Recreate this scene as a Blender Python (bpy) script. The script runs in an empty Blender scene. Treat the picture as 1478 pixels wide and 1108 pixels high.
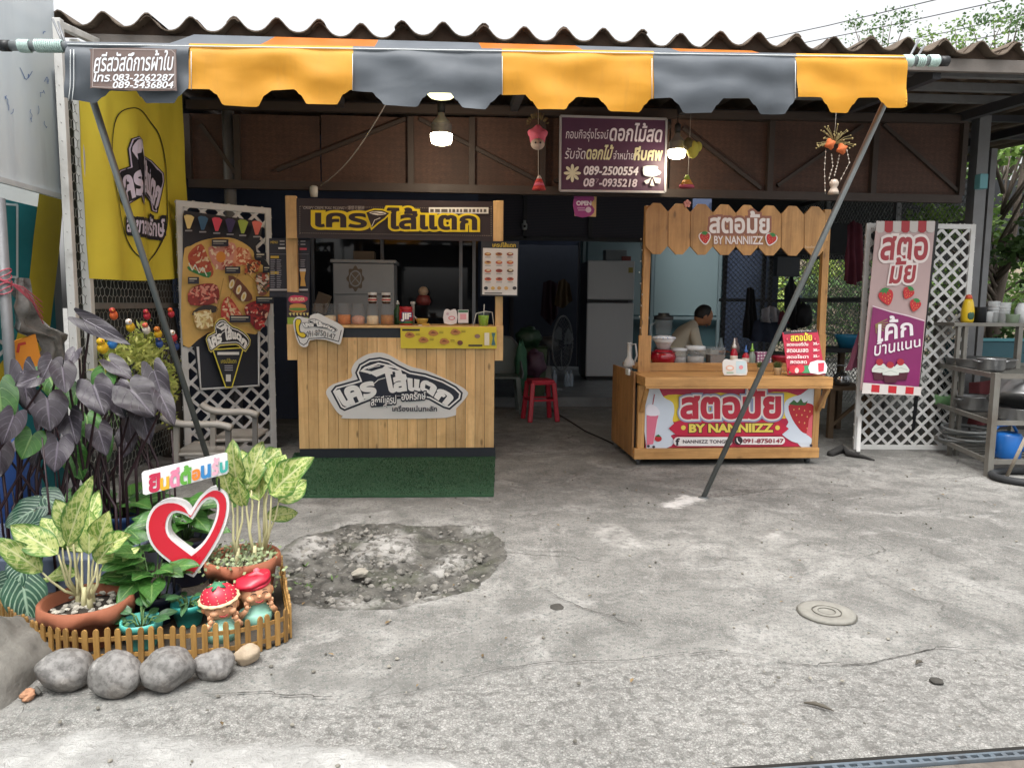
import bpy, math, random
import numpy as np
from mathutils import Vector, Matrix, noise
from mathutils.geometry import delaunay_2d_cdt

R_ = math.radians
random.seed(7)
scene = bpy.context.scene
COL = scene.collection

# ------------------------------------------------------------------ camera
F_PX, CX, CY, EYE = 1067.0, 739.0, 554.0, 1.25        # focal length and centre in photo pixels, eye height in metres
cam = bpy.data.cameras.new('camera')
cam_ob = bpy.data.objects.new('camera', cam)
COL.objects.link(cam_ob)
CAM_R = Matrix.Rotation(R_(-4.9), 3, 'Z') @ Matrix.Rotation(R_(90 - 6.1), 3, 'X') @ Matrix.Rotation(R_(.54), 3, 'Z')
CAM_C = Vector((0, 0, EYE))
cam_ob.matrix_world = Matrix.Translation(CAM_C) @ CAM_R.to_4x4()
cam.sensor_width = 36
cam.lens = F_PX / 1478 * 36
cam.clip_start, cam.clip_end = .05, 800
scene.camera = cam_ob

# ------------------------------------------------------------------ sky, sun, exposure (bright overcast day)
SUN_EL, SUN_AZ = 70, 200         # the veiled sun stands behind the camera, a little to the left
world = bpy.data.worlds.new('World')
scene.world = world
world.use_nodes = True
nt = world.node_tree
bg = nt.nodes['Background']
sky = nt.nodes.new('ShaderNodeTexSky')
sky.sky_type = 'NISHITA'
sky.sun_disc = False
sky.sun_elevation = R_(SUN_EL)
sky.sun_rotation = R_(SUN_AZ)
sky.dust_density = 6
sky.air_density = 1.4
hs = nt.nodes.new('ShaderNodeHueSaturation')          # cloud cover: the blue is greyed
hs.inputs['Saturation'].default_value = .1
nt.links.new(sky.outputs[0], hs.inputs['Color'])
nt.links.new(hs.outputs[0], bg.inputs[0])
bg.inputs[1].default_value = .14
sun = bpy.data.lights.new('sun', 'SUN')
sun.energy = 1.15
sun.angle = R_(34)
sun.color = (1, .96, .9)
sun_ob = bpy.data.objects.new('sun', sun)
COL.objects.link(sun_ob)
_d = Vector((math.sin(R_(SUN_AZ)) * math.cos(R_(SUN_EL)), math.cos(R_(SUN_AZ)) * math.cos(R_(SUN_EL)), math.sin(R_(SUN_EL))))
sun_ob.rotation_euler = (-_d).to_track_quat('-Z', 'Y').to_euler()
sun_ob.location = (0, -3, 8)
scene.view_settings.view_transform = 'Standard'
scene.view_settings.look = 'None'
scene.view_settings.gamma = 1
scene.view_settings.exposure = 1.2
scene.cycles.max_bounces = 4
scene.cycles.transparent_max_bounces = 12
scene.cycles.use_denoising = True

# ------------------------------------------------------------------ measuring: photo pixels to points of the place
def ray(px, py): return CAM_R @ Vector(((px - CX) / F_PX, -(py - CY) / F_PX, -1))
def G(px, py, z=0.):                      # point of the level z
    d = ray(px, py); return CAM_C + d * ((z - EYE) / d.z)
def P(px, py, Y):                         # point of the plane y = Y
    d = ray(px, py); return CAM_C + d * (Y / d.y)
def PX(px, py, X):                        # point of the plane x = X
    d = ray(px, py); return CAM_C + d * (X / d.x)
CAM_RT = CAM_R.transposed()
def proj(p):
    q = CAM_RT @ (Vector(p) - CAM_C); return CX + F_PX * q.x / -q.z, CY - F_PX * q.y / -q.z

# ------------------------------------------------------------------ materials
MATS = {}
def lin(h):
    if not isinstance(h, str): return tuple(h)[:3]
    h = h.lstrip('#'); c = [int(h[i:i + 2], 16) / 255 for i in (0, 2, 4)]
    return tuple(x / 12.92 if x <= .04045 else ((x + .055) / 1.055) ** 2.4 for x in c)
class NT:
    """a small wrapper round a node tree"""
    def __init__(s, name):
        s.m = bpy.data.materials.new(name); s.m.use_nodes = True; s.t = s.m.node_tree
        s.b = s.t.nodes['Principled BSDF']
    def n(s, typ, **k):
        n = s.t.nodes.new('ShaderNode' + typ)
        for a, v in k.items(): setattr(n, a, v)
        return n
    def l(s, a, b): s.t.links.new(a, b)
    def put(s, sock, v):
        if hasattr(v, 'links') or isinstance(v, bpy.types.NodeSocket): s.l(v, sock)
        elif isinstance(v, (tuple, list)) and len(v) == 3 and sock.type == 'RGBA': sock.default_value = (*v, 1)
        else: sock.default_value = v
    def mix(s, f, a, b, mode='MIX'):
        n = s.n('MixRGB', blend_type=mode); s.put(n.inputs[0], f); s.put(n.inputs[1], a); s.put(n.inputs[2], b); return n.outputs[0]
    def math(s, op, a, b=0., c=None, clamp=False):
        n = s.n('Math', operation=op, use_clamp=clamp); s.put(n.inputs[0], a); s.put(n.inputs[1], b)
        if c is not None: s.put(n.inputs[2], c)
        return n.outputs[0]
    def ramp(s, f, stops):
        n = s.n('ValToRGB'); e = n.color_ramp.elements
        while len(e) < len(stops): e.new(.5)
        for i, (p, c) in enumerate(stops):
            e[i].position = p; e[i].color = (c, c, c, 1) if isinstance(c, (int, float)) else (*c, 1)
        s.put(n.inputs[0], f); return n.outputs[0]
    def co(s, scale=(1, 1, 1), loc=(0, 0, 0), rot=(0, 0, 0)):
        c = s.n('TexCoord'); m = s.n('Mapping'); s.l(c.outputs['Object'], m.inputs[0])
        m.inputs['Scale'].default_value = scale; m.inputs['Location'].default_value = loc; m.inputs['Rotation'].default_value = rot
        return m.outputs[0]
    def noise(s, vec, scale, detail=5, rough=.55, dist=0.):
        n = s.n('TexNoise'); s.l(vec, n.inputs['Vector']); n.inputs['Scale'].default_value = scale
        n.inputs['Detail'].default_value = detail; n.inputs['Roughness'].default_value = rough; n.inputs['Distortion'].default_value = dist
        return n.outputs[0]
    def voro(s, vec, scale, feature='F1', rnd=1.):
        n = s.n('TexVoronoi', feature=feature); s.l(vec, n.inputs['Vector']); n.inputs['Scale'].default_value = scale
        n.inputs['Randomness'].default_value = rnd; return n
    def attr(s, name): return s.n('Attribute', attribute_name=name).outputs['Fac']
    def bump(s, h, strength=.3, dist=.01):
        n = s.n('Bump'); s.put(n.inputs['Height'], h); n.inputs['Strength'].default_value = strength; n.inputs['Distance'].default_value = dist
        s.l(n.outputs[0], s.b.inputs['Normal'])
    def fin(s, col, rough=.6, metal=0.):
        s.put(s.b.inputs['Base Color'], col); s.put(s.b.inputs['Roughness'], rough); s.put(s.b.inputs['Metallic'], metal); return s.m

def mat(name, col=None, rough=.6, metal=0., var=.12, scale=7., rnd=.12, bump=0., bscale=90., stain=None, stain_amt=.35, spec=None, coat=0., stretch=(1, 1, 1)):
    """plain material with uneven tone, wear stains and fine relief"""
    if name in MATS: return MATS[name]
    c = lin(col); n = NT(name); v = n.co(stretch)
    a = n.noise(v, scale, 6, .6); r = n.attr('rnd')
    f = n.math('ADD', n.math('MULTIPLY', n.math('SUBTRACT', a, .5), var * 2.4), n.math('MULTIPLY', n.math('SUBTRACT', r, .5), rnd))
    f = n.math('ADD', f, 1.)
    vm = n.n('VectorMath', operation='SCALE'); vm.inputs[0].default_value = c; n.l(f, vm.inputs['Scale'])
    out = vm.outputs[0]
    if stain:
        g = n.ramp(n.noise(v, scale * .45, 8, .65, .6), [(.5, 0), (.72, 1)])
        out = n.mix(n.math('MULTIPLY', g, stain_amt), out, lin(stain))
    if bump: n.bump(n.noise(v, bscale, 4, .6), bump, .004)
    rr = n.math('ADD', n.math('MULTIPLY', n.math('SUBTRACT', n.noise(v, scale * 2.3, 3), .5), .22), rough, clamp=True)
    m = n.fin(out, rr, metal)
    if spec is not None: n.b.inputs['Specular IOR Level'].default_value = spec
    if coat: n.b.inputs['Coat Weight'].default_value = coat
    MATS[name] = m; return m
def ink(h): return mat('ink_' + h.lstrip('#'), h, .5, var=.05, scale=14, rnd=.0)
def emit(name, col, s):
    if name in MATS: return MATS[name]
    n = NT(name); n.b.inputs['Emission Color'].default_value = (*lin(col), 1); n.b.inputs['Emission Strength'].default_value = s
    MATS[name] = n.fin(lin(col), .4); return MATS[name]
def glass(name, col=(.9, .95, .95), rough=.05, alpha=.22):
    """thin clear sheet or jar: mostly lets the background through, with a glossy coat"""
    if name in MATS: return MATS[name]
    n = NT(name); n.b.inputs['Alpha'].default_value = alpha
    g = n.noise(n.co(), 9, 4)
    n.fin(lin(col), n.math('ADD', n.math('MULTIPLY', g, .12), rough)); MATS[name] = n.m; return n.m
def wood(name, c1, c2, axis=2, grain=1., rough=.55, knots=True, rnd=.35, coat=0.):
    """boards: grain runs along the axis, tone changes from board to board, with knots"""
    if name in MATS: return MATS[name]
    n = NT(name); st = [22., 22., 22.]; st[axis] = 1.3
    c = n.n('TexCoord').outputs['Object']
    off = n.n('VectorMath', operation='ADD'); n.l(c, off.inputs[0])
    cm = n.n('CombineXYZ'); r = n.attr('rnd')
    for i in range(3): n.put(cm.inputs[i], n.math('MULTIPLY', r, 7.3 + 3 * i))
    n.l(cm.outputs[0], off.inputs[1])
    mp = n.n('Mapping'); n.l(off.outputs[0], mp.inputs[0]); mp.inputs['Scale'].default_value = st
    g = n.noise(mp.outputs[0], 1.2 * grain, 6, .6, .8)
    g2 = n.noise(mp.outputs[0], 6 * grain, 3, .6)
    f = n.math('ADD', n.math('MULTIPLY', g, .75), n.math('MULTIPLY', g2, .25))
    col = n.mix(n.ramp(f, [(.36, 0), (.64, 1)]), lin(c1), lin(c2))
    if knots:
        s2 = [9., 9., 9.]; s2[axis] = 3.4
        m2 = n.n('Mapping'); n.l(off.outputs[0], m2.inputs[0]); m2.inputs['Scale'].default_value = s2
        k = n.ramp(n.voro(m2.outputs[0], 1.).outputs['Distance'], [(.05, 1), (.13, 0)])
        col = n.mix(n.math('MULTIPLY', k, .75), col, tuple(x * .28 for x in lin(c2)))
    gr = n.ramp(n.noise(n.co((1, 1, 1)), 3.2, 6, .68, .5), [(.46, 0), (.7, .42)]); col = n.mix(gr, col, tuple(x * .5 for x in lin(c2)))
    s = n.math('ADD', n.math('MULTIPLY', n.math('SUBTRACT', r, .5), rnd), 1.)
    vm = n.n('VectorMath', operation='SCALE'); n.l(col, vm.inputs[0]); n.l(s, vm.inputs['Scale'])
    n.bump(f, .25, .003)
    m = n.fin(vm.outputs[0], rough)
    if coat: n.b.inputs['Coat Weight'].default_value = coat
    MATS[name] = m; return m

def leaf_mat(name, c1, c2, tl=.3):
    n = NT(name); r = n.attr('rnd'); col = n.mix(r, lin(c1), lin(c2)); n.fin(col, .5); tr = n.n('BsdfTranslucent'); n.l(col, tr.inputs[0]); mx = n.n('MixShader'); mx.inputs[0].default_value = tl
    n.l(n.b.outputs[0], mx.inputs[1]); n.l(tr.outputs[0], mx.inputs[2]); n.l(mx.outputs[0], n.t.nodes['Material Output'].inputs[0]); MATS[name] = n.m; return n.m

# ------------------------------------------------------------------ 2-D outlines: union of loops, offsets, lettering
def fill2(loops, extra=()):
    """triangles of the non-zero union of directed loops (extra: inner points that make the triangles finer)"""
    V, E, D = [], [], []
    for lp in loops:
        b = len(V); k = len(lp)
        V += [Vector((float(p[0]), float(p[1]))) for p in lp]
        E += [(b + i, b + (i + 1) % k) for i in range(k)]
    if len(V) < 3: return [], []
    A = np.array([[v.x, v.y] for v in V]); ei = np.array(E)
    a, b = A[ei[:, 0]], A[ei[:, 1]]
    V += [Vector(p) for p in extra]
    vo, _, fo, *_ = delaunay_2d_cdt(V, E, [], 0, 1e-6)
    vs = np.array([[v.x, v.y] for v in vo])
    tri = [t for t in fo if len(t) == 3]
    if not tri: return [], []
    T = np.array(tri); c = vs[T].mean(axis=1)
    out = []
    for i in range(0, len(c), 400):
        q = c[i:i + 400][:, None, :]
        up = (a[None, :, 1] <= q[..., 1]) & (b[None, :, 1] > q[..., 1])
        dn = (a[None, :, 1] > q[..., 1]) & (b[None, :, 1] <= q[..., 1])
        s = (b[None, :, 0] - a[None, :, 0]) * (q[..., 1] - a[None, :, 1]) - (q[..., 0] - a[None, :, 0]) * (b[None, :, 1] - a[None, :, 1])
        out.append(((up & (s > 0)).sum(1) - (dn & (s < 0)).sum(1)) != 0)
    keep = np.concatenate(out)
    return [tuple(v) for v in vs], [tuple(int(x) for x in t) for t in T[keep]]
def area2(lp):
    a = np.asarray(lp, float); x, y = a[:, 0], a[:, 1]
    return .5 * float(np.sum(x * np.roll(y, -1) - np.roll(x, -1) * y))
def offset2(loops, d):
    if not d: return loops
    big = max(loops, key=lambda l: abs(area2(l))); sg = -1. if area2(big) > 0 else 1.
    res = []
    for lp in loops:
        a = np.asarray(lp, float)
        keep = np.linalg.norm(a - np.roll(a, 1, 0), axis=1) > 1e-7
        a = a[keep]
        if len(a) < 3: continue
        e = np.roll(a, -1, 0) - a; e /= np.linalg.norm(e, axis=1)[:, None] + 1e-12
        nn = np.stack([-e[:, 1], e[:, 0]], 1) * sg
        m = nn + np.roll(nn, 1, 0); L = np.linalg.norm(m, axis=1)[:, None] + 1e-9; m /= L
        k = np.clip((m * nn).sum(1), .5, 1)[:, None]
        res.append((a + m * d / k).tolist())
    return res
_gl = {}
def glyphs(s, shear=0.):
    """directed outline loops of a line of lettering at size 1, from Blender's own fonts"""
    if (s, shear) in _gl: return _gl[(s, shear)]
    c = bpy.data.curves.new('t', 'FONT'); c.body = s; c.size = 1; c.shear = shear; c.fill_mode = 'NONE'; c.resolution_u = 4
    o = bpy.data.objects.new('t', c); COL.objects.link(o)
    dg = bpy.context.evaluated_depsgraph_get(); dg.update()
    m = bpy.data.meshes.new_from_object(o.evaluated_get(dg))
    nx = {}
    for e in m.edges: nx.setdefault(e.vertices[0], []).append(e.vertices[1])
    co = [(v.co.x, v.co.y) for v in m.vertices]
    loops, seen = [], set()
    for st in range(len(co)):
        if st in seen or st not in nx: continue
        lp, k = [], st
        while k not in seen:
            seen.add(k); lp.append(co[k])
            if k not in nx: break
            k = nx[k][0]
        if len(lp) > 2: loops.append(lp)
    bpy.data.objects.remove(o); bpy.data.curves.remove(c); bpy.data.meshes.remove(m)
    _gl[(s, shear)] = loops
    return loops

# ------------------------------------------------------------------ meshes
ORG = {}
RND = random.Random(3)
class MB:
    """collects shapes in world coordinates and links them as ONE mesh object"""
    def __init__(s, m=None):
        s.v, s.f, s.fm, s.fs, s.uv, s.rn, s.mats = [], [], [], [], [], [], []
        s.cur = m
    def mi(s, m):
        m = m or s.cur
        if m not in s.mats: s.mats.append(m)
        return s.mats.index(m)
    def add(s, vs, fs, m=None, smooth=False, uv=None, rnd=None):
        b = len(s.v); r = RND.random() if rnd is None else rnd
        s.v += [tuple(v) for v in vs]; s.uv += list(uv) if uv else [(0., 0.)] * len(vs); s.rn += [r] * len(vs)
        k = s.mi(m)
        for f in fs: s.f.append(tuple(b + i for i in f)); s.fm.append(k); s.fs.append(smooth)
        return s
    def box(s, lo, hi, m=None, rot=None, piv=None, **k):
        x0, y0, z0 = lo; x1, y1, z1 = hi
        vs = [Vector(p) for p in ((x0, y0, z0), (x1, y0, z0), (x1, y1, z0), (x0, y1, z0), (x0, y0, z1), (x1, y0, z1), (x1, y1, z1), (x0, y1, z1))]
        if rot is not None:
            c = Vector(piv) if piv is not None else sum(vs, Vector()) / 8
            vs = [c + rot @ (v - c) for v in vs]
        return s.add(vs, [(0, 3, 2, 1), (4, 5, 6, 7), (0, 1, 5, 4), (1, 2, 6, 5), (2, 3, 7, 6), (3, 0, 4, 7)], m, **k)
    def bar(s, a, b, w, h, m=None, up=(0, 0, 1), **k):
        """square bar from a to b"""
        a, b = Vector(a), Vector(b); d = (b - a).normalized(); u = Vector(up)
        if abs(d.dot(u)) > .95: u = Vector((0, 1, 0))
        x = d.cross(u).normalized() * w / 2; y = x.cross(d).normalized() * h / 2
        vs = [p + i * x + j * y for p in (a, b) for i, j in ((-1, -1), (1, -1), (1, 1), (-1, 1))]
        return s.add(vs, [(0, 1, 2, 3), (7, 6, 5, 4), (0, 4, 5, 1), (1, 5, 6, 2), (2, 6, 7, 3), (3, 7, 4, 0)], m, **k)
    def tube(s, pts, r, n=8, m=None, cap=True, closed=False, **k):
        pts = [Vector(p) for p in pts]; N = len(pts)
        rs = r if isinstance(r, (list, tuple)) else [r] * N
        vs, fs, pv = [], [], None
        for i, p in enumerate(pts):
            if closed: t = pts[(i + 1) % N] - pts[i - 1]
            else: t = pts[min(i + 1, N - 1)] - pts[max(i - 1, 0)]
            t = t.normalized() if t.length > 1e-9 else Vector((0, 0, 1))
            if pv is None:
                pv = t.orthogonal().normalized()
            pv = (pv - t * pv.dot(t)); pv = pv.normalized() if pv.length > 1e-6 else t.orthogonal().normalized()
            q = t.cross(pv)
            vs += [p + (pv * math.cos(2 * math.pi * j / n) + q * math.sin(2 * math.pi * j / n)) * rs[i] for j in range(n)]
        for i in range(N if closed else N - 1):
            a, b = i * n, ((i + 1) % N) * n
            fs += [(a + j, a + (j + 1) % n, b + (j + 1) % n, b + j) for j in range(n)]
        if cap and not closed: fs += [tuple(range(n))[::-1], tuple(range((N - 1) * n, N * n))]
        return s.add(vs, fs, m, k.pop('smooth', True), **k)
    def ribbon(s, pts, w, h, m=None, n=24):
        """flat bar swept smoothly through the points"""
        q = [Vector(lerp_poly3(pts, i / n)) for i in range(n + 1)]; vs = []
        for i, p in enumerate(q):
            t = (q[min(i + 1, n)] - q[max(i - 1, 0)]).normalized(); x = t.cross(Vector((0, 0, 1))).normalized() * w / 2; y = x.cross(t).normalized() * h / 2
            vs += [p + x * math.cos(a) * (1.15 if k % 2 else 1) + y * math.sin(a) for k, a in enumerate(np.linspace(0, 2 * math.pi, 9)[:-1])]
        return s.add(vs, [(i * 8 + j, i * 8 + (j + 1) % 8, (i + 1) * 8 + (j + 1) % 8, (i + 1) * 8 + j) for i in range(n) for j in range(8)] + [tuple(range(7, -1, -1)), tuple(range(n * 8, n * 8 + 8))], m, True)
    def lathe(s, prof, c=(0, 0, 0), n=20, m=None, rot=None, wob=None, **k):
        """profile of (radius, height) turned round the vertical through c"""
        c = Vector(c); vs, fs = [], []
        for i, (r, z) in enumerate(prof):
            for j in range(n):
                a = 2 * math.pi * j / n; rr = r * (wob(a, i) if wob else 1)
                p = Vector((rr * math.cos(a), rr * math.sin(a), z)); vs.append(c + (rot @ p if rot is not None else p))
        for i in range(len(prof) - 1):
            fs += [(i * n + j, i * n + (j + 1) % n, (i + 1) * n + (j + 1) % n, (i + 1) * n + j) for j in range(n)]
        if prof[0][0] > 1e-4: fs.append(tuple(range(n))[::-1])
        if prof[-1][0] > 1e-4: fs.append(tuple(range((len(prof) - 1) * n, len(prof) * n)))
        return s.add(vs, fs, m, k.pop('smooth', True), **k)
    def ball(s, c, r, m=None, nu=14, nv=9, rot=None, f=None, **k):
        """ellipsoid; f moves each unit direction"""
        c = Vector(c); r = (r,) * 3 if not isinstance(r, (tuple, list, Vector)) else r
        vs, fs = [], []
        for i in range(nv + 1):
            t = math.pi * i / nv
            for j in range(nu):
                a = 2 * math.pi * j / nu
                d = Vector((math.sin(t) * math.cos(a), math.sin(t) * math.sin(a), -math.cos(t))); g = f(d) if f else 1.
                p = Vector((d.x * r[0], d.y * r[1], d.z * r[2])) * g; vs.append(c + (rot @ p if rot is not None else p))
        for i in range(nv): fs += [(i * nu + j, i * nu + (j + 1) % nu, (i + 1) * nu + (j + 1) % nu, (i + 1) * nu + j) for j in range(nu)]
        return s.add(vs, fs, m, k.pop('smooth', True), **k)
    def slab(s, loops, pl, d0, d1, m=None, side=None):
        """solid plate with the outline loops (u, v of the plane), from depth d0 to d1 (towards the viewer)"""
        vs, ts = fill2(loops); n = len(vs)
        s.add([pl.w(u, v, d1) for u, v in vs], ts, m); s.add([pl.w(u, v, d0) for u, v in vs], [t[::-1] for t in ts], m)
        for lp in loops:
            k = len(lp); a = [pl.w(u, v, d0) for u, v in lp] + [pl.w(u, v, d1) for u, v in lp]
            s.add(a, [(i, (i + 1) % k, k + (i + 1) % k, k + i) for i in range(k)], side or m)
        return s
    def build(s, name, parent=None, label=None, cat=None, group=None, kind=None, bevel=0., origin=None, sub=0, seg=2):
        me = bpy.data.meshes.new(name)
        if parent is not None: o0 = ORG[parent.name]
        else:
            if origin is None:
                a = np.array(s.v); o0 = Vector(((a[:, 0].min() + a[:, 0].max()) / 2, (a[:, 1].min() + a[:, 1].max()) / 2, a[:, 2].min()))
            else: o0 = Vector(origin)
        me.from_pydata([(v[0] - o0[0], v[1] - o0[1], v[2] - o0[2]) for v in s.v], [], s.f)
        for m in s.mats: me.materials.append(m)
        me.polygons.foreach_set('material_index', s.fm); me.polygons.foreach_set('use_smooth', s.fs)
        at = me.attributes.new('rnd', 'FLOAT', 'POINT'); at.data.foreach_set('value', s.rn)
        if any(u != (0., 0.) for u in s.uv):
            ul = me.uv_layers.new(name='UVMap'); li = np.zeros(len(me.loops), int); me.loops.foreach_get('vertex_index', li)
            ul.data.foreach_set('uv', np.array(s.uv, float)[li].ravel())
        me.update()
        o = bpy.data.objects.new(name, me); COL.objects.link(o)
        if parent is not None: o.parent = parent
        else: o.location = o0
        ORG[o.name] = o0
        if bevel:
            b = o.modifiers.new('bevel', 'BEVEL'); b.width = bevel; b.segments = seg; b.limit_method = 'ANGLE'; b.angle_limit = R_(40); b.harden_normals = False
        if sub:
            b = o.modifiers.new('sub', 'SUBSURF'); b.levels = b.render_levels = sub
        tag(o, label, cat, group, kind); return o
def tag(o, label=None, cat=None, group=None, kind=None):
    for k, v in (('label', label), ('category', cat), ('group', group), ('kind', kind)):
        if v: o[k] = v
    return o
def thing(name, loc, label, cat, group=None, rz=0.):
    o = bpy.data.objects.new(name, None); COL.objects.link(o); o.empty_display_size = .1
    o.location = loc; o.rotation_euler.z = rz; ORG[o.name] = Vector(loc); return tag(o, label, cat, group)
def copy_thing(o, loc, label=None, rz=None, scale=None, parent=None):
    """a copy of a thing with copies of its parts and sub-parts, sharing their meshes"""
    c = o.copy(); COL.objects.link(c)
    if parent is not None: c.parent = parent
    else:
        c.location = loc
        if rz is not None: c.rotation_euler.z = rz
        if scale is not None: c.scale = (scale,) * 3 if not isinstance(scale, tuple) else scale
        if label: c['label'] = label
    for ch in [x for x in o.children]: copy_thing(ch, None, parent=c)
    return c

class Pl:
    """a flat panel: origin o, unit axes u (right) and v (up); d is the distance out of it towards the viewer"""
    def __init__(s, o, u, v, wave=None):
        s.o = Vector(o); s.u = Vector(u).normalized(); s.v = Vector(v); s.v = (s.v - s.u * s.v.dot(s.u)).normalized(); s.n = s.u.cross(s.v); s.wave = wave
    def w(s, u, v, d=0.):
        if s.wave: d += s.wave(u, v)
        return s.o + s.u * u + s.v * v + s.n * d
    def uv(s, px, py):
        d = ray(px, py); p = CAM_C + d * ((s.o - CAM_C).dot(s.n) / d.dot(s.n)) - s.o
        return p.dot(s.u), p.dot(s.v)
    def pt(s, px, py, d=0.): return s.w(*s.uv(px, py), d)
def facing(px, py, Y): return Pl(P(px, py, Y), (1, 0, 0), (0, 0, 1))
def lerp_poly(pts, t):
    if len(pts) == 2: return pts[0][0] + (pts[1][0] - pts[0][0]) * t, pts[0][1] + (pts[1][1] - pts[0][1]) * t
    x = t * (len(pts) - 1); i = min(int(max(x, 0)), len(pts) - 2); f = x - i
    return pts[i][0] + (pts[i + 1][0] - pts[i][0]) * f, pts[i][1] + (pts[i + 1][1] - pts[i][1]) * f
def lerp_poly3(pts, t):
    x = t * (len(pts) - 1); i = min(int(x), len(pts) - 2); f = x - i; g = lambda k: np.array(pts[min(max(k, 0), len(pts) - 1)], float)
    p0, p1, p2, p3 = g(i - 1), g(i), g(i + 1), g(i + 2)
    return .5 * (2 * p1 + (p2 - p0) * f + (2 * p0 - 5 * p1 + 4 * p2 - p3) * f * f + (3 * p1 - p0 - 3 * p2 + p3) * f ** 3)
def smooth_open(pts, n=24): return [tuple(lerp_poly3(pts, i / n)) for i in range(n + 1)]
def smooth_loop(pts, n=4):
    """closed Catmull-Rom through the points"""
    k = len(pts); out = []
    for i in range(k):
        p0, p1, p2, p3 = (np.array(pts[(i + j - 1) % k], float) for j in range(4))
        for t in np.linspace(0, 1, n, endpoint=False):
            out.append(tuple(.5 * (2 * p1 + (p2 - p0) * t + (2 * p0 - 5 * p1 + 4 * p2 - p3) * t * t + (3 * p1 - p0 - 3 * p2 + p3) * t ** 3)))
    return out
class Print(MB):
    """flat print on a panel, given in the pixels of the photograph; each call lies a hair above the last"""
    def __init__(s, pl, d=.002, step=.0009, fr=None):
        super().__init__(); s.pl, s.d, s.step = pl, d, step; s.fr = fr
    def px(s, x, y):
        if s.fr: x, y = s.fr(x, y)
        return s.pl.uv(x, y)
    def loops(s, loops, col, raw=False):
        ex = []
        if s.pl.wave:
            a = np.array([p for l in loops for p in l], float); q = 5. if not raw else .03
            ex = [(x + .013, y + .017) for x in np.arange(a[:, 0].min(), a[:, 0].max(), q) for y in np.arange(a[:, 1].min(), a[:, 1].max(), q * 1.3)]
        vs, ts = fill2(loops, ex); s.d += s.step
        if not ts: return s
        c = col if isinstance(col, bpy.types.Material) else ink(col)
        uv = vs if raw else [s.px(*v) for v in vs]
        W = [s.pl.w(u, v, s.d) for u, v in uv]; fs = []
        for t in ts:
            q = [uv[i] for i in t]; ar = (q[1][0] - q[0][0]) * (q[2][1] - q[0][1]) - (q[2][0] - q[0][0]) * (q[1][1] - q[0][1])
            fs.append(t if ar > 0 else t[::-1])
        s.add(W, fs, c); return s
    def poly(s, pts, col, sm=0): return s.loops([smooth_loop(pts, sm) if sm else pts], col)
    def rect(s, x0, y0, x1, y1, col): return s.poly([(x0, y0), (x1, y0), (x1, y1), (x0, y1)], col)
    def ell(s, x, y, rx, ry, col, n=24, a=0.):
        ca, sa = math.cos(a), math.sin(a)
        return s.poly([(x + rx * math.cos(t) * ca - ry * math.sin(t) * sa, y + rx * math.cos(t) * sa + ry * math.sin(t) * ca) for t in [2 * math.pi * i / n for i in range(n)]], col)
    def line(s, pts, w, col, closed=False):
        lp = []; q = list(pts) + ([pts[0]] if closed else [])
        for (x0, y0), (x1, y1) in zip(q, q[1:]):
            L = math.hypot(x1 - x0, y1 - y0) or 1e-6; ex, ey = (x1 - x0) / L * w / 2, (y1 - y0) / L * w / 2
            lp.append([(x0 - ey - ex * .4, y0 + ex - ey * .4), (x0 + ey - ex * .4, y0 - ex - ey * .4), (x1 + ey + ex * .4, y1 - ex + ey * .4), (x1 - ey + ex * .4, y1 + ex + ey * .4)])
        return s.loops(lp, col)
    def text(s, txt, top, bot, col, bold=0., ol=(), shear=0.):
        """lettering between two lines (top and bottom of its box, left to right); ol: outline (width, colour) pairs, widest first; widths relative to the letter size"""
        g = glyphs(txt, shear); a = np.array([p for l in g for p in l]); x0, y0 = a.min(0); x1, y1 = a.max(0)
        def mp(p):
            t = (p[0] - x0) / (x1 - x0); h = (p[1] - y0) / (y1 - y0)
            A, B = lerp_poly(top, t), lerp_poly(bot, t); return B[0] + (A[0] - B[0]) * h, B[1] + (A[1] - B[1]) * h
        for w, c in list(ol) + [(0., col)]:
            L = offset2(g, w + bold) if (w + bold) else g
            vs, ts = fill2(L); s.d += s.step
            if not ts: continue
            uv = [s.px(*mp(v)) for v in vs]; fs = []
            for t in ts:
                q = [uv[i] for i in t]; ar = (q[1][0] - q[0][0]) * (q[2][1] - q[0][1]) - (q[2][0] - q[0][0]) * (q[1][1] - q[0][1])
                fs.append(t if ar > 0 else t[::-1])
            s.add([s.pl.w(u, v, s.d) for u, v in uv], fs, c if isinstance(c, bpy.types.Material) else ink(c))
        return s
    def tbox(s, txt, x0, y0, x1, y1, col, sl=0., **k):
        """sl: rise of the right end, in pixels downwards"""
        return s.text(txt, [(x0, y0), (x1, y0 + sl)], [(x0, y1), (x1, y1 + sl)], col, **k)
def pxloop(pl, pts): return [pl.uv(*p) for p in pts]

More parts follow.
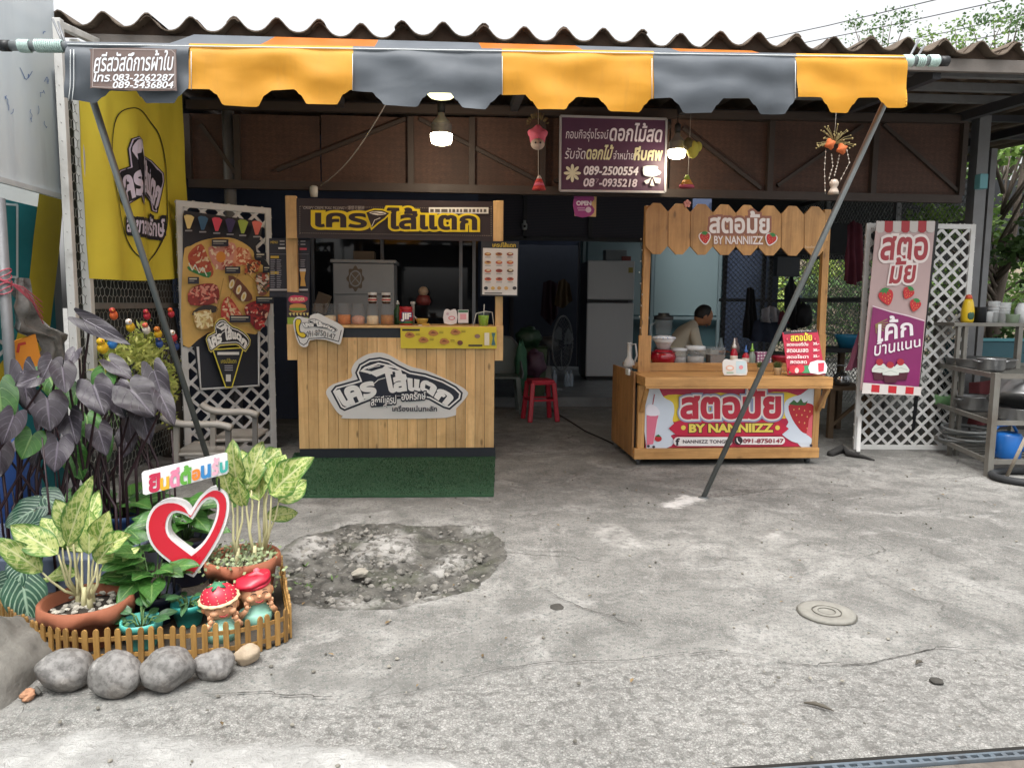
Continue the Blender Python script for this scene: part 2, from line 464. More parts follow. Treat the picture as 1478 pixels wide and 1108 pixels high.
# ------------------------------------------------------------------ ground
def in_poly(x, y, pts):
    c = False; j = len(pts) - 1
    for i in range(len(pts)):
        xi, yi = pts[i]; xj, yj = pts[j]
        if (yi > y) != (yj > y) and x < (xj - xi) * (y - yi) / (yj - yi) + xi: c = not c
        j = i
    return c
def seg_d(x, y, pts, closed=True):
    best = 1e9; n = len(pts)
    for i in range(n if closed else n - 1):
        ax, ay = pts[i]; bx, by = pts[(i + 1) % n]
        L = (bx - ax) ** 2 + (by - ay) ** 2 or 1e-9
        t = max(0, min(1, ((x - ax) * (bx - ax) + (y - ay) * (by - ay)) / L))
        best = min(best, math.hypot(x - ax - t * (bx - ax), y - ay - t * (by - ay)))
    return best
def gxy(pts): return [tuple(G(*p))[:2] for p in pts]
PIT = gxy(smooth_loop([(404, 800), (430, 775), (480, 765), (505, 757), (560, 755), (615, 760), (665, 757), (712, 768), (733, 792), (716, 822), (690, 846), (640, 862), (600, 874), (540, 880), (480, 880), (440, 872), (410, 862), (380, 830)], 3))
SEAM = gxy([(-400, 1020), (100, 1030), (260, 1010), (420, 1010), (520, 1014), (600, 1000), (660, 982), (720, 968), (800, 958), (900, 957), (960, 948), (1040, 942), (1120, 952), (1200, 962), (1260, 950), (1340, 936), (1420, 940), (1478, 944), (1900, 950)])
PALE = gxy([(-300, 1060), (60, 1068), (140, 1052), (230, 1062), (330, 1075), (430, 1070), (520, 1085), (640, 1095), (700, 1112), (720, 1300), (-300, 1300)])
SPLASH = gxy([(950, 728), (975, 720), (985, 712), (1000, 716), (1014, 717), (1022, 722), (1000, 728), (980, 735), (955, 734)])
CHIPS = [gxy(q) for q in ([(410, 800), (440, 775), (485, 772), (470, 790), (430, 802)], [(535, 768), (575, 762), (600, 768), (595, 800), (570, 812), (545, 800), (520, 802), (505, 795)],
        [(660, 760), (700, 757), (715, 766), (690, 770)], [(575, 868), (600, 856), (630, 856), (625, 866), (600, 876)], [(480, 870), (500, 855), (540, 858), (560, 866), (520, 880)],
        [(640, 800), (665, 792), (680, 805), (650, 822), (612, 826)], [(850, 772), (880, 757), (905, 764), (930, 790), (900, 795)], [(1100, 768), (1135, 765), (1128, 778), (1108, 776)])]
WET = [gxy(q) for q in ([(650, 955), (665, 925), (700, 895), (750, 880), (745, 888), (700, 905), (680, 930), (668, 952)], [(685, 950), (700, 930), (730, 905), (735, 912), (710, 930), (695, 950)],
        [(395, 965), (470, 975), (560, 975), (640, 985), (580, 1003), (470, 992), (390, 985)], [(780, 845), (820, 872), (845, 885), (835, 886), (800, 868)])]
GPX, GPY = [], []
def seam_side(x, y):          # metres this side (towards the viewer) of the seam between smooth slab and washed aggregate
    for (ax, ay), (bx, by) in zip(SEAM, SEAM[1:]):
        if ax <= x <= bx: return ay + (by - ay) * (x - ax) / (bx - ax) - y
    return SEAM[0][1] - y if x < SEAM[0][0] else SEAM[-1][1] - y
def axis(lo, hi, step, far, k=1.5):
    a = list(np.arange(lo, hi + step / 2, step)); d = step
    while a[-1] < far: d *= k; a.append(a[-1] + d)
    d = step
    while a[0] > -far: d *= k; a.insert(0, a[0] - d)
    return a
def ground():
    xs = axis(-2.2, 4.6, .028, 120); ys = axis(1.55, 6.2, .028, 120)
    vs, A = [], {k: [] for k in ('pit', 'agg', 'pale', 'splash', 'chip', 'wet')}
    for y in ys:
        for x in xs:
            z = 0.; pit = ag = pa = sp = ch = we = 0.
            n1 = noise.noise((x * 2, y * 2, 0)); n2 = noise.fractal((x * 9, y * 9, 3), 1, 2, 4)
            near = -3 < x < 5 and 1 < y < 7
            if near:
                jx, jy = x + .03 * n2, y + .03 * noise.noise((x * 7, y * 7, 9))
                if -1.3 < x < .8 and 2.6 < y < 4.6:
                    d = seg_d(jx, jy, PIT) * (1 if in_poly(jx, jy, PIT) else -1)
                    pit = min(1, max(0, d / .035 + .5))
                    if d > 0: z -= min(.05, d * .5) * (.6 + .5 * n2)
                    if d > .02: z += .022 * abs(noise.fractal((x * 16, y * 16, 1), 1, 2, 4)) + .02 * max(0, noise.noise((x * 6, y * 6, 2)))
                for q in CHIPS:
                    if abs(q[0][0] - x) < .6 and abs(q[0][1] - y) < .7:
                        d = seg_d(jx, jy, q) * (1 if in_poly(jx, jy, q) else -1); e = min(1, max(0, d / .05 + .5)); ch = max(ch, e)
                z += ch * .008
                for q in WET: 
                    if abs(q[0][0] - x) < .8 and abs(q[0][1] - y) < .8:
                        d = seg_d(x, y, q) * (1 if in_poly(x, y, q) else -1); we = max(we, min(1, max(0, d / .06 + .6)))
                d = seg_d(x, y, SPLASH) * (1 if in_poly(x, y, SPLASH) else -1); sp = min(1, max(0, d / .1 + .5))
                z += sp * .004
            if y < 3.2:
                s = seam_side(x, y + .012 * n2); ag = min(1, max(0, s / .10 + .5 + .5 * n2))
                z -= .006 * ag; z += ag * .004 * n2
                d = seg_d(x, y, PALE) * (1 if in_poly(x, y, PALE) else -1); pa = min(1, max(0, d / .06 + .5 + .5 * n2))
                z += .008 * pa
            z += .004 * n1 if near else 0
            if x > 6 or y > 12 or x < -4: z -= .02
            vs.append((x, y, z))
            for k, v in zip(A, (pit, ag, pa, sp, ch, we)): A[k].append(v)
    W = len(xs); fs = [(j * W + i, j * W + i + 1, (j + 1) * W + i + 1, (j + 1) * W + i) for j in range(len(ys) - 1) for i in range(W - 1)]
    n = NT('concrete'); v = n.co(); m = n.math
    big = n.noise(v, .9, 5, .62, .3); mid = n.noise(v, 5, 6, .65, .5); fine = n.noise(v, 42, 4, .7); grit = n.noise(v, 160, 3, .6)
    pit, agg, pale, spl, chip, wet = (n.attr(k) for k in A)
    base = n.mix(n.ramp(big, [(.34, 0), (.66, 1)]), (.145, .14, .13), (.26, .254, .238))
    base = n.mix(n.ramp(mid, [(.38, .85), (.58, 0)]), base, (.105, .102, .095))
    base = n.mix(n.math('MULTIPLY', n.ramp(n.noise(v, 2.3, 6, .7, 1.2), [(.54, 0), (.62, 1)]), .55), base, (.31, .303, .288))       # worn pale skin
    base = n.mix(n.ramp(fine, [(.34, .75), (.5, 0)]), base, (.07, .082, .076))
    base = n.mix(n.ramp(grit, [(.56, 0), (.7, .5)]), base, (.5, .49, .46))
    base = n.mix(n.ramp(n.voro(v, 14).outputs['Distance'], [(.03, .5), (.09, 0)]), base, (.07, .066, .06))                          # pock marks
    base = n.mix(n.ramp(n.noise(v, 85, 3, .65), [(.33, .8), (.42, 0)]), base, (.055, .053, .048))
    base = n.mix(n.ramp(n.noise(v, 7.5, 7, .75, .6), [(.3, .6), (.46, 0)]), base, (.085, .083, .077))
    cr = n.n('VectorMath', operation='ADD'); nv = n.n('TexNoise'); n.l(v, nv.inputs['Vector']); nv.inputs['Scale'].default_value = 3; nv.inputs['Detail'].default_value = 5
    n.l(v, cr.inputs[0]); sc = n.n('VectorMath', operation='SCALE'); n.l(nv.outputs['Color'], sc.inputs[0]); sc.inputs['Scale'].default_value = .5; n.l(sc.outputs[0], cr.inputs[1])
    edge = n.voro(cr.outputs[0], .75, 'DISTANCE_TO_EDGE').outputs['Distance']
    crk = n.math('MULTIPLY', n.ramp(edge, [(.0025, 1), (.008, 0)]), n.ramp(n.noise(v, .8, 3), [(.45, 0), (.6, .8)]))
    base = n.mix(crk, base, (.05, .047, .043))
    # washed aggregate: dark gaps between pale pebbles
    pv = n.voro(v, 105); pg = n.voro(v, 105, 'DISTANCE_TO_EDGE').outputs['Distance']
    peb = n.mix(n.ramp(n.noise(v, 1.6, 6, .6), [(.35, 0), (.65, 1)]), (.24, .235, .222), (.4, .395, .372))
    peb = n.mix(.55, peb, n.mix(n.math('MULTIPLY', n.n('SeparateColor').outputs[0], 1.), (.12, .118, .11), (.5, .49, .465)))
    n.l(pv.outputs['Color'], n.t.nodes['Separate Color'].inputs[0])
    peb = n.mix(n.ramp(n.noise(v, 26, 4, .75, .4), [(.38, .85), (.5, 0)]), peb, (.075, .072, .066))
    peb = n.mix(n.ramp(pg, [(.02, .75), (.14, 0)]), peb, (.08, .075, .068))
    base = n.mix(n.math('MULTIPLY', agg, .62), base, peb)
    pl = n.mix(n.ramp(mid, [(.35, 0), (.6, 1)]), (.25, .247, .237), (.38, .377, .362))
    base = n.mix(n.math('MULTIPLY', pale, n.ramp(fine, [(.25, .4), (.42, .9)])), base, pl)
    # broken slab: damp earth, moss and lumps of old cement
    soil = n.mix(n.ramp(n.noise(v, 13, 5, .7, .4), [(.38, 0), (.6, 1)]), (.03, .029, .025), (.105, .1, .088))
    soil = n.mix(n.ramp(n.noise(v, 4, 5, .6), [(.52, 0), (.68, .5)]), soil, (.05, .06, .028))
    soil = n.mix(n.ramp(n.voro(v, 38).outputs['Distance'], [(.1, .9), (.25, 0)]), soil, (.15, .147, .138))
    soil = n.mix(n.ramp(n.voro(v, 17).outputs['Distance'], [(.12, .7), (.2, 0)]), soil, (.2, .197, .187))
    pit = n.ramp(n.math('ADD', pit, n.math('MULTIPLY', n.math('SUBTRACT', n.noise(v, 24, 5, .7), .5), 1.1)), [(.46, 0), (.6, 1)])
    base = n.mix(pit, base, soil)
    cem = n.mix(n.ramp(mid, [(.35, 0), (.6, 1)]), (.2, .194, .182), (.36, .352, .332))
    base = n.mix(n.math('MULTIPLY', chip, n.ramp(n.noise(v, 20, 6, .7), [(.4, 0), (.54, .85)])), base, cem)
    base = n.mix(n.math('MULTIPLY', wet, .5), base, (.12, .118, .11))
    base = n.mix(n.math('MULTIPLY', n.ramp(n.math('ADD', spl, n.math('MULTIPLY', n.math('SUBTRACT', n.noise(n.co((1, 2.6, 1)), 16, 6, .75, 1.2), .5), 2.2)), [(.5, 0), (.95, 1)]), .85), base, (.6, .59, .57))
    h = n.math('ADD', n.math('MULTIPLY', fine, .5), n.math('MULTIPLY', grit, .2))
    h = n.math('ADD', h, n.math('MULTIPLY', n.math('MULTIPLY', agg, n.ramp(n.noise(v, 26, 4, .75, .4), [(.38, 0), (.6, 1)])), 1.2))
    h = n.math('ADD', h, n.math('MULTIPLY', pit, n.math('MULTIPLY', n.noise(v, 30, 6, .7), 2.5)))
    n.bump(h, .75, .006)
    mt = n.fin(base, n.ramp(mid, [(.3, .78), (.7, .92)]))
    b = MB(mt); b.add(vs, fs, smooth=True)
    dark = mat('crack_dark', '#2c2a27', .9)
    def crack(pts, w):
        pts = [lerp_poly(pts, t) for t in np.linspace(0, 1, len(pts) * 16)]; L, Rr = [], []
        for i, p in enumerate(pts):
            q = G(*p); k = noise.noise((q.x * 14, q.y * 14, 5)) * .02 + .006 * noise.noise((q.x * 70, q.y * 70, 2)); ww = w * (.35 + .9 * abs(noise.noise((q.x * 25, q.y * 25, 8)))) * math.sin(math.pi * (i + .5) / len(pts)) ** .3
            zz = .008 if seam_side(q.x, q.y) < 0 else .0
            L.append((q.x + k, q.y + k * .6 - ww, zz)); Rr.append((q.x + k + ww * .7, q.y + k * .6 + ww, zz))
        N = len(pts); b.add(L + Rr, [(i, i + 1, N + i + 1, N + i) for i in range(N - 1)], dark)
    crack([(1270, 832), (1310, 850), (1350, 878), (1370, 893), (1400, 915), (1432, 940)], .004)
    crack([(1120, 955), (1170, 960), (1250, 958), (1300, 946), (1350, 936), (1420, 940)], .004)
    crack([(785, 850), (822, 872), (870, 888), (930, 910)], .004)
    crack([(740, 795), (790, 798), (850, 795)], .003)
    crack([(0, 1050), (30, 1020), (60, 1000), (100, 1005), (150, 1000)], .003)
    crack([(520, 1012), (600, 999), (660, 981), (720, 967), (800, 957), (900, 956), (960, 947), (1040, 941), (1130, 951)], .003)
    crack([(290, 1004), (380, 1000), (420, 1006), (480, 1008)], .004)
    crack([(1165, 975), (1190, 1020), (1230, 1060)], .0025)
    o = b.build('ground', kind='structure', origin=(0, 0, 0))
    for k, a in A.items():
        at = o.data.attributes.new(k, 'FLOAT', 'POINT'); at.data.foreach_set('value', a + [0.] * (len(o.data.vertices) - len(a)))
ground()

stone_m = mat('rubble_stone', '#6f6c66', .9, var=.4, scale=30, rnd=.9, bump=.6)
def lump(b, c, r, seed, m=None, flat=.7, nu=9, nv=6):
    b.ball(c, (r, r * RND.uniform(.7, 1), r * flat), m, nu, nv, Matrix.Rotation(RND.uniform(0, 6), 3, 'Z'), f=lambda d: 1 + .35 * noise.noise(d * 1.7 + Vector((seed * 3.1, 0, 0))), smooth=False)
rub = MB(stone_m)
for i in range(900):
    x, y = RND.uniform(-.95, .35), RND.uniform(2.95, 4.25)
    if not in_poly(x, y, PIT): continue
    if noise.noise((x * 3, y * 3, 4)) < -.12: continue
    lump(rub, (x, y, -.018 + RND.uniform(-.004, .008)), RND.choice((.004, .006, .008, .011, .018)), i, nu=7, nv=5)
rub.build('rubble', kind='stuff')
bs = MB(mat('white_chunk', '#8d887d', .85, var=.25, scale=30, bump=.4)); lump(bs, G(520, 826, .01), .04, 77, flat=.45, nu=12, nv=8)
bs.build('stone', label='pale loose chunk of stone lying in the broken patch of concrete', cat='stone')
# small hollows and scraps on the slab
bits = MB(mat('yard_grit', '#77736a', .9, var=.3, rnd=1.2)); rg = random.Random(31)
for i in range(420):
    x, y = rg.uniform(-1.5, 4.2), rg.uniform(1.8, 5.2); lump(bits, (x, y, .006), rg.choice((.003, .004, .005, .008)), i, flat=.6, nu=6, nv=4)
lf_ = mat('fallen_leaf', '#6d5a3c', .8, rnd=.9)
for i in range(46):
    x, y = rg.uniform(-1.2, 4.0), rg.uniform(2.0, 5.4); a = rg.uniform(0, 6.3); e = Vector((math.cos(a), math.sin(a), 0)) * rg.uniform(.008, .018); t_ = Vector((-e.y, e.x, 0)) * .4; p = Vector((x, y, .008)); bits.add([p - e, p + t_ + Vector((0, 0, .004)), p + e, p - t_ + Vector((0, 0, .002))], [(0, 1, 2, 3)], lf_)
bits.build('litter', kind='stuff')
weed_m = mat('weed', '#4d6a2c', .7, rnd=.5)
wb = MB(weed_m)
for px, py in [(430, 845), (445, 850), (480, 838), (470, 800), (440, 818), (565, 850)]:
    q = G(px, py, -.02)
    for k in range(9):
        a = RND.uniform(0, 6.3); L = RND.uniform(.015, .04); d = Vector((math.cos(a), math.sin(a), RND.uniform(.3, 1.2))).normalized(); s = Vector((-d.y, d.x, 0)) * .006
        wb.add([q, q + d * L * .5 + s, q + d * L, q + d * L * .5 - s], [(0, 1, 2, 3)])
wb.build('weeds', kind='stuff')
cv = MB(mat('cover_cement', '#7e7c75', .85, var=.3, scale=22, bump=.5, stain='#6c6962', stain_amt=.5))
c0 = G(1193, 886); c0.z = .006
wobf = lambda a, i: 1 + .035 * noise.noise((math.cos(a) * 2, math.sin(a) * 2, 3.))
cv.lathe([(.112, -.006), (.112, .006), (.098, .010), (.06, .007), (.055, .004), (.05, .009), (.036, .009), (.032, .004), (.0, .005)], c0, 40, wob=wobf)
gm_ = mat('groove_shade', '#56534c', .9, var=.3)  # dark rings paint the shade in the cover's grooves
for rr_, wr in ((.056, .0022), (.034, .0018), (.115, .0025)): cv.tube([(c0.x + rr_ * wobf(a, 0) * math.cos(a), c0.y + rr_ * wobf(a, 0) * math.sin(a), c0.z + (.0075 if rr_ < .1 else -.001)) for a in np.linspace(0, 2 * math.pi, 41)[:-1]], wr, 5, gm_, closed=True)
cv.build('drain_cover', label='round pale cement cover set into the concrete yard', cat='cover')
leaf_scrap = mat('dry_scrap', '#4b463d', .8, rnd=.6)
for lab, px, py, L, w, a in (('long dark dry leaf scrap lying on the rough concrete', 1182, 1020, .045, .012, -.6), ('small dark twig bit lying on concrete above the round stain', 1327, 957, .02, .012, .4)):
    b = MB(leaf_scrap); q = G(px, py, .004); e = Vector((math.cos(a), math.sin(a), 0)); s = Vector((-e.y, e.x, 0))
    b.tube([q - e * L + Vector((0, 0, .002)), q - e * L * .3 + s * .003 + Vector((0, 0, .008)), q + e * L * .4 + Vector((0, 0, .006)), q + e * L], [w * .2, w * .6, w * .45, w * .1], 6)
    b.build('dry_leaf', label=lab, cat='leaf')
for px, py, r, lab in ((1352, 982, .02, 'round rusty drain hole in the rough concrete at the front'), (804, 876, .03, 'dark broken hollow in the smooth concrete')):
    b = MB(mat('hole_shade', '#3b3935', .9, var=.4, scale=60, bump=.5)); q = G(px, py)  # flat dark patch, the shade of a hollow painted on the slab
    b.lathe([(r * 1.15, -.004), (r * 1.0, .0015), (r * .6, .003), (0, .003)], (q.x, q.y, .002), 18, wob=lambda a, i: 1 + .25 * noise.noise((math.cos(a) * 1.5, math.sin(a) * 1.5, px)))
    b.build('floor_hole', label=lab, cat='hole')

# slotted steel drain channel along the street edge
t = thing('drain_channel', G(1290, 1094), 'slotted grey steel drain edging at the front corner of the yard', 'drain')
steel_b = mat('drain_steel', '#76828c', .45, .6, var=.2, scale=20, stain='#5d4a3a', stain_amt=.4)
rust = mat('rusty_edge', '#625b54', .85, var=.35, scale=25, bump=.5, stain='#35302c', stain_amt=.6)
a, c = G(960, 1133), G(1560, 1089); a.z = c.z = .012
e = (c - a).normalized(); s = Vector((-e.y, e.x, 0)); b = MB(steel_b); L = (c - a).length
x = 0.
b.bar(a + s * .011, c + s * .011, .008, .014); b.bar(a - s * .009, c - s * .009, .008, .014)
while x < L:
    b.bar(a + e * x + s * .001, a + e * (x + .014) + s * .001, .012, .012); x += .036
b.build('slotted_strip', t)
b = MB(rust); b.bar(a - s * .035 - Vector((0, 0, .006)), c - s * .035 - Vector((0, 0, .006)), .036, .012); b.bar(a - s * .085 - Vector((0, 0, .006)), c - s * .085 - Vector((0, 0, .006)), .045, .012); b.build('edge_angle', t, bevel=.002)
b = MB(mat('gap_shade_black', '#15130f', .9)); b.bar(a - s * .03 - Vector((0, 0, .012)), c - s * .03 - Vector((0, 0, .012)), .17, .002); b.build('gap_shade', t)  # black strip paints the shade below the slots

# ------------------------------------------------------------------ roof
roof_m = mat('fibre_cement', '#5d5145', .9, var=.5, scale=5, rnd=.3, bump=.5, stain='#33271d', stain_amt=.7)
steel_d = mat('dark_steel', '#3a3b40', .55, .2, var=.2, stain='#4a3a30')
steel_g = mat('grey_steel', '#77787a', .5, .3, var=.15, stain='#5a4c42')
RY, RZ0, SL = 5.0, 2.925, math.tan(R_(3))
xl = P(150, 10, RY).x - .265 * 1.0
def roof_tilt(x): return (x + 2) * .010
def wave(x):
    d = ((x - xl) / .262 + .5) % 1. - .5
    return .088 * math.exp(-(d * .262 / .062) ** 2)
troof = thing('corrugated_roof', (1, RY, 2.8), 'long roof of weathered brown grey corrugated sheets over the shop front', 'roof')
b = MB(roof_m)
x0 = P(84, 20, RY).x - .02
for k in range(0, 18):
    xa = x0 + k * .524 - .02; xb = xa + .524 + .08; lift = .0 if k % 2 else .013
    rr = RND.random(); yo = RND.uniform(-.02, .02)
    for j, (ya, yb) in enumerate(((RY + yo, RY + 1.25), (RY + 1.1, RY + 2.6), (RY + 2.4, RY + (5.75 if xa > 3.1 else 9.)))):
        N = 28; rows = [(ya, 0), (yb, 0), (yb, .008), (ya, .008)]; vs = []
        for (y, th) in rows:
            for i in range(N + 1):
                x = xa + (xb - xa) * i / N
                vs.append((x, y, RZ0 + roof_tilt(x) + (y - RY) * SL + wave(x) + lift + th + j * .012))
        fs = []
        for r in range(4):
            q = (r + 1) % 4
            fs += [(r * (N + 1) + i, r * (N + 1) + i + 1, q * (N + 1) + i + 1, q * (N + 1) + i) for i in range(N)]
        b.add(vs, fs, rnd=rr)
b.build('roof_sheet', troof)
b = MB(mat('eave_shade_strip', '#4a3b30', .9, var=.5, scale=9, bump=.4, stain='#2c2119', stain_amt=.6)); N = 420; xs_ = [x0 + (17 * .524 + .5) * i / N for i in range(N + 1)]  # added dark strip: shade inside the roof waves put into colour
vs = [(x, RY + .07, RZ0 + roof_tilt(x) - .03) for x in xs_] + [(x, RY + .07, RZ0 + roof_tilt(x) + .02 + wave(x)) for x in xs_]
b.add(vs, [(i, i + 1, N + i + 2, N + i + 1) for i in range(N)]); b.build('eave_shade_strip', troof)
b = MB(mat('fascia_board', '#6b6560', .8, var=.3, scale=6, bump=.3, stain='#4a4038', stain_amt=.5))
zf = lambda x: RZ0 + roof_tilt(x)
for xa, xb in ((-2.25, .4), (.4, 3.0), (3.0, 6.6)): b.bar((xa, RY + .05, zf(xa) - .055), (xb, RY + .05, zf(xb) - .055), .035, .085)
b.build('fascia', troof, bevel=.003)
b = MB(steel_d)
for i, y in enumerate((5.35, 5.75, 6.15, 6.9, 7.8, 8.8, 9.8)): b.bar((-2.3, y, zf(-2.3) + (y - RY) * SL - .03), (6.6, y, zf(6.6) + (y - RY) * SL - .03), .05, .06, steel_g if i < 3 else steel_d)  # front purlins in lighter steel: light under the eave put into colour
b.build('purlin', troof)
b = MB(steel_d)
for x in (-2.2, -.9, .55, 2.0, 3.4, 4.6, 5.6): b.bar((x, RY + .1, zf(x) - .09), (x, 10.5, zf(x) + (10.5 - RY) * SL - .13), .06, .08)
b.build('rafter', troof)

# ------------------------------------------------------------------ truss front with woven panels, columns
FY = 6.5
def rattan(name, a, c):
    n = NT(name); v = n.co((1, 1, 1), rot=(0, R_(45), 0)); w1 = n.n('TexChecker'); n.l(v, w1.inputs[0]); w1.inputs['Scale'].default_value = 26
    f = n.noise(n.co((14, 14, 60)), 3, 4); g = n.noise(n.co(), 2.4, 5, .6)
    col = n.mix(w1.outputs['Fac'], lin(a), lin(c)); col = n.mix(n.ramp(f, [(.35, .7), (.65, 0)]), col, tuple(x * .4 for x in lin(a)))
    col = n.mix(n.ramp(g, [(.45, 0), (.7, .6)]), col, lin('#2a1d17')); n.bump(f, .5, .004)
    return n.fin(col, .7)
rat = rattan('woven_bamboo', '#573c30', '#4f372c')
tt = thing('truss_front', (1.2, FY, 2.2), 'long dark steel truss filled with brown woven panels above the shop front', 'truss')
zb = lambda x: 2.232 + .002 * x; zt = lambda x: 2.86 + .018 * x
steel_d2 = mat('truss_steel', '#3a302b', .6, .1, var=.2)
xv = [P(q, 220, FY).x for q in (272, 343, 462, 593, 681, 783, 968, 1112, 1262, 1390)]
b = MB(steel_d2)
b.bar((xv[0], FY, zb(xv[0])), (xv[-1], FY, zb(xv[-1])), .06, .07); b.bar((xv[0], FY, zt(0) - .0), (xv[-1], FY, zt(xv[-1])), .06, .07)
for i, x in enumerate(xv):
    if i not in (2, 6): b.bar((x, FY, zb(x) + .035), (x, FY, zt(x) - .035), .05, .05)
def dg(p, q): b.bar(P(*p, FY + .012), P(*q, FY + .012), .03, .03)
for p, q in (((400, 246), (585, 172)), ((605, 172), (778, 262)), ((985, 185), (1098, 272)), ((1122, 268), (1245, 182)), ((1275, 180), (1382, 276)), ((968, 182), (800, 262)), ((290, 180), (340, 250))): dg(p, q)
b.build('steel_frame', tt)
for a0, a1 in zip(xv, xv[1:]):
    MB(rat).box((a0 + .006, FY + .03, zb(a0) + .03), (a1 - .006, FY + .036, zt(a0) - .02)).build('woven_panel', tt)
for lab, px, r0, z1, Y in (('dark grey pipe column behind the lattice menu board', 337, .05, 2.95, 6.55), ('grey steel corner column behind the lattice screen', 1398, .06, 3.0, 6.6)):
    q = P(px, 430, Y); b = MB(steel_g)
    if px < 500: b.tube([(q.x, Y, 0), (q.x, Y, z1)], r0, 14)
    else: b.box((q.x - .06, Y - .06, 0), (q.x + .05, Y + .05, z1))
    b.lathe([(r0 * 1.9, 0), (r0 * 1.9, .012), (r0, .014)], (q.x, Y, 0), 12)
    b.build('steel_column', label=lab, cat='column', origin=(q.x, Y, 0))

# ------------------------------------------------------------------ interior shell
floor_m = mat('inner_floor', '#6c7072', .45, var=.3, scale=2.5, bump=.1, stain='#33363a', stain_amt=.5)
MB(floor_m).box((-2.35, 9.0, -.05), (3.4, 13.6, .12)).build('inner_floor', kind='structure')
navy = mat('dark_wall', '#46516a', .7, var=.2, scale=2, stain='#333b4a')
teal = mat('teal_wall', '#3a565c', .6, var=.2, scale=2, stain='#35525a')
b = MB(navy); zr = lambda y: RZ0 + (y - RY) * SL - .1
b.add([(x, y, z) for x in (-2.4, -2.3) for y, z in ((6.6, 0), (13.6, 0), (13.6, zr(13.6)), (6.6, zr(6.6)))], [(0, 1, 2, 3), (7, 6, 5, 4), (4, 5, 1, 0), (5, 6, 2, 1), (6, 7, 3, 2), (7, 4, 0, 3)])
b.build('side_wall', label='dark blue grey side wall of the shop behind the lattice menu board', cat='wall')
bw = thing('back_wall', (.5, 13.6, 0), 'dark back wall of the shop with an open doorway beside the fridge', 'wall')
xd0, xd1 = P(738, 450, 13.6).x, P(836, 450, 13.6).x
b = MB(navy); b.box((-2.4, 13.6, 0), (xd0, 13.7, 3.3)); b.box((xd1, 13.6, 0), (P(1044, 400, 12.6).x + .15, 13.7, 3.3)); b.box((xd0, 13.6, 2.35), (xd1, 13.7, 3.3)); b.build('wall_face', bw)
MB(mat('door_shade', '#262c38', .6)).box((xd0 - .6, 14.4, 0), (xd1 + .6, 14.45, 3)).build('doorway', bw)  # dark sheet stands in for the shade beyond the open door
xw_ = P(1044, 400, 12.6).x + .05; MB(navy).box((xw_, 10.75, 0), (xw_ + .1, 13.58, 3.15)).build('return_wall', bw)
b = MB(steel_d); b.bar((xd0, 13.58, .12), (xd0, 13.58, 2.4), .08, .06); b.bar((xd1, 13.58, .12), (xd1, 13.58, 2.4), .08, .06); b.build('door_frame', bw)
# glazed teal partition beside and behind the fridge
tp = thing('glass_partition', (P(950, 500, 12.6).x, 12.6, .12), 'teal glazed partition with pale frames behind the fridge', 'partition')
b = MB(teal); xa, xb = P(838, 400, 12.6).x, P(1044, 400, 12.6).x
b.box((xa, 12.6, .12), (xb, 12.64, 2.6)); b.build('panel', tp)
gm = glass('tinted_pane', (.3, .4, .42), .08, .5)
for p0, p1 in ((848, 925), (945, 1036)):
    u0, u1 = P(p0, 400, 12.55).x, P(p1, 400, 12.55).x; MB(gm).box((u0, 12.55, 1.1), (u1, 12.56, 2.35)).build('pane', tp)
b = MB(mat('pale_frame', '#75868a', .5, .2))
for p in (842, 930, 941, 1038): u = P(p, 400, 12.55).x; b.bar((u, 12.53, .12), (u, 12.53, 2.5), .05, .05)
b.bar((xa, 12.53, 1.05), (xb, 12.53, 1.05), .04, .05); b.bar((xa, 12.53, 2.4), (xb, 12.53, 2.4), .04, .05); b.build('frame', tp)
# low woven shade over the back room
q0, q1 = P(702, 280, 9.6), P(935, 280, 9.6)
sh = thing('woven_screen', ((q0.x + q1.x) / 2, 9.6, 2.06), 'dark woven shade panel hanging behind the florist sign', 'shade')
n = NT('shade_cloth'); wv = n.n('TexWave', bands_direction='Z'); n.l(n.co(), wv.inputs[0]); wv.inputs['Scale'].default_value = 16; wv.inputs['Distortion'].default_value = 1.5
n.fin(n.mix(wv.outputs['Fac'], lin('#3a3d48'), lin('#4f4b55')), .8); shade_m = n.m
MB(shade_m).box((q0.x - .3, 9.6, P(800, 344, 9.6).z), (q1.x + .6, 9.62, 3.1)).build('cloth', sh)
b = MB(steel_d); zz = P(800, 345, 9.6).z; b.bar((q0.x - .3, 9.57, zz), (q1.x + .6, 9.57, zz), .04, .05)
for p in (758, 852): u = P(p, 300, 9.57).x; b.bar((u, 9.57, zz), (u, 9.57, 3.1), .045, .04)
b.build('frame', sh)
# partition with dark window behind the crepe cart
gx0, gx1 = P(388, 400, 8.1).x, P(690, 400, 8.1).x
wt = thing('window_partition', ((gx0 + gx1) / 2, 8.1, 0), 'dark blue partition with a wide sliding window behind the crepe cart', 'partition')
b = MB(navy); b.box((-2.3, 8.1, 0), (gx1, 8.16, .95)); b.box((-2.3, 8.1, 2.05), (gx1, 8.16, 3.0)); u = P(448, 400, 8.1).x; b.box((-2.3, 8.1, .95), (u, 8.16, 2.05)); b.build('wall_face', wt)
b = MB(mat('alu_frame', '#6d7177', .4, .6)); v0, v1 = .97, 2.03
for p in (452, 552, 665, 684): u = P(p, 400, 8.07).x; b.bar((u, 8.07, v0), (u, 8.07, v1), .035, .04)
b.bar((P(452, 400, 8.07).x, 8.07, v0), (gx1, 8.07, v0), .04, .04); b.bar((P(452, 400, 8.07).x, 8.07, v1), (gx1, 8.07, v1), .04, .04); b.build('window_frame', wt)
n = NT('dark_pane'); n.fin((.012, .014, .018), .04); MB(n.m).box((P(452, 400, 8.1).x, 8.11, v0), (gx1, 8.12, v1)).build('pane', wt)

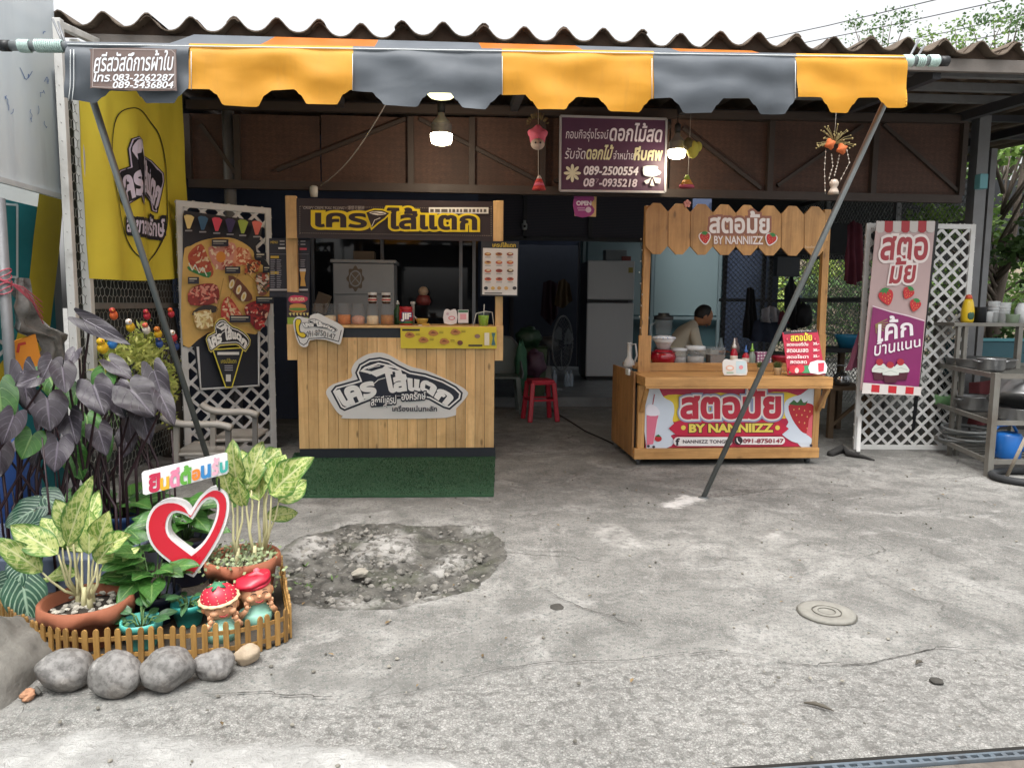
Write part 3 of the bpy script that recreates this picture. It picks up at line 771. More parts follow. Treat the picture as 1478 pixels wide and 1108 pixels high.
# dark sheet closing the roof space over the right hand side, chain link behind and beside
def chain(b, o, u, v, W, H, s=.055, w=.0028):
    """diamond mesh in the plane (u, v) from o"""
    o, u, v = Vector(o), Vector(u), Vector(v); nn = u.cross(v).normalized()
    k = -H
    while k < W:
        for sg in (1, -1):
            a = (k, 0.) if sg > 0 else (k, H); c = (k + H, H) if sg > 0 else (k + H, 0.)
            def clip(p, q):
                t0, t1 = 0., 1.; dx = q[0] - p[0]
                for lo, hi in ((0, W),):
                    ta, tb = (lo - p[0]) / dx, (hi - p[0]) / dx; t0, t1 = max(t0, min(ta, tb)), min(t1, max(ta, tb))
                return (t0, t1) if t0 < t1 else None
            r = clip(a, c)
            if r:
                A = [p + (q - p) * r[0] for p, q in zip(a, c)]; C = [p + (q - p) * r[1] for p, q in zip(a, c)]
                b.bar(o + u * A[0] + v * A[1] + nn * .002 * sg, o + u * C[0] + v * C[1] + nn * .002 * sg, w, w)
        k += s
chain_m = mat('galvanised_wire', '#55585a', .5, .5, var=.2)
BY = 10.6
xr0, xr1 = P(1040, 400, BY).x, P(1420, 400, BY).x
ct = thing('chain_link_fence', ((xr0 + xr1) / 2, BY, 0), 'dark chain link fence at the back of the shop behind the strawberry stall', 'fence')
b = MB(steel_d)
for p in (1046, 1102, 1112, 1190, 1300, 1415): u = P(p, 400, BY).x; b.bar((u, BY, 0), (u, BY, 3.15), .05, .05)
for z in (.05, 1.35, 2.1): b.bar((xr0, BY, z), (xr1, BY, z), .045, .045)
b.build('frame', ct)
b = MB(chain_m); chain(b, (xr0, BY - .03, .05), (1, 0, 0), (0, 0, 1), xr1 - xr0, 2.2, .075, .007); b.build('wire_mesh', ct)
ds = MB(mat('dark_tarp', '#2a2c31', .8, var=.2)); ds.box((P(1112, 300, BY).x, BY - .08, 1.95), (xr1 + 1, BY - .06, 3.15)); ds.box((xr0 - .2, BY - .09, 2.25), (P(1112, 300, BY).x, BY - .07, 3.15))
ds.build('tarpaulin', label='dark tarpaulin closing the upper back of the shop over the chain link', cat='tarpaulin')
# side yard fence at the right edge
XR = 5.1
st = thing('chain_link_fence', (XR, 8, 0), 'grey framed chain link side fence by the shelf at the edge of the yard', 'fence')
b = MB(steel_g)
for y in (6.75, 8.2, 9.8): b.bar((XR, y, 0), (XR, y, 2.75), .06, .06)
for z in (1.36, 2.1, 2.72): b.bar((XR, 6.75, z), (XR, 10.5, z), .05, .05)
b.build('frame', st)
b = MB(mat('wire_light', '#8a8d8c', .5, .4)); chain(b, (XR, 6.75, .05), (0, 1, 0), (0, 0, 1), 3.7, 2.65, .075, .005); b.build('wire_mesh', st)

# ------------------------------------------------------------------ left boundary
paint_w = mat('weathered_white_paint', '#c3c6c8', .6, var=.14, scale=4, stain='#8f8a80', stain_amt=.45, bump=.15)
sheet_m = mat('painted_sheet', '#d3dbe0', .55, var=.1, scale=1.6, stain='#9aa0a6', stain_amt=.35, stretch=(1, 3, .6))
XW = -2.42
ZB = PX(86, 284, XW).z
yw = PX(88, 200, XW).y
lw = thing('painted_metal_sheet', (XW, 3.6, ZB), 'pale blue white metal sheet wall with blue pen scribbles at the left edge', 'wall')
MB(sheet_m).box((XW - .03, 1.6, ZB), (XW, yw, 3.3)).build('sheet', lw, bevel=.004)
b = MB(paint_w); b.bar((XW + .01, 1.6, ZB), (XW + .01, yw, ZB), .02, .03); b.build('edge_rail', lw)
pw = Pl((XW, 3.5, 2.2), (0, 1, 0), (0, 0, 1)); pr = Print(pw)
rs = random.Random(5)
for cx_, cy_, n_ in ((28, 98, 7), (40, 110, 6), (8, 138, 7), (14, 165, 3), (62, 45, 6), (62, 118, 6), (62, 175, 4), (42, 158, 6), (52, 165, 4), (56, 140, 5)):
    x, y = cx_, cy_; pts = []
    for i in range(n_): pts.append((x, y)); x += rs.uniform(-1.5, 4); y += rs.uniform(-7, 7)
    pr.line(pts, .9, '#6d86b4')
pr.build('scribble', lw)
# mural wall below
XM = -2.62
mw = thing('mural_wall', (XM, 3.5, 0), 'teal and yellow painted wall below the pale metal sheet', 'wall')
MB(mat('mural_teal', '#1f7a80', .6, var=.12, stain='#195a62')).box((XM - .1, -3, 0), (XM, 5.2, ZB - .05)).build('wall_face', mw)
pm = Pl((XM, 3.5, 1), (0, 1, 0), (0, 0, 1)); pr = Print(pm)
pr.poly([(57, 270), (92, 278), (85, 360), (72, 470), (40, 560), (0, 600), (-30, 560), (20, 500), (40, 420), (48, 340)], mat('mural_yellow', '#c9b02c', .6, var=.1))
pr.line([(-10, 293), (24, 296), (24, 400), (-10, 400)], 3.2, '#c8d2d4'); pr.line([(-20, 480), (10, 500), (-5, 515)], 5, '#d0d6d8'); pr.build('painting', mw)
# street side ground beyond: plain wall far left so that the yard is closed
MB(mat('street_wall', '#8b8d8c', .8, var=.2)).box((-7, 5.3, 0), (-2.72, 5.5, 3)).build('boundary_wall', label='plain grey boundary wall running off behind the mural wall', cat='wall')

# grey pole with string at the extreme left
q = PX(8, 430, -2.35)
t = thing('thin_post', (q.x, q.y, 0), 'thin grey post at the left edge tied with pink string', 'post')
MB(steel_g).tube([(q.x, q.y, 0), (q.x, q.y, 1.78)], .028, 12).build('pole', t)
b = MB(mat('pink_string', '#c25a68', .8)); rs = random.Random(3)
for k in range(9): z = 1.3 + .012 * k; b.tube([(q.x + .034 * math.cos(a), q.y + .034 * math.sin(a), z + .02 * math.sin(a + k)) for a in np.linspace(0, 6.28, 11)], .003, 5)
for k in range(5): b.tube([(q.x + .03, q.y, 1.34), (q.x + .05, q.y + .08 + .02 * k, 1.32 - .02 * k), (q.x + .07, q.y + .22, 1.24 - .03 * k)], .003, 5)
b.build('string', t)
# grey rag and orange board hung on it
rag_m = mat('grey_rag', '#8d8a86', .95, var=.5, scale=18, rnd=.4, bump=.8, bscale=120, stain='#2d2b2a', stain_amt=.7)
def rag(name, pts, lab, X, seed, cols=None):
    b = MB(cols or rag_m); n = 16
    L = [lerp_poly([p[0] for p in pts], t) for t in np.linspace(0, 1, n)]; Rr = [lerp_poly([p[1] for p in pts], t) for t in np.linspace(0, 1, n)]
    vs = []
    for i in range(n):
        for j in range(12):
            f = j / 11; x, y = L[i][0] + (Rr[i][0] - L[i][0]) * f, L[i][1] + (Rr[i][1] - L[i][1]) * f
            w = noise.noise((f * 3, i * .4, seed)); p = PX(x + 5 * noise.noise((f * 5, i * .8, seed + 2)), y + 5 * w, X); p.x += .05 * w + .02 * math.sin(f * 14 + i * .3); vs.append(p)
    b.add(vs, [(i * 12 + j, i * 12 + j + 1, (i + 1) * 12 + j + 1, (i + 1) * 12 + j) for i in range(n - 1) for j in range(11)], smooth=True)
    return b.build(name, label=lab, cat='rag')
rag('hanging_rag', [((22, 402), (38, 402)), ((18, 440), (46, 445)), ((20, 480), (70, 470)), ((60, 492), (98, 480)), ((66, 520), (96, 518))], 'frayed dirty grey rag hanging beside the thin post', -2.33, 1)
b = MB(mat('orange_board', '#d98a2b', .6, var=.1)); po = Pl(PX(40, 520, -2.34), (.35, .94, 0), (0, 0, 1))
b.slab([pxloop(po, [(20, 492), (50, 482), (62, 535), (60, 545), (22, 546)])], po, -.006, .006)
t = thing('orange_board', po.o, 'small orange board with a red mark hung beside the thin post', 'board'); b.build('board', t)
pr = Print(po, .007); pr.line([(24, 508), (26, 497), (35, 495)], 4, '#b8392c'); pr.build('mark', t)

# ------------------------------------------------------------------ wire mesh fence with white posts
XF = -2.2
def hexmesh(b, X, y0, y1, z0, z1, s=.034, r=.0016):
    rows = int((z1 - z0) / (s * 1.5)); cols = int((y1 - y0) / (s * 1.732))
    for i in range(rows):
        for j in range(cols):
            oy = y0 + (j + .5 * (i % 2)) * s * 1.732; oz = z0 + i * s * 1.5
            jit = lambda k: .006 * noise.noise((oy * 9 + k, oz * 9, k))
            c = (X + jit(1) * 2, oy, oz); p1 = (X, oy + s * .866, oz + s * .5); p2 = (X, oy - s * .866, oz + s * .5); p3 = (X, oy, oz - s)
            for p in (p1, p2, p3):
                b.bar(c, p, r * 1.8, r * 1.8)
tf = thing('wire_mesh_fence', (XF, 5.5, 0), 'white posted fence of fine wire mesh behind the yellow banner', 'fence')
white_m = mat('white_post', '#c9c8c4', .6, var=.12, scale=5, stain='#77726a', stain_amt=.6)
b = MB(white_m)
ya, yb, yc = PX(98, 300, XF).y, PX(121, 300, XF).y, PX(263, 300, XF).y
b.bar((XF, ya, 0), (XF, ya, 2.83), .045, .045); b.bar((XF, yb, .55), (XF, yb, 2.78), .05, .05)
b.bar((XF, ya, 2.8), (XF, yc, 3.05), .04, .04); b.bar((XF, ya - .02, 2.66), (XF, yb, 2.72), .03, .03); b.build('post', tf, bevel=.004)
b = MB(mat('grey_rail', '#6b6864', .8, var=.25, stain='#37322d')); b.bar((XF, yb, 1.22), (XF, yc, 1.22), .035, .04); b.bar((XF, yb, .3), (XF, yc, .3), .035, .04); b.build('rail', tf)
b = MB(mat('mesh_wire', '#85857f', .6, .4, var=.3)); hexmesh(b, XF, ya, yc + .02, .1, 2.7); b.build('wire_mesh', tf)
q = PX(252, 500, XF); b = MB(mat('tree_bark', '#4d463f', .95, var=.5, scale=9, bump=.9, bscale=40, stain='#26221f', stretch=(1, 1, .25)))
b.tube([(q.x - .06 + .02 * math.sin(z * 3), q.y + .02, z) for z in np.linspace(0, 2.6, 14)], [.085 - .012 * z + .006 * math.sin(z * 9) for z in np.linspace(0, 2.6, 14)], 12)
b.build('wooden_post', label='rough dark bark covered post at the far end of the wire mesh fence', cat='post')
MB(mat('dark_back_sheet', '#3b3d3c', .9, var=.4, scale=3, stain='#23221f')).box((XF - .2, yb + .15, 0), (XF - .16, 6.55, 2.65)).build('back_sheet', label='dark weathered sheet close behind the wire mesh fence', cat='sheet')

# yellow banner
ban_y = mat('banner_yellow', '#d6c53e', .75, var=.07, scale=3, stain='#b8a632', stain_amt=.25)
pb = Pl(PX(190, 300, XF + .05), (0, 1, 0), (0, 0, 1), wave=lambda u, v: .014 * math.sin(u * 13 + .8 * v) * (1.1 - .5 * v) + .012 * math.sin(u * 5.5 + 2 - 2 * v) + .01 * noise.noise((u * 6, v * 3, 0)))
tb = thing('hanging_banner', pb.o, 'yellow cloth banner with black crepe shop emblem hung on the wire fence', 'banner')
c = [pb.uv(*p) for p in ((118, 118), (262, 128), (268, 400), (135, 402))]
b = MB(ban_y); N = 40; vs = []
for d in (0, -.003):
    for i in range(N + 1):
        for j in range(N + 1):
            f, g = j / N, i / N; p = [c[3][k] * (1 - f) * (1 - g) + c[2][k] * f * (1 - g) + c[0][k] * (1 - f) * g + c[1][k] * f * g for k in (0, 1)]
            vs.append(pb.w(p[0], p[1] - .02 * math.sin(f * math.pi) * (1 - g), d))
M1 = (N + 1) ** 2
b.add(vs, [(o + i * (N + 1) + j, o + i * (N + 1) + j + 1, o + (i + 1) * (N + 1) + j + 1, o + (i + 1) * (N + 1) + j) for o in (0, M1) for i in range(N) for j in range(N)], smooth=True); b.build('cloth', tb)
pr = Print(pb, .006)
ring = [(168, 290), (162, 260), (161, 230), (164, 195), (172, 165), (185, 156), (200, 160), (217, 176), (230, 200), (237, 230), (240, 262), (240, 300), (235, 340), (226, 368), (213, 379), (202, 374), (190, 360), (178, 330)]
pr.line(smooth_loop(ring, 4), 1.4, '#23231c', closed=True)
emb = [(165, 254), (172, 245), (184, 240), (181, 215), (184, 200), (194, 196), (202, 202), (206, 225), (220, 232), (235, 250), (236, 262), (229, 308), (222, 305), (219, 292), (207, 282), (202, 297), (197, 284), (180, 299), (172, 290)]
pr.poly(emb, '#20202a'); pr.loops(offset2([emb], -1.3), '#c8bfd8'); pr.loops(offset2([emb], -2.6), '#1c1c26')
pr.text('เคร', [(169, 262), (197, 246)], [(176, 292), (199, 276)], '#d8d0e4', bold=.05)
pr.text('ไส้แตก', [(203, 228), (218, 240), (233, 262)], [(203, 276), (216, 282), (227, 300)], '#d8d0e4', bold=.05)
pr.poly([(185, 218), (190, 202), (198, 204), (203, 222), (200, 240)], '#d8d0e4', 3); pr.poly([(190, 222), (198, 214), (202, 228), (199, 262), (193, 240)], '#1c1c26')
pr.text('สาขาองครักษ์', [(182, 310), (234, 316)], [(182, 334), (234, 342)], '#d8d0e4', bold=.03, ol=[(.16, '#20202a')])
pr.build('print', tb)

# ------------------------------------------------------------------ lattice screens
lat_w = mat('white_lattice', '#c4c4c2', .6, var=.08, scale=6, stain='#98948c', stain_amt=.4)
def lattice(name, pl, W, H, s, w, lab, frame=.05, t=.012):
    th = thing(name, pl.w(W / 2, 0), lab, 'lattice screen')
    b = MB(lat_w)
    for sg in (1, -1):
        k = -H
        while k < W:
            a = (k, 0.) if sg > 0 else (k, H); c = (k + H, H) if sg > 0 else (k + H, 0.)
            t0, t1 = max(0, (0 - a[0]) / H), min(1, (W - a[0]) / H)
            if t0 < t1:
                A = [p + (q - p) * t0 for p, q in zip(a, c)]; C = [p + (q - p) * t1 for p, q in zip(a, c)]
                b.bar(pl.w(*A, .004 * sg), pl.w(*C, .004 * sg), w, .006, up=pl.n)
            k += s
    b.build('slats', th)
    b = MB(lat_w); f = frame
    for a, c in (((0, f / 2), (W, f / 2)), ((0, H - f / 2), (W, H - f / 2)), ((f / 2, 0), (f / 2, H)), ((W - f / 2, 0), (W - f / 2, H))): b.bar(pl.w(*a, .001 * a[0]), pl.w(*c, .001 * a[0]), f, t * 2.2, up=pl.n)
    b.build('frame', th, bevel=.003); return th
A, B = P(265, 605, 6.02), P(399, 645, 6.42); A.z = B.z = 0
pl1 = Pl(A, B - A, (0, 0, 1)); W1 = (B - A).length
lattice('lattice_screen', pl1, W1, 2.03, .135, .024, 'white lattice screen leaning beside the crepe stall and covered by a menu board')
# big menu poster on it
tm = thing('menu_poster', pl1.pt(330, 560, .02), 'dark menu poster with a giant filled crepe on the left lattice screen', 'poster')
pp = Pl(pl1.o + pl1.n * .02, pl1.u, pl1.v)
out = [(264, 312), (266, 304), (372, 319), (378, 330), (375, 345), (369, 355), (370, 363), (385, 378), (392, 390), (393, 430), (378, 470), (373, 480), (372, 558), (288, 563), (280, 500), (264, 500)]
b = MB(mat('poster_dark', '#151823', .5, var=.1)); b.slab([pxloop(pp, out)], pp, -.004, .004); b.build('board', tm)
pr = Print(pp, .005)
crepe = mat('print_crepe', '#cfa75a', .5, var=.2, scale=10)
pr.loops([smooth_loop([(264, 372), (275, 355), (300, 345), (330, 343), (350, 350), (365, 362), (368, 375), (388, 392), (393, 425), (375, 478), (350, 480), (300, 480), (264, 498)], 3)], crepe)
def topping(pts, base, blobs, seed):
    pr.poly(pts, base, 3); r = random.Random(seed); xs = [p[0] for p in pts]; ys = [p[1] for p in pts]; lp = {}
    for k in range(70):
        x, y = r.uniform(min(xs), max(xs)), r.uniform(min(ys), max(ys))
        if in_poly(x, y, pts):
            a = r.uniform(0, 3); w, h = r.uniform(1.5, 5), r.uniform(1, 2); lp.setdefault(r.choice(blobs), []).append([(x + w * math.cos(t) * math.cos(a) - h * math.sin(t) * math.sin(a), y + w * math.cos(t) * math.sin(a) + h * math.sin(t) * math.cos(a)) for t in np.linspace(0, 6.28, 9)[:-1]])
    for cc, l in lp.items(): pr.loops(l, cc)
topping([(272, 366), (290, 352), (300, 372), (308, 392), (300, 400), (275, 382)], '#b4502f', ['#d8b890', '#a83a28', '#e2c8a0'], 1)
pr.poly([(271, 384), (290, 394), (304, 392), (301, 401), (285, 396), (272, 390)], '#2d7a3c', 2); pr.line([(272, 380), (277, 390), (281, 382), (287, 394), (292, 386), (298, 398)], 1.6, '#dcdccc')
topping([(300, 358), (328, 350), (340, 356), (334, 384), (312, 388)], '#cf8a78', ['#e0b49a', '#b85a4c', '#e8cfae'], 2); pr.ell(318, 371, 7, 8, '#d88a30')
topping([(340, 358), (358, 362), (362, 378), (348, 382), (336, 384)], '#d6916c', ['#e8c69c', '#c0603c'], 3)
topping([(358, 376), (374, 378), (370, 392), (352, 394)], '#cc7a48', ['#e8c08c', '#b04c2c', '#503020'], 4)
topping([(272, 420), (290, 410), (312, 412), (312, 436), (274, 440)], '#8c2a22', ['#c8584a', '#d8927c', '#6a1c1c'], 5)
pr.poly([(328, 398), (344, 404), (362, 426), (360, 434), (346, 434), (334, 420)], '#6a3a26', 2)
for x, y in ((333, 410), (343, 418), (350, 428)): pr.ell(x, y, 3.5, 7, '#e4d8b8', a=.3); pr.ell(x, y, 1.6, 4, '#d8b860', a=.3)
topping([(368, 398), (384, 394), (386, 420), (372, 426)], '#8c5a4a', ['#d8c8b8', '#4a4838', '#b04838'], 6)
topping([(318, 440), (328, 428), (342, 446), (348, 460), (320, 462)], '#b83a2c', ['#e0c49c', '#d87858'], 7)
topping([(350, 446), (366, 434), (388, 436), (378, 470), (366, 474)], '#8e1f22', ['#c83a34', '#e0b49a', '#5c1218'], 8)
pr.poly([(276, 450), (292, 440), (310, 442), (310, 450), (280, 456)], '#2a211c', 2); topping([(278, 452), (302, 448), (304, 470), (284, 474)], '#b89458', ['#e6d8ac', '#d8c88c'], 9)
pr.line([(320, 402), (306, 470)], 1, '#a8803c'); pr.line([(342, 392), (326, 440)], 1, '#a8803c'); pr.line([(350, 392), (392, 430)], 1, '#a8803c')
for x, y, w in ((303, 346, 24), (322, 385, 22), (365, 365, 16), (376, 384, 14), (366, 428, 26), (328, 455, 30), (268, 400, 16)):
    pr.rect(x, y, x + w, y + 10, '#1c1f2c'); pr.rect(x + 2, y + 2, x + w - 3, y + 3.6, '#c8c4b0'); pr.rect(x + 2, y + 5.4, x + w - 7, y + 6.6, '#8c8a84')
for x, c in ((269, '#d8bf7c'), (289, '#2f5a78'), (309, '#d8455a'), (328, '#3a2f5c'), (346, '#93a53c'), (366, '#d8695a')):
    pr.poly([(x - 7, 313 + (x - 270) * .09), (x - 3, 311 + (x - 270) * .09), (x + 4, 312 + (x - 270) * .09), (x + 8, 315 + (x - 270) * .09), (x + 2, 331 + (x - 270) * .09), (x - 2, 331 + (x - 270) * .09)], c)
    pr.rect(x - 5, 333 + (x - 270) * .09, x + 5, 335 + (x - 270) * .09, '#8f8c90')
# emblem and cone at the foot of the poster
def emblem(pr, f, c0='#15161e', c1='#e6e4de', ring=None):
    """shop emblem: arched band with a crepe cone; f maps the unit space of the big stall emblem (zoom pixels) to photo pixels"""
    L0 = [(318, 428), (345, 395), (478, 358), (462, 318), (485, 268), (545, 235), (610, 226), (665, 240), (720, 272), (790, 306), (880, 322), (985, 358), (1060, 398), (1100, 436), (1092, 478), (1022, 538), (985, 528), (900, 480), (850, 470), (650, 476), (560, 482), (400, 545), (372, 530)]
    m = lambda l: [f(*p) for p in l]
    if ring: pr.loops([m(offset2([L0], 14)[0])], ring)
    pr.loops([m(L0)], c0); pr.loops([m(offset2([L0], -11)[0])], c1); pr.loops([m(offset2([L0], -20)[0])], c0)
    pr.poly(m([(490, 310), (520, 285), (600, 258), (680, 275), (735, 300), (740, 330), (700, 310), (640, 322), (585, 345), (540, 322)]), c1); 
    pr.poly(m([(515, 300), (560, 285), (600, 270), (640, 275), (625, 290), (590, 300), (560, 310)]), c0); pr.poly(m([(655, 285), (700, 292), (725, 305), (690, 300)]), c0)
    pr.line(m([(540, 296), (575, 283), (610, 278)]), 1.0, c1); pr.poly(m([(500, 328), (560, 326), (600, 350), (575, 385), (520, 360)]), c0)
    pr.line(m([(572, 384), (600, 360), (640, 348)]), 1.0, c1)
    pr.text('เคร', m([(352, 430), (455, 398), (565, 372)]), m([(402, 512), (490, 482), (585, 446)]), c1, bold=.06)
    pr.text('ไส้แตก', m([(625, 300), (760, 318), (900, 345), (1066, 432)]), m([(655, 432), (770, 420), (880, 424), (1000, 506)]), c1, bold=.06)
cone = [(302, 503), (348, 500), (331, 558), (321, 558)]
pr.poly(cone, '#d8c83a'); pr.loops(offset2([cone], -1.6), '#14161f')
emblem(pr, lambda x, y: (298 + (x - 318) / 782 * 62 - 4, 460 + (y - 226) / 320 * 46 + (x - 318) * .0), ring='#c9b85a')
pr.rect(309, 507, 340, 511, '#d8d4cc'); pr.tbox('เครปไส้แตก', 314, 516, 336, 523, '#c9b83a'); pr.rect(321, 539, 328, 549, '#c8c4bc')
for y in (526, 529, 532): pr.rect(319, y, 331, y + 1.3, '#9a98a0')
pr.build('print', tm)
MB(lat_w).tube([pl1.pt(372, 478, .03), pl1.pt(372, 556, .03), pl1.pt(288, 561, .03), pl1.pt(284, 500, .03)], .012, 4).build('trim', tm)
# two pale chair arms in front of the lattice: a white plastic armchair pair
def arm_chair(px, py, Y, w, lab, rz):
    q = P(px, py, Y); t = thing('plastic_chair', (q.x, Y, 0), lab, 'chair', 'pale plastic chairs by the left lattice')
    cm = mat('pale_plastic', '#96918a', .45, var=.08, stain='#7d776f'); z = q.z; x = q.x
    b = MB(cm); pts = [(x - w / 2, Y, z + .05), (x - w * .42, Y, z + .02), (x - w * .25, Y, z - .005), (x, Y, z - .012), (x + w * .3, Y, z - .012), (x + w / 2, Y, z - .035)]
    b.ribbon(pts, .085, .05)
    b.build('armrest', t)
    b = MB(cm); b.bar((x + w * .42, Y, 0), (x + w * .45, Y, z - .02), .035, .03, mat('chair_leg_grey', '#6b6865', .5)); b.bar((x - w * .35, Y + .02, 0), (x - w * .3, Y, z), .035, .03); b.build('front_legs', t)
    b = MB(cm); b.box((x - w * .4, Y, z - .24), (x + w * .4, Y + .48, z - .215)); b.build('seat', t, bevel=.01)
q = P(285, 612, 5.4)
arm_chair(285, 610, 5.3, .47, 'pale plastic chair in front, its armrest nearest the planted corner', 0)
arm_chair(332, 592, 5.55, .40, 'pale plastic chair behind, its armrest close to the menu poster', 0)

# ------------------------------------------------------------------ awning
def cloth_mat(name, c, rough=.62, tl=.3):
    n = NT(name); v = n.co(); g = n.noise(v, 4, 5, .6)
    col = n.mix(n.ramp(g, [(.3, 0), (.7, 1)]), tuple(x * .86 for x in lin(c)), lin(c)); col = n.mix(n.ramp(n.noise(n.co((7, 7, 1.2)), 2.2, 6, .7), [(.52, 0), (.75, .3)]), col, tuple(x * .55 + .02 for x in lin(c))); n.bump(n.math('ADD', n.noise(n.co((2, 2, 3)), 1.5, 2, .5, .6), n.math('MULTIPLY', n.noise(n.co((2, 2, 4)), 7, 3, .5, 1.), .05)), .28, .03)
    n.fin(col, rough); tr = n.n('BsdfTranslucent'); n.l(col, tr.inputs[0]); mx = n.n('MixShader'); mx.inputs[0].default_value = tl
    n.l(n.b.outputs[0], mx.inputs[1]); n.l(tr.outputs[0], mx.inputs[2]); n.l(mx.outputs[0], n.t.nodes['Material Output'].inputs[0]); return n.m
aw_y, aw_k = cloth_mat('awning_yellow', '#e0a02a'), cloth_mat('awning_grey', '#52585f', .6, .06)
aw_under = cloth_mat('awning_yellow_underlit', '#dc7a1a', .5, .45)  # yellow cloth seen from below, light through it painted as orange
AY = 3.75
bl, br_ = P(20, 66.5, AY), P(1352, 88.5, AY)
ta = thing('awning', ((bl.x + br_.x) / 2, AY, 0), 'yellow and grey striped canvas awning on a rope wrapped front pipe with slanting poles', 'awning')
pipe_m = mat('galvanised_pipe', '#8d9294', .4, .5, var=.12, stain='#5f6062')
MB(pipe_m).tube([bl + (bl - br_) * .008, br_ + (br_ - bl) * .006], .022, 12).build('front_pipe', ta)
b = MB(mat('pipe_cap', '#1d1e20', .5)); dv = (br_ - bl).normalized()
for e, s_ in ((bl, -1), (br_, 1)): MB(MATS['pipe_cap']).tube([e + dv * s_ * .015, e + dv * s_ * .06], .025, 12).build('pipe_cap', ta)
b = MB(mat('pale_rope', '#b9cfc9', .9, var=.2, scale=60))
def wrap(c, d, L, turns, r, rr):
    d = d.normalized(); u = d.orthogonal().normalized(); v = d.cross(u); n = turns * 10
    b.tube([c + d * (L * i / n) + (u * math.cos(2 * math.pi * i / 10) + v * math.sin(2 * math.pi * i / 10)) * r for i in range(n + 1)], rr, 5)
for x0, x1, tn in ((28, 44, 7), (52, 92, 13)): p, q = P(x0, 66.5, AY), P(x1, 67, AY); wrap(p, q - p, (q - p).length, tn, .026, .0045)
b.build('rope', ta); b = MB(MATS['pale_rope'])
for x0, x1, tn in ((1303, 1316, 6), (1322, 1334, 4), (1340, 1354, 6)): p, q = P(x0, 88, AY), P(x1, 88, AY); wrap(p, q - p, (q - p).length, tn, .026, .0045)
b.build('rope', ta)
b = MB(mat('tie_rod', '#77797c', .5, .3))
for a_, c_ in (((76, 28), (94, 70)), ((84, 32), (97, 72)), ((1326, 58), (1308, 92)), ((1334, 66), (1316, 96))): b.tube([P(*a_, AY + .1), P(*c_, AY + .02)], .006, 6)
b.tube([P(94, 70, AY), P(97, 110, AY - .02), P(102, 150, AY), P(96, 90, AY)], .004, 5); b.tube([P(1310, 92, AY), P(1302, 104, AY), P(1302, 120, AY)], .004, 5)
b.build('tie_rods', ta)
pole_m = mat('grey_pole', '#6d7272', .45, .35, var=.14, stain='#55534e')
for top, base in (((112, 76), (316, 712)), ((1303, 92), (1015, 718))):
    a, c = P(*top, AY + .03), G(*base); b = MB(pole_m); b.tube([a, c], .017, 12)
    b.build('support_pole', ta)
    MB(pole_m).lathe([(.035, 0), (.035, .006), (.02, .008)], c, 10).build('pole_foot', ta)
# valance: stripes with a scalloped lower edge
edge = [(97, 143), (108, 146), (138, 149), (150, 140), (160, 131), (196, 131), (203, 140), (215, 151), (255, 152), (262, 142), (275, 131), (304, 131), (314, 138), (325, 154), (372, 155), (384, 138), (394, 132), (426, 131), (436, 140), (445, 153), (487, 153), (497, 138), (508, 132), (537, 134), (547, 144), (556, 154), (602, 156), (611, 144), (620, 137), (650, 137), (658, 146), (669, 158), (700, 159), (710, 148), (722, 138), (757, 138), (766, 147), (777, 160), (814, 161), (822, 150), (832, 142), (862, 142), (870, 150), (880, 162), (922, 163), (930, 152), (938, 144), (965, 144), (974, 152), (986, 165), (1025, 164), (1033, 153), (1042, 144), (1078, 143), (1087, 152), (1099, 165), (1130, 166), (1138, 154), (1147, 143), (1180, 143), (1188, 152), (1197, 164), (1221, 164), (1228, 153), (1236, 143), (1262, 143), (1270, 150), (1279, 157), (1300, 157), (1308, 154)]
def ev(x):
    for (xa, ya), (xb, yb) in zip(edge, edge[1:]):
        if xa <= x <= xb: t = (x - xa) / (xb - xa); t = t * t * (3 - 2 * t); return ya + (yb - ya) * t
    return edge[-1][1]
def barz(x): return 68.5 + (x - 97) / (1310 - 97) * 19
bnd = [97, 275, 510, 724, 942, 1147, 1308]
def vw(X, Z, k): return .014 * math.sin(X * 9 + 1.3 * Z + k) * (2.5 - Z) * 3 + (.03 if k % 2 == 0 else .02) * noise.noise((X * 5, Z * 8, k)) * min(1, (2.55 - Z) * 6)
for k, (x0, x1) in enumerate(zip(bnd, bnd[1:])):
    b = MB(aw_k if k % 2 == 0 else aw_y); N = 64; M_ = 14; vs = []
    for i in range(N + 1):
        x = x0 + (x1 - x0) * i / N; yt = barz(x) - 2.5; yb = ev(x)
        if k == 0 and i < 6: pass
        for j in range(M_ + 1):
            p = P(x - (6 * (j / M_) ** 2 if k == 5 and i == N else 0), yt + (yb - yt) * j / M_, AY - .026); p.y += vw(p.x, p.z, k) - .02 * (1 - math.exp(-j)); vs.append(p)
    fs = [(i * (M_ + 1) + j, i * (M_ + 1) + j + 1, (i + 1) * (M_ + 1) + j + 1, (i + 1) * (M_ + 1) + j) for i in range(N) for j in range(M_)]
    b.add(vs, fs, smooth=True)
    # pocket over the pipe
    vs = []
    for i in range(N + 1):
        x = x0 + (x1 - x0) * i / N; c = P(x, barz(x), AY)
        for a in np.linspace(-.5, math.pi + .2, 9): vs.append(c + Vector((0, -math.cos(a) * .025, math.sin(a) * .025)))
    b.add(vs, [(i * 9 + j, (i + 1) * 9 + j, (i + 1) * 9 + j + 1, i * 9 + j + 1) for i in range(N) for j in range(8)], smooth=True)
    b.build('valance', ta)
b = MB(mat('seam_glint_white', '#d2d6d6', .6))
b.tube([P(x, barz(x) - 4.5, AY - .03) for x in np.linspace(97, 1308, 40)], .003, 4)  # pale line is a painted highlight along the top of the pipe
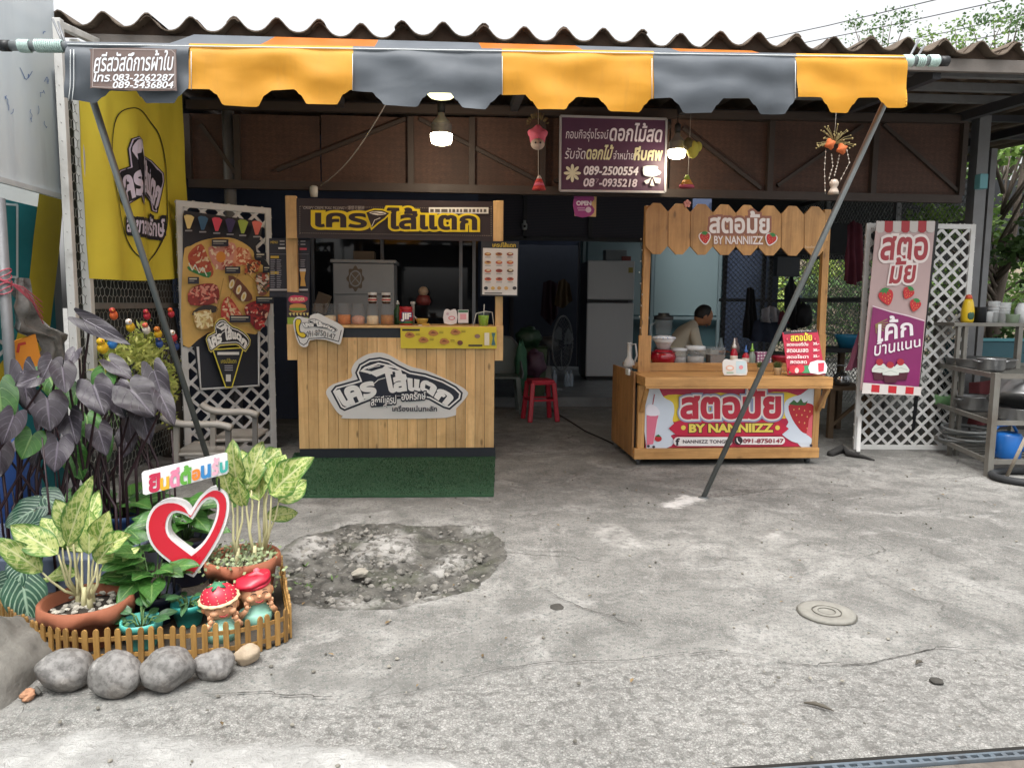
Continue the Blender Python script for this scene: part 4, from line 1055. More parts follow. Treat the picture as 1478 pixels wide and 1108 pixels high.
for xs_ in ((101, 104),): b.tube([P(102 - (.4 if y < 120 else (y - 120) * .12), y, AY - .06) for y in np.linspace(72, 146, 8)], .002, 4); b.tube([P(107 - (.4 if y < 120 else (y - 120) * .12), y, AY - .06) for y in np.linspace(72, 146, 8)], .002, 4)
for x in bnd[1:-1]: b.tube([P(x + (1 if x in (275, 724, 1147) else -1), y, AY - .055) for y in (barz(x) + 3, ev(x) - 1)], .0018, 4)
b.build('seam_glint', ta)
# canopy sheet from the pipe up to the eaves
bk = [275, 397, 547, 690, 830, 968, 1060, 1180]
cb = [(97, 275), (275, 510), (510, 724), (724, 942), (942, 1147), (1147, 1308)]
pos = [P(280, 47, 4.93).x, P(397, 54, 4.93).x, P(546, 60, 4.93).x, P(691, 68, 4.93).x, P(830, 74, 4.93).x, P(968, 78, 4.93).x, P(1085, 80, 4.93).x]
zk = lambda x: RZ0 + roof_tilt(x) - .035
for k, (x0, x1) in enumerate(cb):
    b = MB(aw_k if k % 2 == 0 else aw_under); N = 12; vs = []
    for i in range(N + 1):
        x = x0 + (x1 - x0) * i / N; f = P(x, barz(x), AY + .01); X1 = pos[k] + (pos[k + 1] - pos[k]) * i / N
        for j in range(9):
            t = j / 8; vs.append((f.x + (X1 - f.x) * t, f.y + (4.93 - f.y) * t, f.z + (zk(X1) - f.z) * t - .05 * math.sin(math.pi * t)))
    b.add(vs, [(i * 9 + j, (i + 1) * 9 + j, (i + 1) * 9 + j + 1, i * 9 + j + 1) for i in range(N) for j in range(8)], smooth=True); b.build('canopy_strip', ta)
# the awning maker's sign on the first stripe
ps = Pl(P(193, 100, AY - .09), (1, 0, 0), (0, 0, 1))
ts_ = thing('awning_sign', ps.o, 'brown sign with white handwritten lettering stitched to the first grey awning stripe', 'sign')
b = MB(mat('sign_brown', '#6e5d58', .5, var=.12, scale=5, stain='#7b5a48', stain_amt=.6)); b.slab([pxloop(ps, smooth_loop([(133, 71), (195, 69.5), (250, 72), (254, 76), (255, 126), (250, 131), (195, 131), (135, 127), (131, 124), (131, 76)], 3))], ps, -.002, .002); b.build('board', ts_)
pr = Print(ps, .003); pr.line([(135, 71), (248, 73), (253, 78), (253, 126), (248, 129), (134, 126)], .8, '#b3a7a2', closed=True)
pr.text('ศรีสวัสดิ์การผ้าใบ', [(136, 75), (251, 73)], [(136, 104), (251, 102)], '#e4e6ea', bold=.012, shear=.25)
pr.tbox('โทร.', 136, 104.5, 162, 118.5, '#e4e6ea', bold=.02, shear=.2); pr.tbox('083-2262287', 164, 108, 252, 117.5, '#e4e6ea', bold=.02, shear=.2); pr.tbox('089-5436804', 164, 118.5, 251, 128, '#e4e6ea', bold=.02, shear=.2)
pr.build('lettering', ts_)

# ------------------------------------------------------------------ crepe stall
pine = wood('pine_board', '#e4bd84', '#cfa46a', 2); pine_x = wood('pine_board_cross', '#e4bd84', '#cfa46a', 0)
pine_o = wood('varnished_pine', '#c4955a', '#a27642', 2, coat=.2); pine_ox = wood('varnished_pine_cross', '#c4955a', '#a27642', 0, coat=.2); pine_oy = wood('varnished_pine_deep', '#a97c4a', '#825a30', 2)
blk = mat('black_laminate', '#20242c', .5, var=.1)
CYF = 5.95
cp = Pl(P(570, 560, CYF), (1, 0, 0), (0, 0, 1))
X0, X1 = P(430, 560, CYF).x, P(713.5, 560, CYF).x
zt_, zb_ = P(570, 471, CYF).z, P(570, 646.5, CYF).z
tc = thing('crepe_stall', ((X0 + X1) / 2, 6.2, 0), 'pine planked crepe stall with a dark header sign and a white emblem on its front', 'market stall')
b = MB(pine); N = 20; w = (X1 - X0) / N
ztop = P(500, 487, CYF).z
for i in range(N): b.box((X0 + i * w + .0012, CYF, zb_), (X0 + (i + 1) * w - .0012, CYF + .015, ztop))
b.build('front_board', tc, bevel=.0015)
b = MB(pine)
for x in (X0, X1 - .015):
    for i in range(6): b.box((x, CYF + .017 + i * .1, zb_), (x + .015, CYF + .115 + i * .1, ztop))
b.build('side_board', tc)
MB(blk).box((X0 + .004, CYF + .004, ztop), (X1 - .004, CYF + .6, zt_ - .012)).build('black_band', tc); MB(blk).box((X0 + .004, CYF + .004, .008), (X1 + .012, CYF + .55, zb_ - .002)).build('kick_base', tc)
MB(pine_x).box((X0 - .01, CYF - .03, zt_ - .012), (X1 + .012, CYF + .62, zt_ + .006)).build('counter_top', tc, bevel=.002)
b = MB(pine)
zs = P(570, 520, CYF).z; zh = P(570, 286, CYF).z
for xa, xc in ((P(412, 400, CYF).x, X0 - .001), (X1 + .001, P(727, 400, CYF).x)): MB(pine).box((xa, CYF + .006, zs), (xc, CYF + .11, P(570, 469, CYF).z)).build('post_block', tc, bevel=.002)
for xa, xc in ((P(412, 400, CYF).x + .002, P(427.5, 400, CYF).x), (P(716, 400, CYF).x, P(726.5, 400, CYF).x)): MB(pine).box((xa, CYF + .04, zs + .1), (xc, CYF + .11, zh + .005)).build('post', tc, bevel=.002)
MB(pine).box((P(413, 300, CYF).x, CYF - .014, P(413, 344, CYF).z), (P(428, 300, CYF).x, CYF + .03, zh)).build('header_end', tc, bevel=.002); MB(pine).box((P(712, 300, CYF).x, CYF - .014, P(713, 349, CYF).z), (P(726, 300, CYF).x, CYF + .03, zh - .005)).build('header_end', tc, bevel=.002)
ph = Pl(P(570, 316, CYF - .012), (1, 0, 0), (0, 0, 1))
b = MB(mat('header_dark', '#2b2023', .45, var=.1)); b.slab([pxloop(ph, [(428, 286), (712, 291), (712.5, 348.5), (429, 343.5)])], ph, -.01, .0); b.build('header_board', tc)
pr = Print(ph, .001)
for y0 in (297.5, 336): pr.loops([[(x, y0 + (x - 433) * .014), (x + 1.6, y0 + (x - 433) * .014), (x + 1.6, y0 + .8 + (x - 433) * .014), (x, y0 + .8 + (x - 433) * .014)] for x in np.arange(433, 709, 3.2)], '#8a8070')
pr.loops([[(x, y), (x + .8, y), (x + .8, y + 1.6), (x, y + 1.6)] for x in (432.5, 708.5) for y in np.arange(298, 339, 3.2)], '#8a8070')
pr.tbox('CRISPY CREPE FULL FILLING •', 438, 298.2, 500, 301.8, '#b0a8a4', sl=.6); pr.tbox('爆漿可麗餅', 502, 297, 526, 303, '#a8a09c', sl=.3)
pr.rect(619, 299.5, 705, 308.5, '#d8d4cc'); r = random.Random(4)
pr.loops([[(x, 302), (x + w_, 302), (x + w_, 306.5), (x, 306.5)] for x, w_ in ((621, 5), (628, 7), (637, 9), (648, 3), (653, 4), (659, 3), (664, 3), (669, 6), (677, 3), (682, 4), (688, 3), (693, 3), (698, 4))], '#5a544e')
yo = '#e2c61e'; dk = '#2a1f22'
pr.text('เคร', [(457, 308), (528, 309)], [(457, 327), (528, 328.5)], dk, bold=.035, ol=[(.11, yo)])
pr.text('ไส้แตก', [(560, 300.5), (687, 303)], [(560, 330), (687, 331.5)], dk, bold=.035, ol=[(.085, yo)])
cone = [(529, 307), (540, 303.5), (552, 304), (562, 308), (555, 315), (545, 322), (537, 329), (533, 318)]
pr.loops([offset2([cone], 2.2)[0]], yo); pr.poly(cone, dk); pr.poly([(533, 307.5), (541, 305.5), (551, 306), (558, 309), (545, 311)], '#e6e0d4', 2); pr.line([(536, 308), (541, 307), (549, 309), (555, 308.6)], 1, dk); pr.line([(537, 327), (541, 318), (549, 315)], .9, '#e6e0d4'); pr.ell(630, 0, .01, .01, dk, 4)
pr.build('lettering', tc)
# emblem plate
pe = Pl(P(572, 556, CYF - .006), (1, 0, 0), (0, 0, 1)); fz = lambda x, y: (400 + x / 4.103, 460 + y / 4.103)
plate = [(290, 430), (330, 388), (438, 350), (440, 300), (468, 250), (530, 212), (600, 199), (660, 212), (740, 258), (800, 285), (880, 305), (960, 338), (1080, 396), (1126, 430), (1128, 450), (1105, 482), (1060, 530), (1000, 585), (430, 590), (390, 575), (355, 550), (310, 480)]
b = MB(mat('plate_white', '#dad8d4', .4, var=.04)); b.slab([pxloop(pe, [fz(*p) for p in smooth_loop(plate, 3)])], pe, -.006, .006); eplate = b.build('emblem_plate', tc)
pr = Print(pe, .007, .0007); emblem(pr, fz, '#1b2130', '#e8e6e2')
for xa, xb, ya, yb, tx in ((558, 705, 448, 505, 'สถานีเครป'), (738, 880, 430, 480, 'องครักษ์')):
    pr.text(tx, [fz(xa, ya + (12 if xa < 600 else 0)), fz(xb, ya)], [fz(xa, yb + (8 if xa < 600 else 0)), fz(xb, yb - 6)], '#e8e6e2', bold=.02, ol=[(.14, '#1b2130')])
pr.line([fz(708, 460), fz(730, 458)], 1.8, '#1b2130')
pr.poly([fz(*p) for p in ((575, 490), (600, 520), (640, 512), (655, 528), (640, 496))], '#1b2130'); pr.ell(*fz(640, 513), 2.2, 2.2, '#e8e6e2'); pr.ell(*fz(640, 513), 1.1, 1.1, '#1b2130')
pr.tbox('เครื่องแน่นทะลัก', *fz(684, 512), *fz(946, 545), '#3a3d48', bold=.03)
pr.build('print', tc)
# phone sign
pf = Pl(P(458, 478, CYF - .045), (1, 0, 0), (0, 0, 1)); fq = lambda x, y: (380 + x / 3.69, 270 + y / 3.69)
tph = thing('phone_sign', pf.o, 'white cut out phone sign with a yellow handset on the crepe stall corner', 'sign')
pl_ = [(160, 715), (180, 690), (200, 690), (245, 700), (250, 685), (290, 672), (330, 690), (400, 725), (425, 745), (428, 765), (412, 830), (395, 835), (330, 812), (250, 815), (238, 845), (215, 852), (190, 835), (170, 780)]
b = MB(MATS['plate_white']); b.slab([pxloop(pf, [fq(*p) for p in smooth_loop(pl_, 2)])], pf, -.006, .006); b.build('plate', tph)
pr = Print(pf, .007); fqe = lambda x, y: fq(205 + (x - 318) * .245, 688 + (y - 226) * .185 + (x - 318) * .04)
pr.line([fq(*p) for p in ((170, 720), (176, 775), (196, 828), (216, 840), (232, 830), (244, 806), (330, 802), (402, 822), (416, 762))], 1.1, '#23262e')
pr.poly([fq(*p) for p in ((172, 706), (196, 700), (206, 716), (196, 740), (200, 770), (216, 772), (232, 786), (228, 800), (206, 804), (182, 786), (170, 745))], '#23262e', 2)
pr.poly([fq(*p) for p in ((176, 709), (194, 704), (202, 716), (190, 740), (196, 774), (214, 776), (226, 787), (222, 797), (206, 799), (186, 782), (175, 745))], '#e0c32a', 2)
emblem(pr, fqe, '#23262e', '#e8e6e2'); pr.text('091-8750147', [fq(232, 768), fq(300, 758), fq(388, 784)], [fq(236, 800), fq(300, 788), fq(384, 812)], '#23262e', bold=.0); pr.build('print', tph)
# yellow menu strip
py_ = Pl(P(648, 487, CYF - .036), (1, 0, 0), (0, 0, 1))
tys = thing('menu_strip', py_.o, 'long yellow menu strip with rows of little crepes under the stall counter', 'sign')
b = MB(mat('strip_yellow', '#d8c32a', .4, var=.05)); b.slab([pxloop(py_, [(578, 472), (716.5, 471.5), (717, 503), (578.5, 502.5)])], py_, -.003, .003); b.build('board', tys)
pr = Print(py_, .004); pr.rect(580.5, 474.5, 606, 477.5, '#2a2620'); r = random.Random(8)
for x, y in ((591, 484), (625, 481), (657, 479.5), (611, 491), (641, 493)):
    pr.poly([(x - 7, y + 1), (x - 3, y - 5), (x + 4, y - 4), (x + 8, y + 1), (x, y + 4)], '#b5793a', 2); pr.poly([(x - 4, y), (x, y - 3), (x + 5, y)], '#7a3a24'); pr.loops([[(x + 9, y - 3 + k), (x + 15, y - 3 + k), (x + 15, y - 2.2 + k), (x + 9, y - 2.2 + k)] for k in (0, 2)], '#8a7a20')
pr.ell(664, 494.5, 4, 3.5, '#6a3a28'); pr.ell(689, 485, 4, 3, '#8a6a5a'); pr.rect(676, 497, 696, 499.5, '#2a2620'); pr.rect(699, 480, 706, 498, '#e0d8c0'); pr.poly([(709, 480), (715, 480), (713, 488), (715, 498), (709, 498), (711, 488)], '#3a6a6a'); pr.build('print', tys)
# menu hung on the right post
pm_ = Pl(P(721, 388, CYF - .03), (1, 0, 0), (0, 0, 1))
tmn = thing('menu_board', pm_.o, 'white black framed picture menu hung on the right post of the crepe stall', 'menu')
b = MB(mat('menu_black', '#17181c', .4)); b.slab([pxloop(pm_, [(694.5, 348), (749, 348.5), (747.5, 428), (693.5, 427)])], pm_, -.004, .004); b.build('frame', tmn)
pr = Print(pm_, .005); pr.poly([(697, 358), (747.3, 359), (746, 426), (696, 425)], '#d8d4ce'); pr.text('เครปไส้แตก', [(711, 350), (744, 350.5)], [(711, 356.5), (744, 357)], '#cfb43a', bold=.02); r = random.Random(2)
for i in range(4):
    for j in range(3):
        x, y = 704 + j * 16, 367 + i * 12; c = r.choice(['#a8703c', '#8c3a2a', '#c89a5c', '#5a4030', '#b85a3c'])
        pr.ell(x, y, 5, 2.6, c, 12); pr.ell(x + .5, y - .8, 3, 1.2, r.choice(['#d8b87c', '#6a2a20', '#e0d0a8']), 8); pr.rect(x - 4, y + 4, x + 4, y + 4.9, '#8a8680')
for x, c in ((701, '#26262a'), (711, '#c8a458'), (720, '#b8925a'), (730, '#c8a060'), (742, '#3a3434')): pr.ell(x, 416, 3, 2.6, c, 10)
pr.rect(699, 422.5, 724, 424, '#26262a'); pr.build('print', tmn)
# dark drinks menu and burger leaflet left of the stall
pd = Pl(P(417, 388, CYF + .1), (1, 0, 0), (0, 0, 1))
td = thing('drinks_menu', pd.o, 'dark drinks menu board hung left of the crepe stall', 'menu')
b = MB(mat('menu_navy', '#262530', .5)); b.slab([pxloop(pd, [(388.5, 344), (447.5, 345), (446.5, 430), (389, 428)])], pd, -.004, .004); b.build('board', td)
pr = Print(pd, .005); r = random.Random(6)
pr.tbox('MENU', 391, 348, 401, 351.5, '#c8a83a', bold=.02); pr.loops([[(404 + 10 * i, y), (411 + 10 * i, y), (411 + 10 * i, y + 1.6), (404 + 10 * i, y + 1.6)] for i in range(4) for y in (347.5, 352)], '#a8a4a8')
pr.rect(402, 357, 412, 359.5, '#d8d4d4'); pr.rect(413, 358, 430, 360.5, '#a84a3a'); pr.rect(433, 358, 443, 361, '#c84a5a'); pr.rect(390, 366.5, 446, 367.3, '#6a6870')
for x, y in ((391, 369.5), (416, 371.5), (391, 392)): pr.rect(x, y, x + 12, y + 3.5, '#c8a83a')
pr.loops([[(x, y), (x + r.uniform(4, 8), y), (x + 6, y + 1.1), (x, y + 1.1)] for x in (391, 400, 416, 425, 434) for y in np.arange(375, 420, 3.) if not (x > 410 and y > 386)], '#8f8c94')
pr.poly([(418, 389), (429, 389), (425, 404), (422, 404)], '#4a4a50'); pr.poly([(433, 390), (442, 390), (440, 402), (442, 413), (434, 413), (435, 402)], '#c89a48'); pr.rect(433, 388, 442, 392, '#c8c8c8'); pr.rect(418, 407, 431, 413, '#c8c4c4'); pr.rect(390, 417, 445, 419.5, '#b8b4b4'); pr.build('print', td)
pu = Pl(P(430, 444, CYF + .03), (1, 0, 0), (0, 0, 1)); tu = thing('leaflet', pu.o, 'bright leaflet with a burger picture below the drinks menu', 'leaflet')
b = MB(mat('leaflet_dark', '#3a2c34', .4)); b.slab([pxloop(pu, [(414, 421), (446.5, 423), (445.5, 470), (414, 466)])], pu, -.002, .002); b.build('sheet', tu)
pr = Print(pu, .003); pr.rect(415, 458, 445, 468, '#8ea83a'); pr.ell(430, 446, 13, 5, '#b8783a'); pr.ell(430, 442, 12, 4, '#c88a48'); pr.ell(430, 446, 13, 2, '#5a8a3a'); pr.poly([(417, 430), (425, 426), (444, 429), (440, 436), (420, 437)], '#c83a5a', 2); pr.tbox('BURGER', 420, 429.5, 440, 434, '#e8d8a8', bold=.02); pr.loops([[(417 + 5 * k, 452), (421 + 5 * k, 451), (420 + 5 * k, 456)] for k in range(6)], '#d8c87a'); pr.build('print', tu)
# green mat
b = MB(mat('green_mat', '#2a4e34', .95, var=.25, scale=26, bump=1., bscale=300, stain='#1c3a26', stain_amt=.5)); N = 24
q = [G(395, 719), G(712.5, 717), G(715, 655), G(425, 655)]; vs = []
for th in (.012, .0):
    for i in range(N + 1):
        for j in range(N + 1):
            f, g = j / N, i / N; p = (q[0] * (1 - f) + q[1] * f) * (1 - g) + (q[3] * (1 - f) + q[2] * f) * g; vs.append((p.x + .006 * noise.noise((0, p.y * 8, 2)) * (f > .5), p.y, .002 + th + .003 * noise.noise((p.x * 5, p.y * 5, 0))))
M1 = (N + 1) ** 2; b.add(vs[:M1], [(i * (N + 1) + j, i * (N + 1) + j + 1, (i + 1) * (N + 1) + j + 1, (i + 1) * (N + 1) + j) for i in range(N) for j in range(N)], smooth=True)
b.add([vs[j] for j in range(N + 1)] + [vs[M1 + j] for j in range(N + 1)], [(j, N + 1 + j, N + 2 + j, j + 1) for j in range(N)]); b.add([vs[i * (N + 1) + N] for i in range(N + 1)] + [vs[M1 + i * (N + 1) + N] for i in range(N + 1)], [(j, N + 1 + j, N + 2 + j, j + 1) for j in range(N)])
rm = random.Random(4)
for k in range(9000):
    f, g = rm.random(), rm.random(); p = (q[0] * (1 - f) + q[1] * f) * (1 - g) + (q[3] * (1 - f) + q[2] * f) * g; p.z = .013; d = Vector((rm.gauss(0, .6), rm.gauss(0, .6) - .2, 1)).normalized() * rm.uniform(.008, .018); e = Vector((rm.gauss(0, 1), rm.gauss(0, .3), 0)).normalized() * .003
    b.add([p - e, p + e, p + d], [(0, 1, 2)])
b.build('floor_mat', label='green artificial turf mat on the concrete before the crepe stall', cat='mat')

# ------------------------------------------------------------------ strawberry stall
SY = 5.62
def SP(x, y, d=0.): return P(x, y, SY + d)
xl_, xr_ = SP(930, 600).x, SP(1180, 600).x
zc0, zc1 = SP(1050, 556).z, SP(1050, 541).z; zbm0, zbm1 = SP(1050, 661).z, SP(1050, 646).z
ts2 = thing('strawberry_stall', ((xl_ + xr_) / 2, SY + .35, 0), 'varnished pine strawberry stall on castors with scalloped header boards', 'market stall')
DEP = .72
b = MB(pine_ox); b.box((SP(916, 600).x, SY - .02, zbm0), (SP(1183.5, 600).x, SY + .03, zbm1)); b.build('bottom_rail', ts2, bevel=.003)
b = MB(pine_ox); b.box((SP(920, 600).x, SY - .2, zc0 + .012), (P(1203, 545, SY - .2).x, SY + .3, zc1)); b.box((SP(921, 600).x, SY - .2, zc0 - .005), (P(1202.5, 545, SY - .2).x, SY - .17, zc0 + .01)); b.build('counter_shelf', ts2, bevel=.003)
b = MB(pine_o); b.box((SP(921, 600).x, SY, zbm1), (SP(931, 600).x, SY + .05, zc0)); b.box((SP(1174, 600).x, SY, zbm1), (SP(1183, 600).x, SY + .05, zc0)); b.build('front_post', ts2, bevel=.002)
for px in (925, 1179): 
    x = SP(px, 600).x; b = MB(pine_o); b.bar((x, SY - .15, zc0 - .01), (x, SY - .005, zc0 - .2), .03, .035); b.build('bracket', ts2)
x = P(1197, 560, SY).x - .03; MB(pine_o).bar((x - .005, SY - .02, zc0), (SP(1184, 590).x, SY - .02, SP(1184, 588).z), .03, .03).build('bracket', ts2)
zr1 = SP(960, 526).z + .02
b = MB(pine_ox); b.box((SP(938, 600).x, SY + .31, zc1 + .001), (SP(1178, 600).x, SY + .335, P(1060, 524, SY + .3).z)); b.build('back_rail', ts2, bevel=.002)
b = MB(pine_ox); b.box((SP(930, 600).x, SY + .335, P(1060, 528, SY + .3).z - .03), (SP(1180, 600).x, SY + DEP + .05, P(1060, 528, SY + .3).z - .005)); b.build('work_top', ts2)
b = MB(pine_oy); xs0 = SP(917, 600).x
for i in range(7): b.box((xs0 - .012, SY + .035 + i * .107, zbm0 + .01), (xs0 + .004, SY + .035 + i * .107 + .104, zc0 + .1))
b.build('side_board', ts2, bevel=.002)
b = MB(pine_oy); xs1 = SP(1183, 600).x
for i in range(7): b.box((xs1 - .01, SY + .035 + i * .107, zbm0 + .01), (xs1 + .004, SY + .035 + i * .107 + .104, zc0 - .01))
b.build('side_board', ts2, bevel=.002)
MB(mat('stall_inside', '#2c2119', .8)).box((xs0 + .01, SY + .06, zbm0 + .02), (xs1 - .02, SY + DEP, zc0 - .02)).build('inside', ts2)
PY = SY + .26
def SQ(x, y, d=0.): return P(x, y, PY + d)
for a, c in (((934, 362), (927, 545)), ((1190, 362), (1182, 540))):
    b = MB(pine_o); A, B = SQ(*a), SQ(*c); A.z = P(1060, 300, PY).z; B.z = zc1; b.bar(A, B, .055, .05, up=(0, 1, 0)); b.build('upright', ts2, bevel=.002)
b = MB(pine_o); A, B = SQ(931, 484, -.04), SQ(929, 540, -.04); A.x += .0; b.bar(A, (B.x, B.y, zc1), .10, .025, up=(0, 1, 0)); b.build('upright_cheek', ts2, bevel=.002); b = MB(pine_o); A, B = SQ(1187, 482, -.04), SQ(1184, 540, -.04); b.bar(A, (B.x, B.y, zc1), .06, .02, up=(0, 1, 0)); b.build('upright_cheek', ts2, bevel=.002)
# header pickets
HP = Pl(P(1060, 330, PY - .06), (1, 0, 0), (0, 0, 1))
xs_ = [931, 964, 996, 1029, 1062, 1094, 1127, 1160, 1192]
for i in range(8):
    a, c = xs_[i], xs_[i + 1]; t0 = 293 + (a - 931) * .022; b0 = 367 + (a - 931) * .011; k = 12
    lp = [(a + .4, t0 + k), (a + 11, t0), (c - 11, t0 + .6), (c - .4, t0 + k + .6), (c - .8, b0 - k), (c - 11, b0), (a + 11, b0), (a + .2, b0 - k)]
    b = MB(pine_o); b.slab([pxloop(HP, lp)], HP, -.009, .009); b.build('header_picket', ts2, bevel=.0015)
MB(pine_ox).box((SQ(931, 300).x, PY - .05, HP.pt(1060, 315).z), (SQ(1193, 300).x, PY - .028, HP.pt(1060, 345).z)).build('header_batten', ts2)
pr = Print(HP, .010); wh = '#dcd6d2'
pr.text('สตอมั้ย', [(1024, 305), (1109, 306)], [(1024, 336), (1109, 336.5)], wh, bold=.03, ol=[(.1, '#8a5a48')])
pr.tbox('BY NANNIIZZ', 1030, 341, 1100, 352, wh, sl=.5, bold=.02, ol=[(.09, '#9a6a50')])
def berry(pr, x, y, r, ring=True, tilt=0.):
    ca, sa = math.cos(tilt), math.sin(tilt); m = lambda l: [(x + (u * ca - v * sa) * r, y + (u * sa + v * ca) * r) for u, v in l]
    sh_ = smooth_loop([(-.85, -.55), (-.3, -.8), (.3, -.8), (.85, -.55), (.85, .1), (.4, .8), (0, 1.1), (-.4, .8), (-.85, .1)], 3)
    if ring: pr.loops([offset2([m(sh_)], 1.6)[0]], wh)
    pr.poly(m(sh_), '#b8202a'); pr.poly(m([(-.7, -.75), (-.3, -.65), (-.45, -.3), (-.1, -.6), (.1, -.25), (.25, -.6), (.55, -.35), (.4, -.7), (.7, -.8), (.2, -1.1), (-.2, -1.1)]), '#2f7a3a')
    pr.loops([[tuple(p) for p in m([(u - .05, v), (u, v - .09), (u + .05, v), (u, v + .09)])] for u, v in ((-.5, -.1), (-.2, .15), (.2, 0), (.5, -.1), (-.3, .5), (.1, .45), (.4, .35), (0, .8))], '#e8b85a')
berry(pr, 1016.5, 343, 8, tilt=-.1); berry(pr, 1111.5, 345, 8, tilt=.35)
pr.tbox('facebook', 1160, 354.5, 1181, 358.5, '#c8b090'); pr.build('lettering', ts2)
# front print panel
FP = Pl(P(1052, 602, SY + .012), (1, 0, 0), (0, 0, 1)); q4 = [(931.5, 559), (1174, 557.5), (1173, 644), (931.5, 646)]
b = MB(mat('panel_crimson', '#b51f45', .4, var=.05)); b.slab([pxloop(FP, q4)], FP, -.008, .0); b.build('front_panel', ts2)
pr = Print(FP, .001, .0007); fr = lambda x, y: (860 + x / 3.889, 470 + y / 3.889)
T = lambda l: [fr(*p) for p in l]
pr.poly(T([(370, 400), (450, 385), (560, 392), (700, 375), (860, 395), (1000, 370), (1130, 390), (1130, 480), (1060, 520), (960, 518), (700, 532), (560, 522), (440, 540), (340, 470)]), '#e3c433', 2)
milk = mat('print_milk', '#cfd8e4', .4, var=.06)
pr.loops([T(smooth_loop([(283, 345), (345, 342), (380, 400), (430, 430), (440, 480), (430, 530), (448, 560), (470, 600), (420, 615), (440, 650), (400, 684), (283, 684)], 3))], milk)
pr.loops([T(smooth_loop([(1228, 345), (1195, 352), (1150, 385), (1100, 400), (1060, 430), (1060, 500), (1080, 540), (1060, 580), (1090, 610), (1120, 645), (1160, 684), (1224, 684)], 3))], milk)
pr.poly(T([(1080, 450), (1120, 430), (1180, 432), (1226, 460), (1226, 600), (1190, 606), (1150, 590), (1100, 520)]), '#b0202c', 3); pr.poly(T([(1082, 440), (1110, 415), (1130, 432), (1150, 408), (1165, 434), (1190, 420), (1175, 446), (1120, 446)]), '#33602f')
pr.loops([[fr(x - 4, y), fr(x, y - 6), fr(x + 4, y), fr(x, y + 6)] for x, y in ((1110, 470), (1140, 465), (1170, 475), (1200, 480), (1125, 500), (1155, 500), (1185, 510), (1210, 515), (1140, 540), (1170, 545), (1200, 550), (1185, 575))], '#e0b070')
pr.poly(T([(1195, 520), (1226, 500), (1226, 640), (1180, 620), (1190, 560)]), '#d8606a', 2); pr.poly(T([(1040, 600), (1080, 590), (1130, 600), (1180, 610), (1215, 640), (1200, 660), (1120, 655), (1070, 630)]), milk, 3)
pr.poly(T([(284, 500), (350, 500), (322, 662), (284, 668)]), '#d8708a'); pr.poly(T([(284, 450), (310, 440), (345, 460), (356, 500), (284, 500)]), '#e4e0ea', 3); pr.line(T([(318, 440), (328, 385)]), 1.2, '#a83a48'); pr.line(T([(345, 520), (322, 660)]), .8, '#f0d8e0'); pr.ell(*fr(348, 632), 5.2, 4.2, '#b8202a'); pr.poly(T([(330, 618), (350, 608), (365, 622), (348, 622)]), '#2f6a34')
pr.poly(T([(450, 535), (560, 525), (700, 536), (960, 524), (1040, 540), (1036, 612), (450, 612)]), '#c01c3e', 2)
cr_ = '#b8243c'
pr.text('สตอมั้ย', [fr(480, 352), fr(1028, 345)], [fr(480, 516), fr(1028, 514)], cr_, bold=.045, ol=[(.085, '#8f98b8'), (.045, '#e4dcd8')])
pr.text('BY NANNIIZZ', [fr(523, 552), fr(986, 548)], [fr(523, 594), fr(986, 592)], '#e6cf5a', bold=.05, ol=[(.06, '#4a1a20')])
for x in (488, 1015): pr.ell(*fr(x, 570), 3.4, 3.4, '#e6cf5a')
def pill(x0, y0, x1, y1, c):
    r_ = (y1 - y0) / 2; pr.loops([[fr(x0 + r_ + r_ * math.cos(a), y0 + r_ + r_ * math.sin(a)) for a in np.linspace(math.pi / 2, 1.5 * math.pi, 9)] + [fr(x1 - r_ + r_ * math.cos(a), y0 + r_ + r_ * math.sin(a)) for a in np.linspace(-math.pi / 2, math.pi / 2, 9)]], c)
pill(432, 622, 762, 672, '#e8e2e0'); pill(772, 620, 1056, 664, '#e8e2e0'); pill(438, 624, 476, 664, '#c8b8b8'); pr.ell(*fr(456, 646), 5.6, 5.6, '#e8e2e0'); pr.tbox('f', *fr(446, 630), *fr(464, 666), '#26222a', bold=.05); pr.tbox('NANNIIZZ TONGBER', *fr(485, 638), *fr(770, 656), '#3a2a34', bold=.02); pr.ell(*fr(795, 641), 6, 6, '#2a2228'); pr.line(T([(786, 628), (788, 644), (800, 656)]), 1.6, '#e8e2e0'); pr.tbox('091-8750147', *fr(822, 632), *fr(1046, 654), '#8a2a3a', bold=.03)
for x, y in ((290, 672), (320, 676), (1200, 668)): pr.ell(*fr(x, y), 2.2, 1.8, '#2a2430')
pr.build('print', ts2)
for px, dy, zz in ((924, .03, 0), (1172, .03, 0), (898, .68, 0)):
    x = SP(px if px > 900 else 926, 600).x; b = MB(mat('castor_grey', '#8a8d90', .4, .5)); c = (x, SY + dy + .02, .033)
    b.tube([(c[0] - .011, c[1], c[2]), (c[0] + .011, c[1], c[2])], .032, 16, mat('castor_wheel', '#4a4c4e', .6)); b.bar((c[0] - .015, c[1], c[2]), (c[0] - .015, c[1], zbm0), .004, .03); b.bar((c[0] + .015, c[1], c[2]), (c[0] + .015, c[1], zbm0), .004, .03); b.box((c[0] - .025, c[1] - .025, zbm0 - .012), (c[0] + .025, c[1] + .025, zbm0 - .001)); b.build('castor', ts2)
b = MB(mat('socket_white', '#c8c8c4', .4)); b.box((xs0 - .03, SY + .14, .70), (xs0 - .013, SY + .24, .75)); b.build('socket', ts2, bevel=.003)
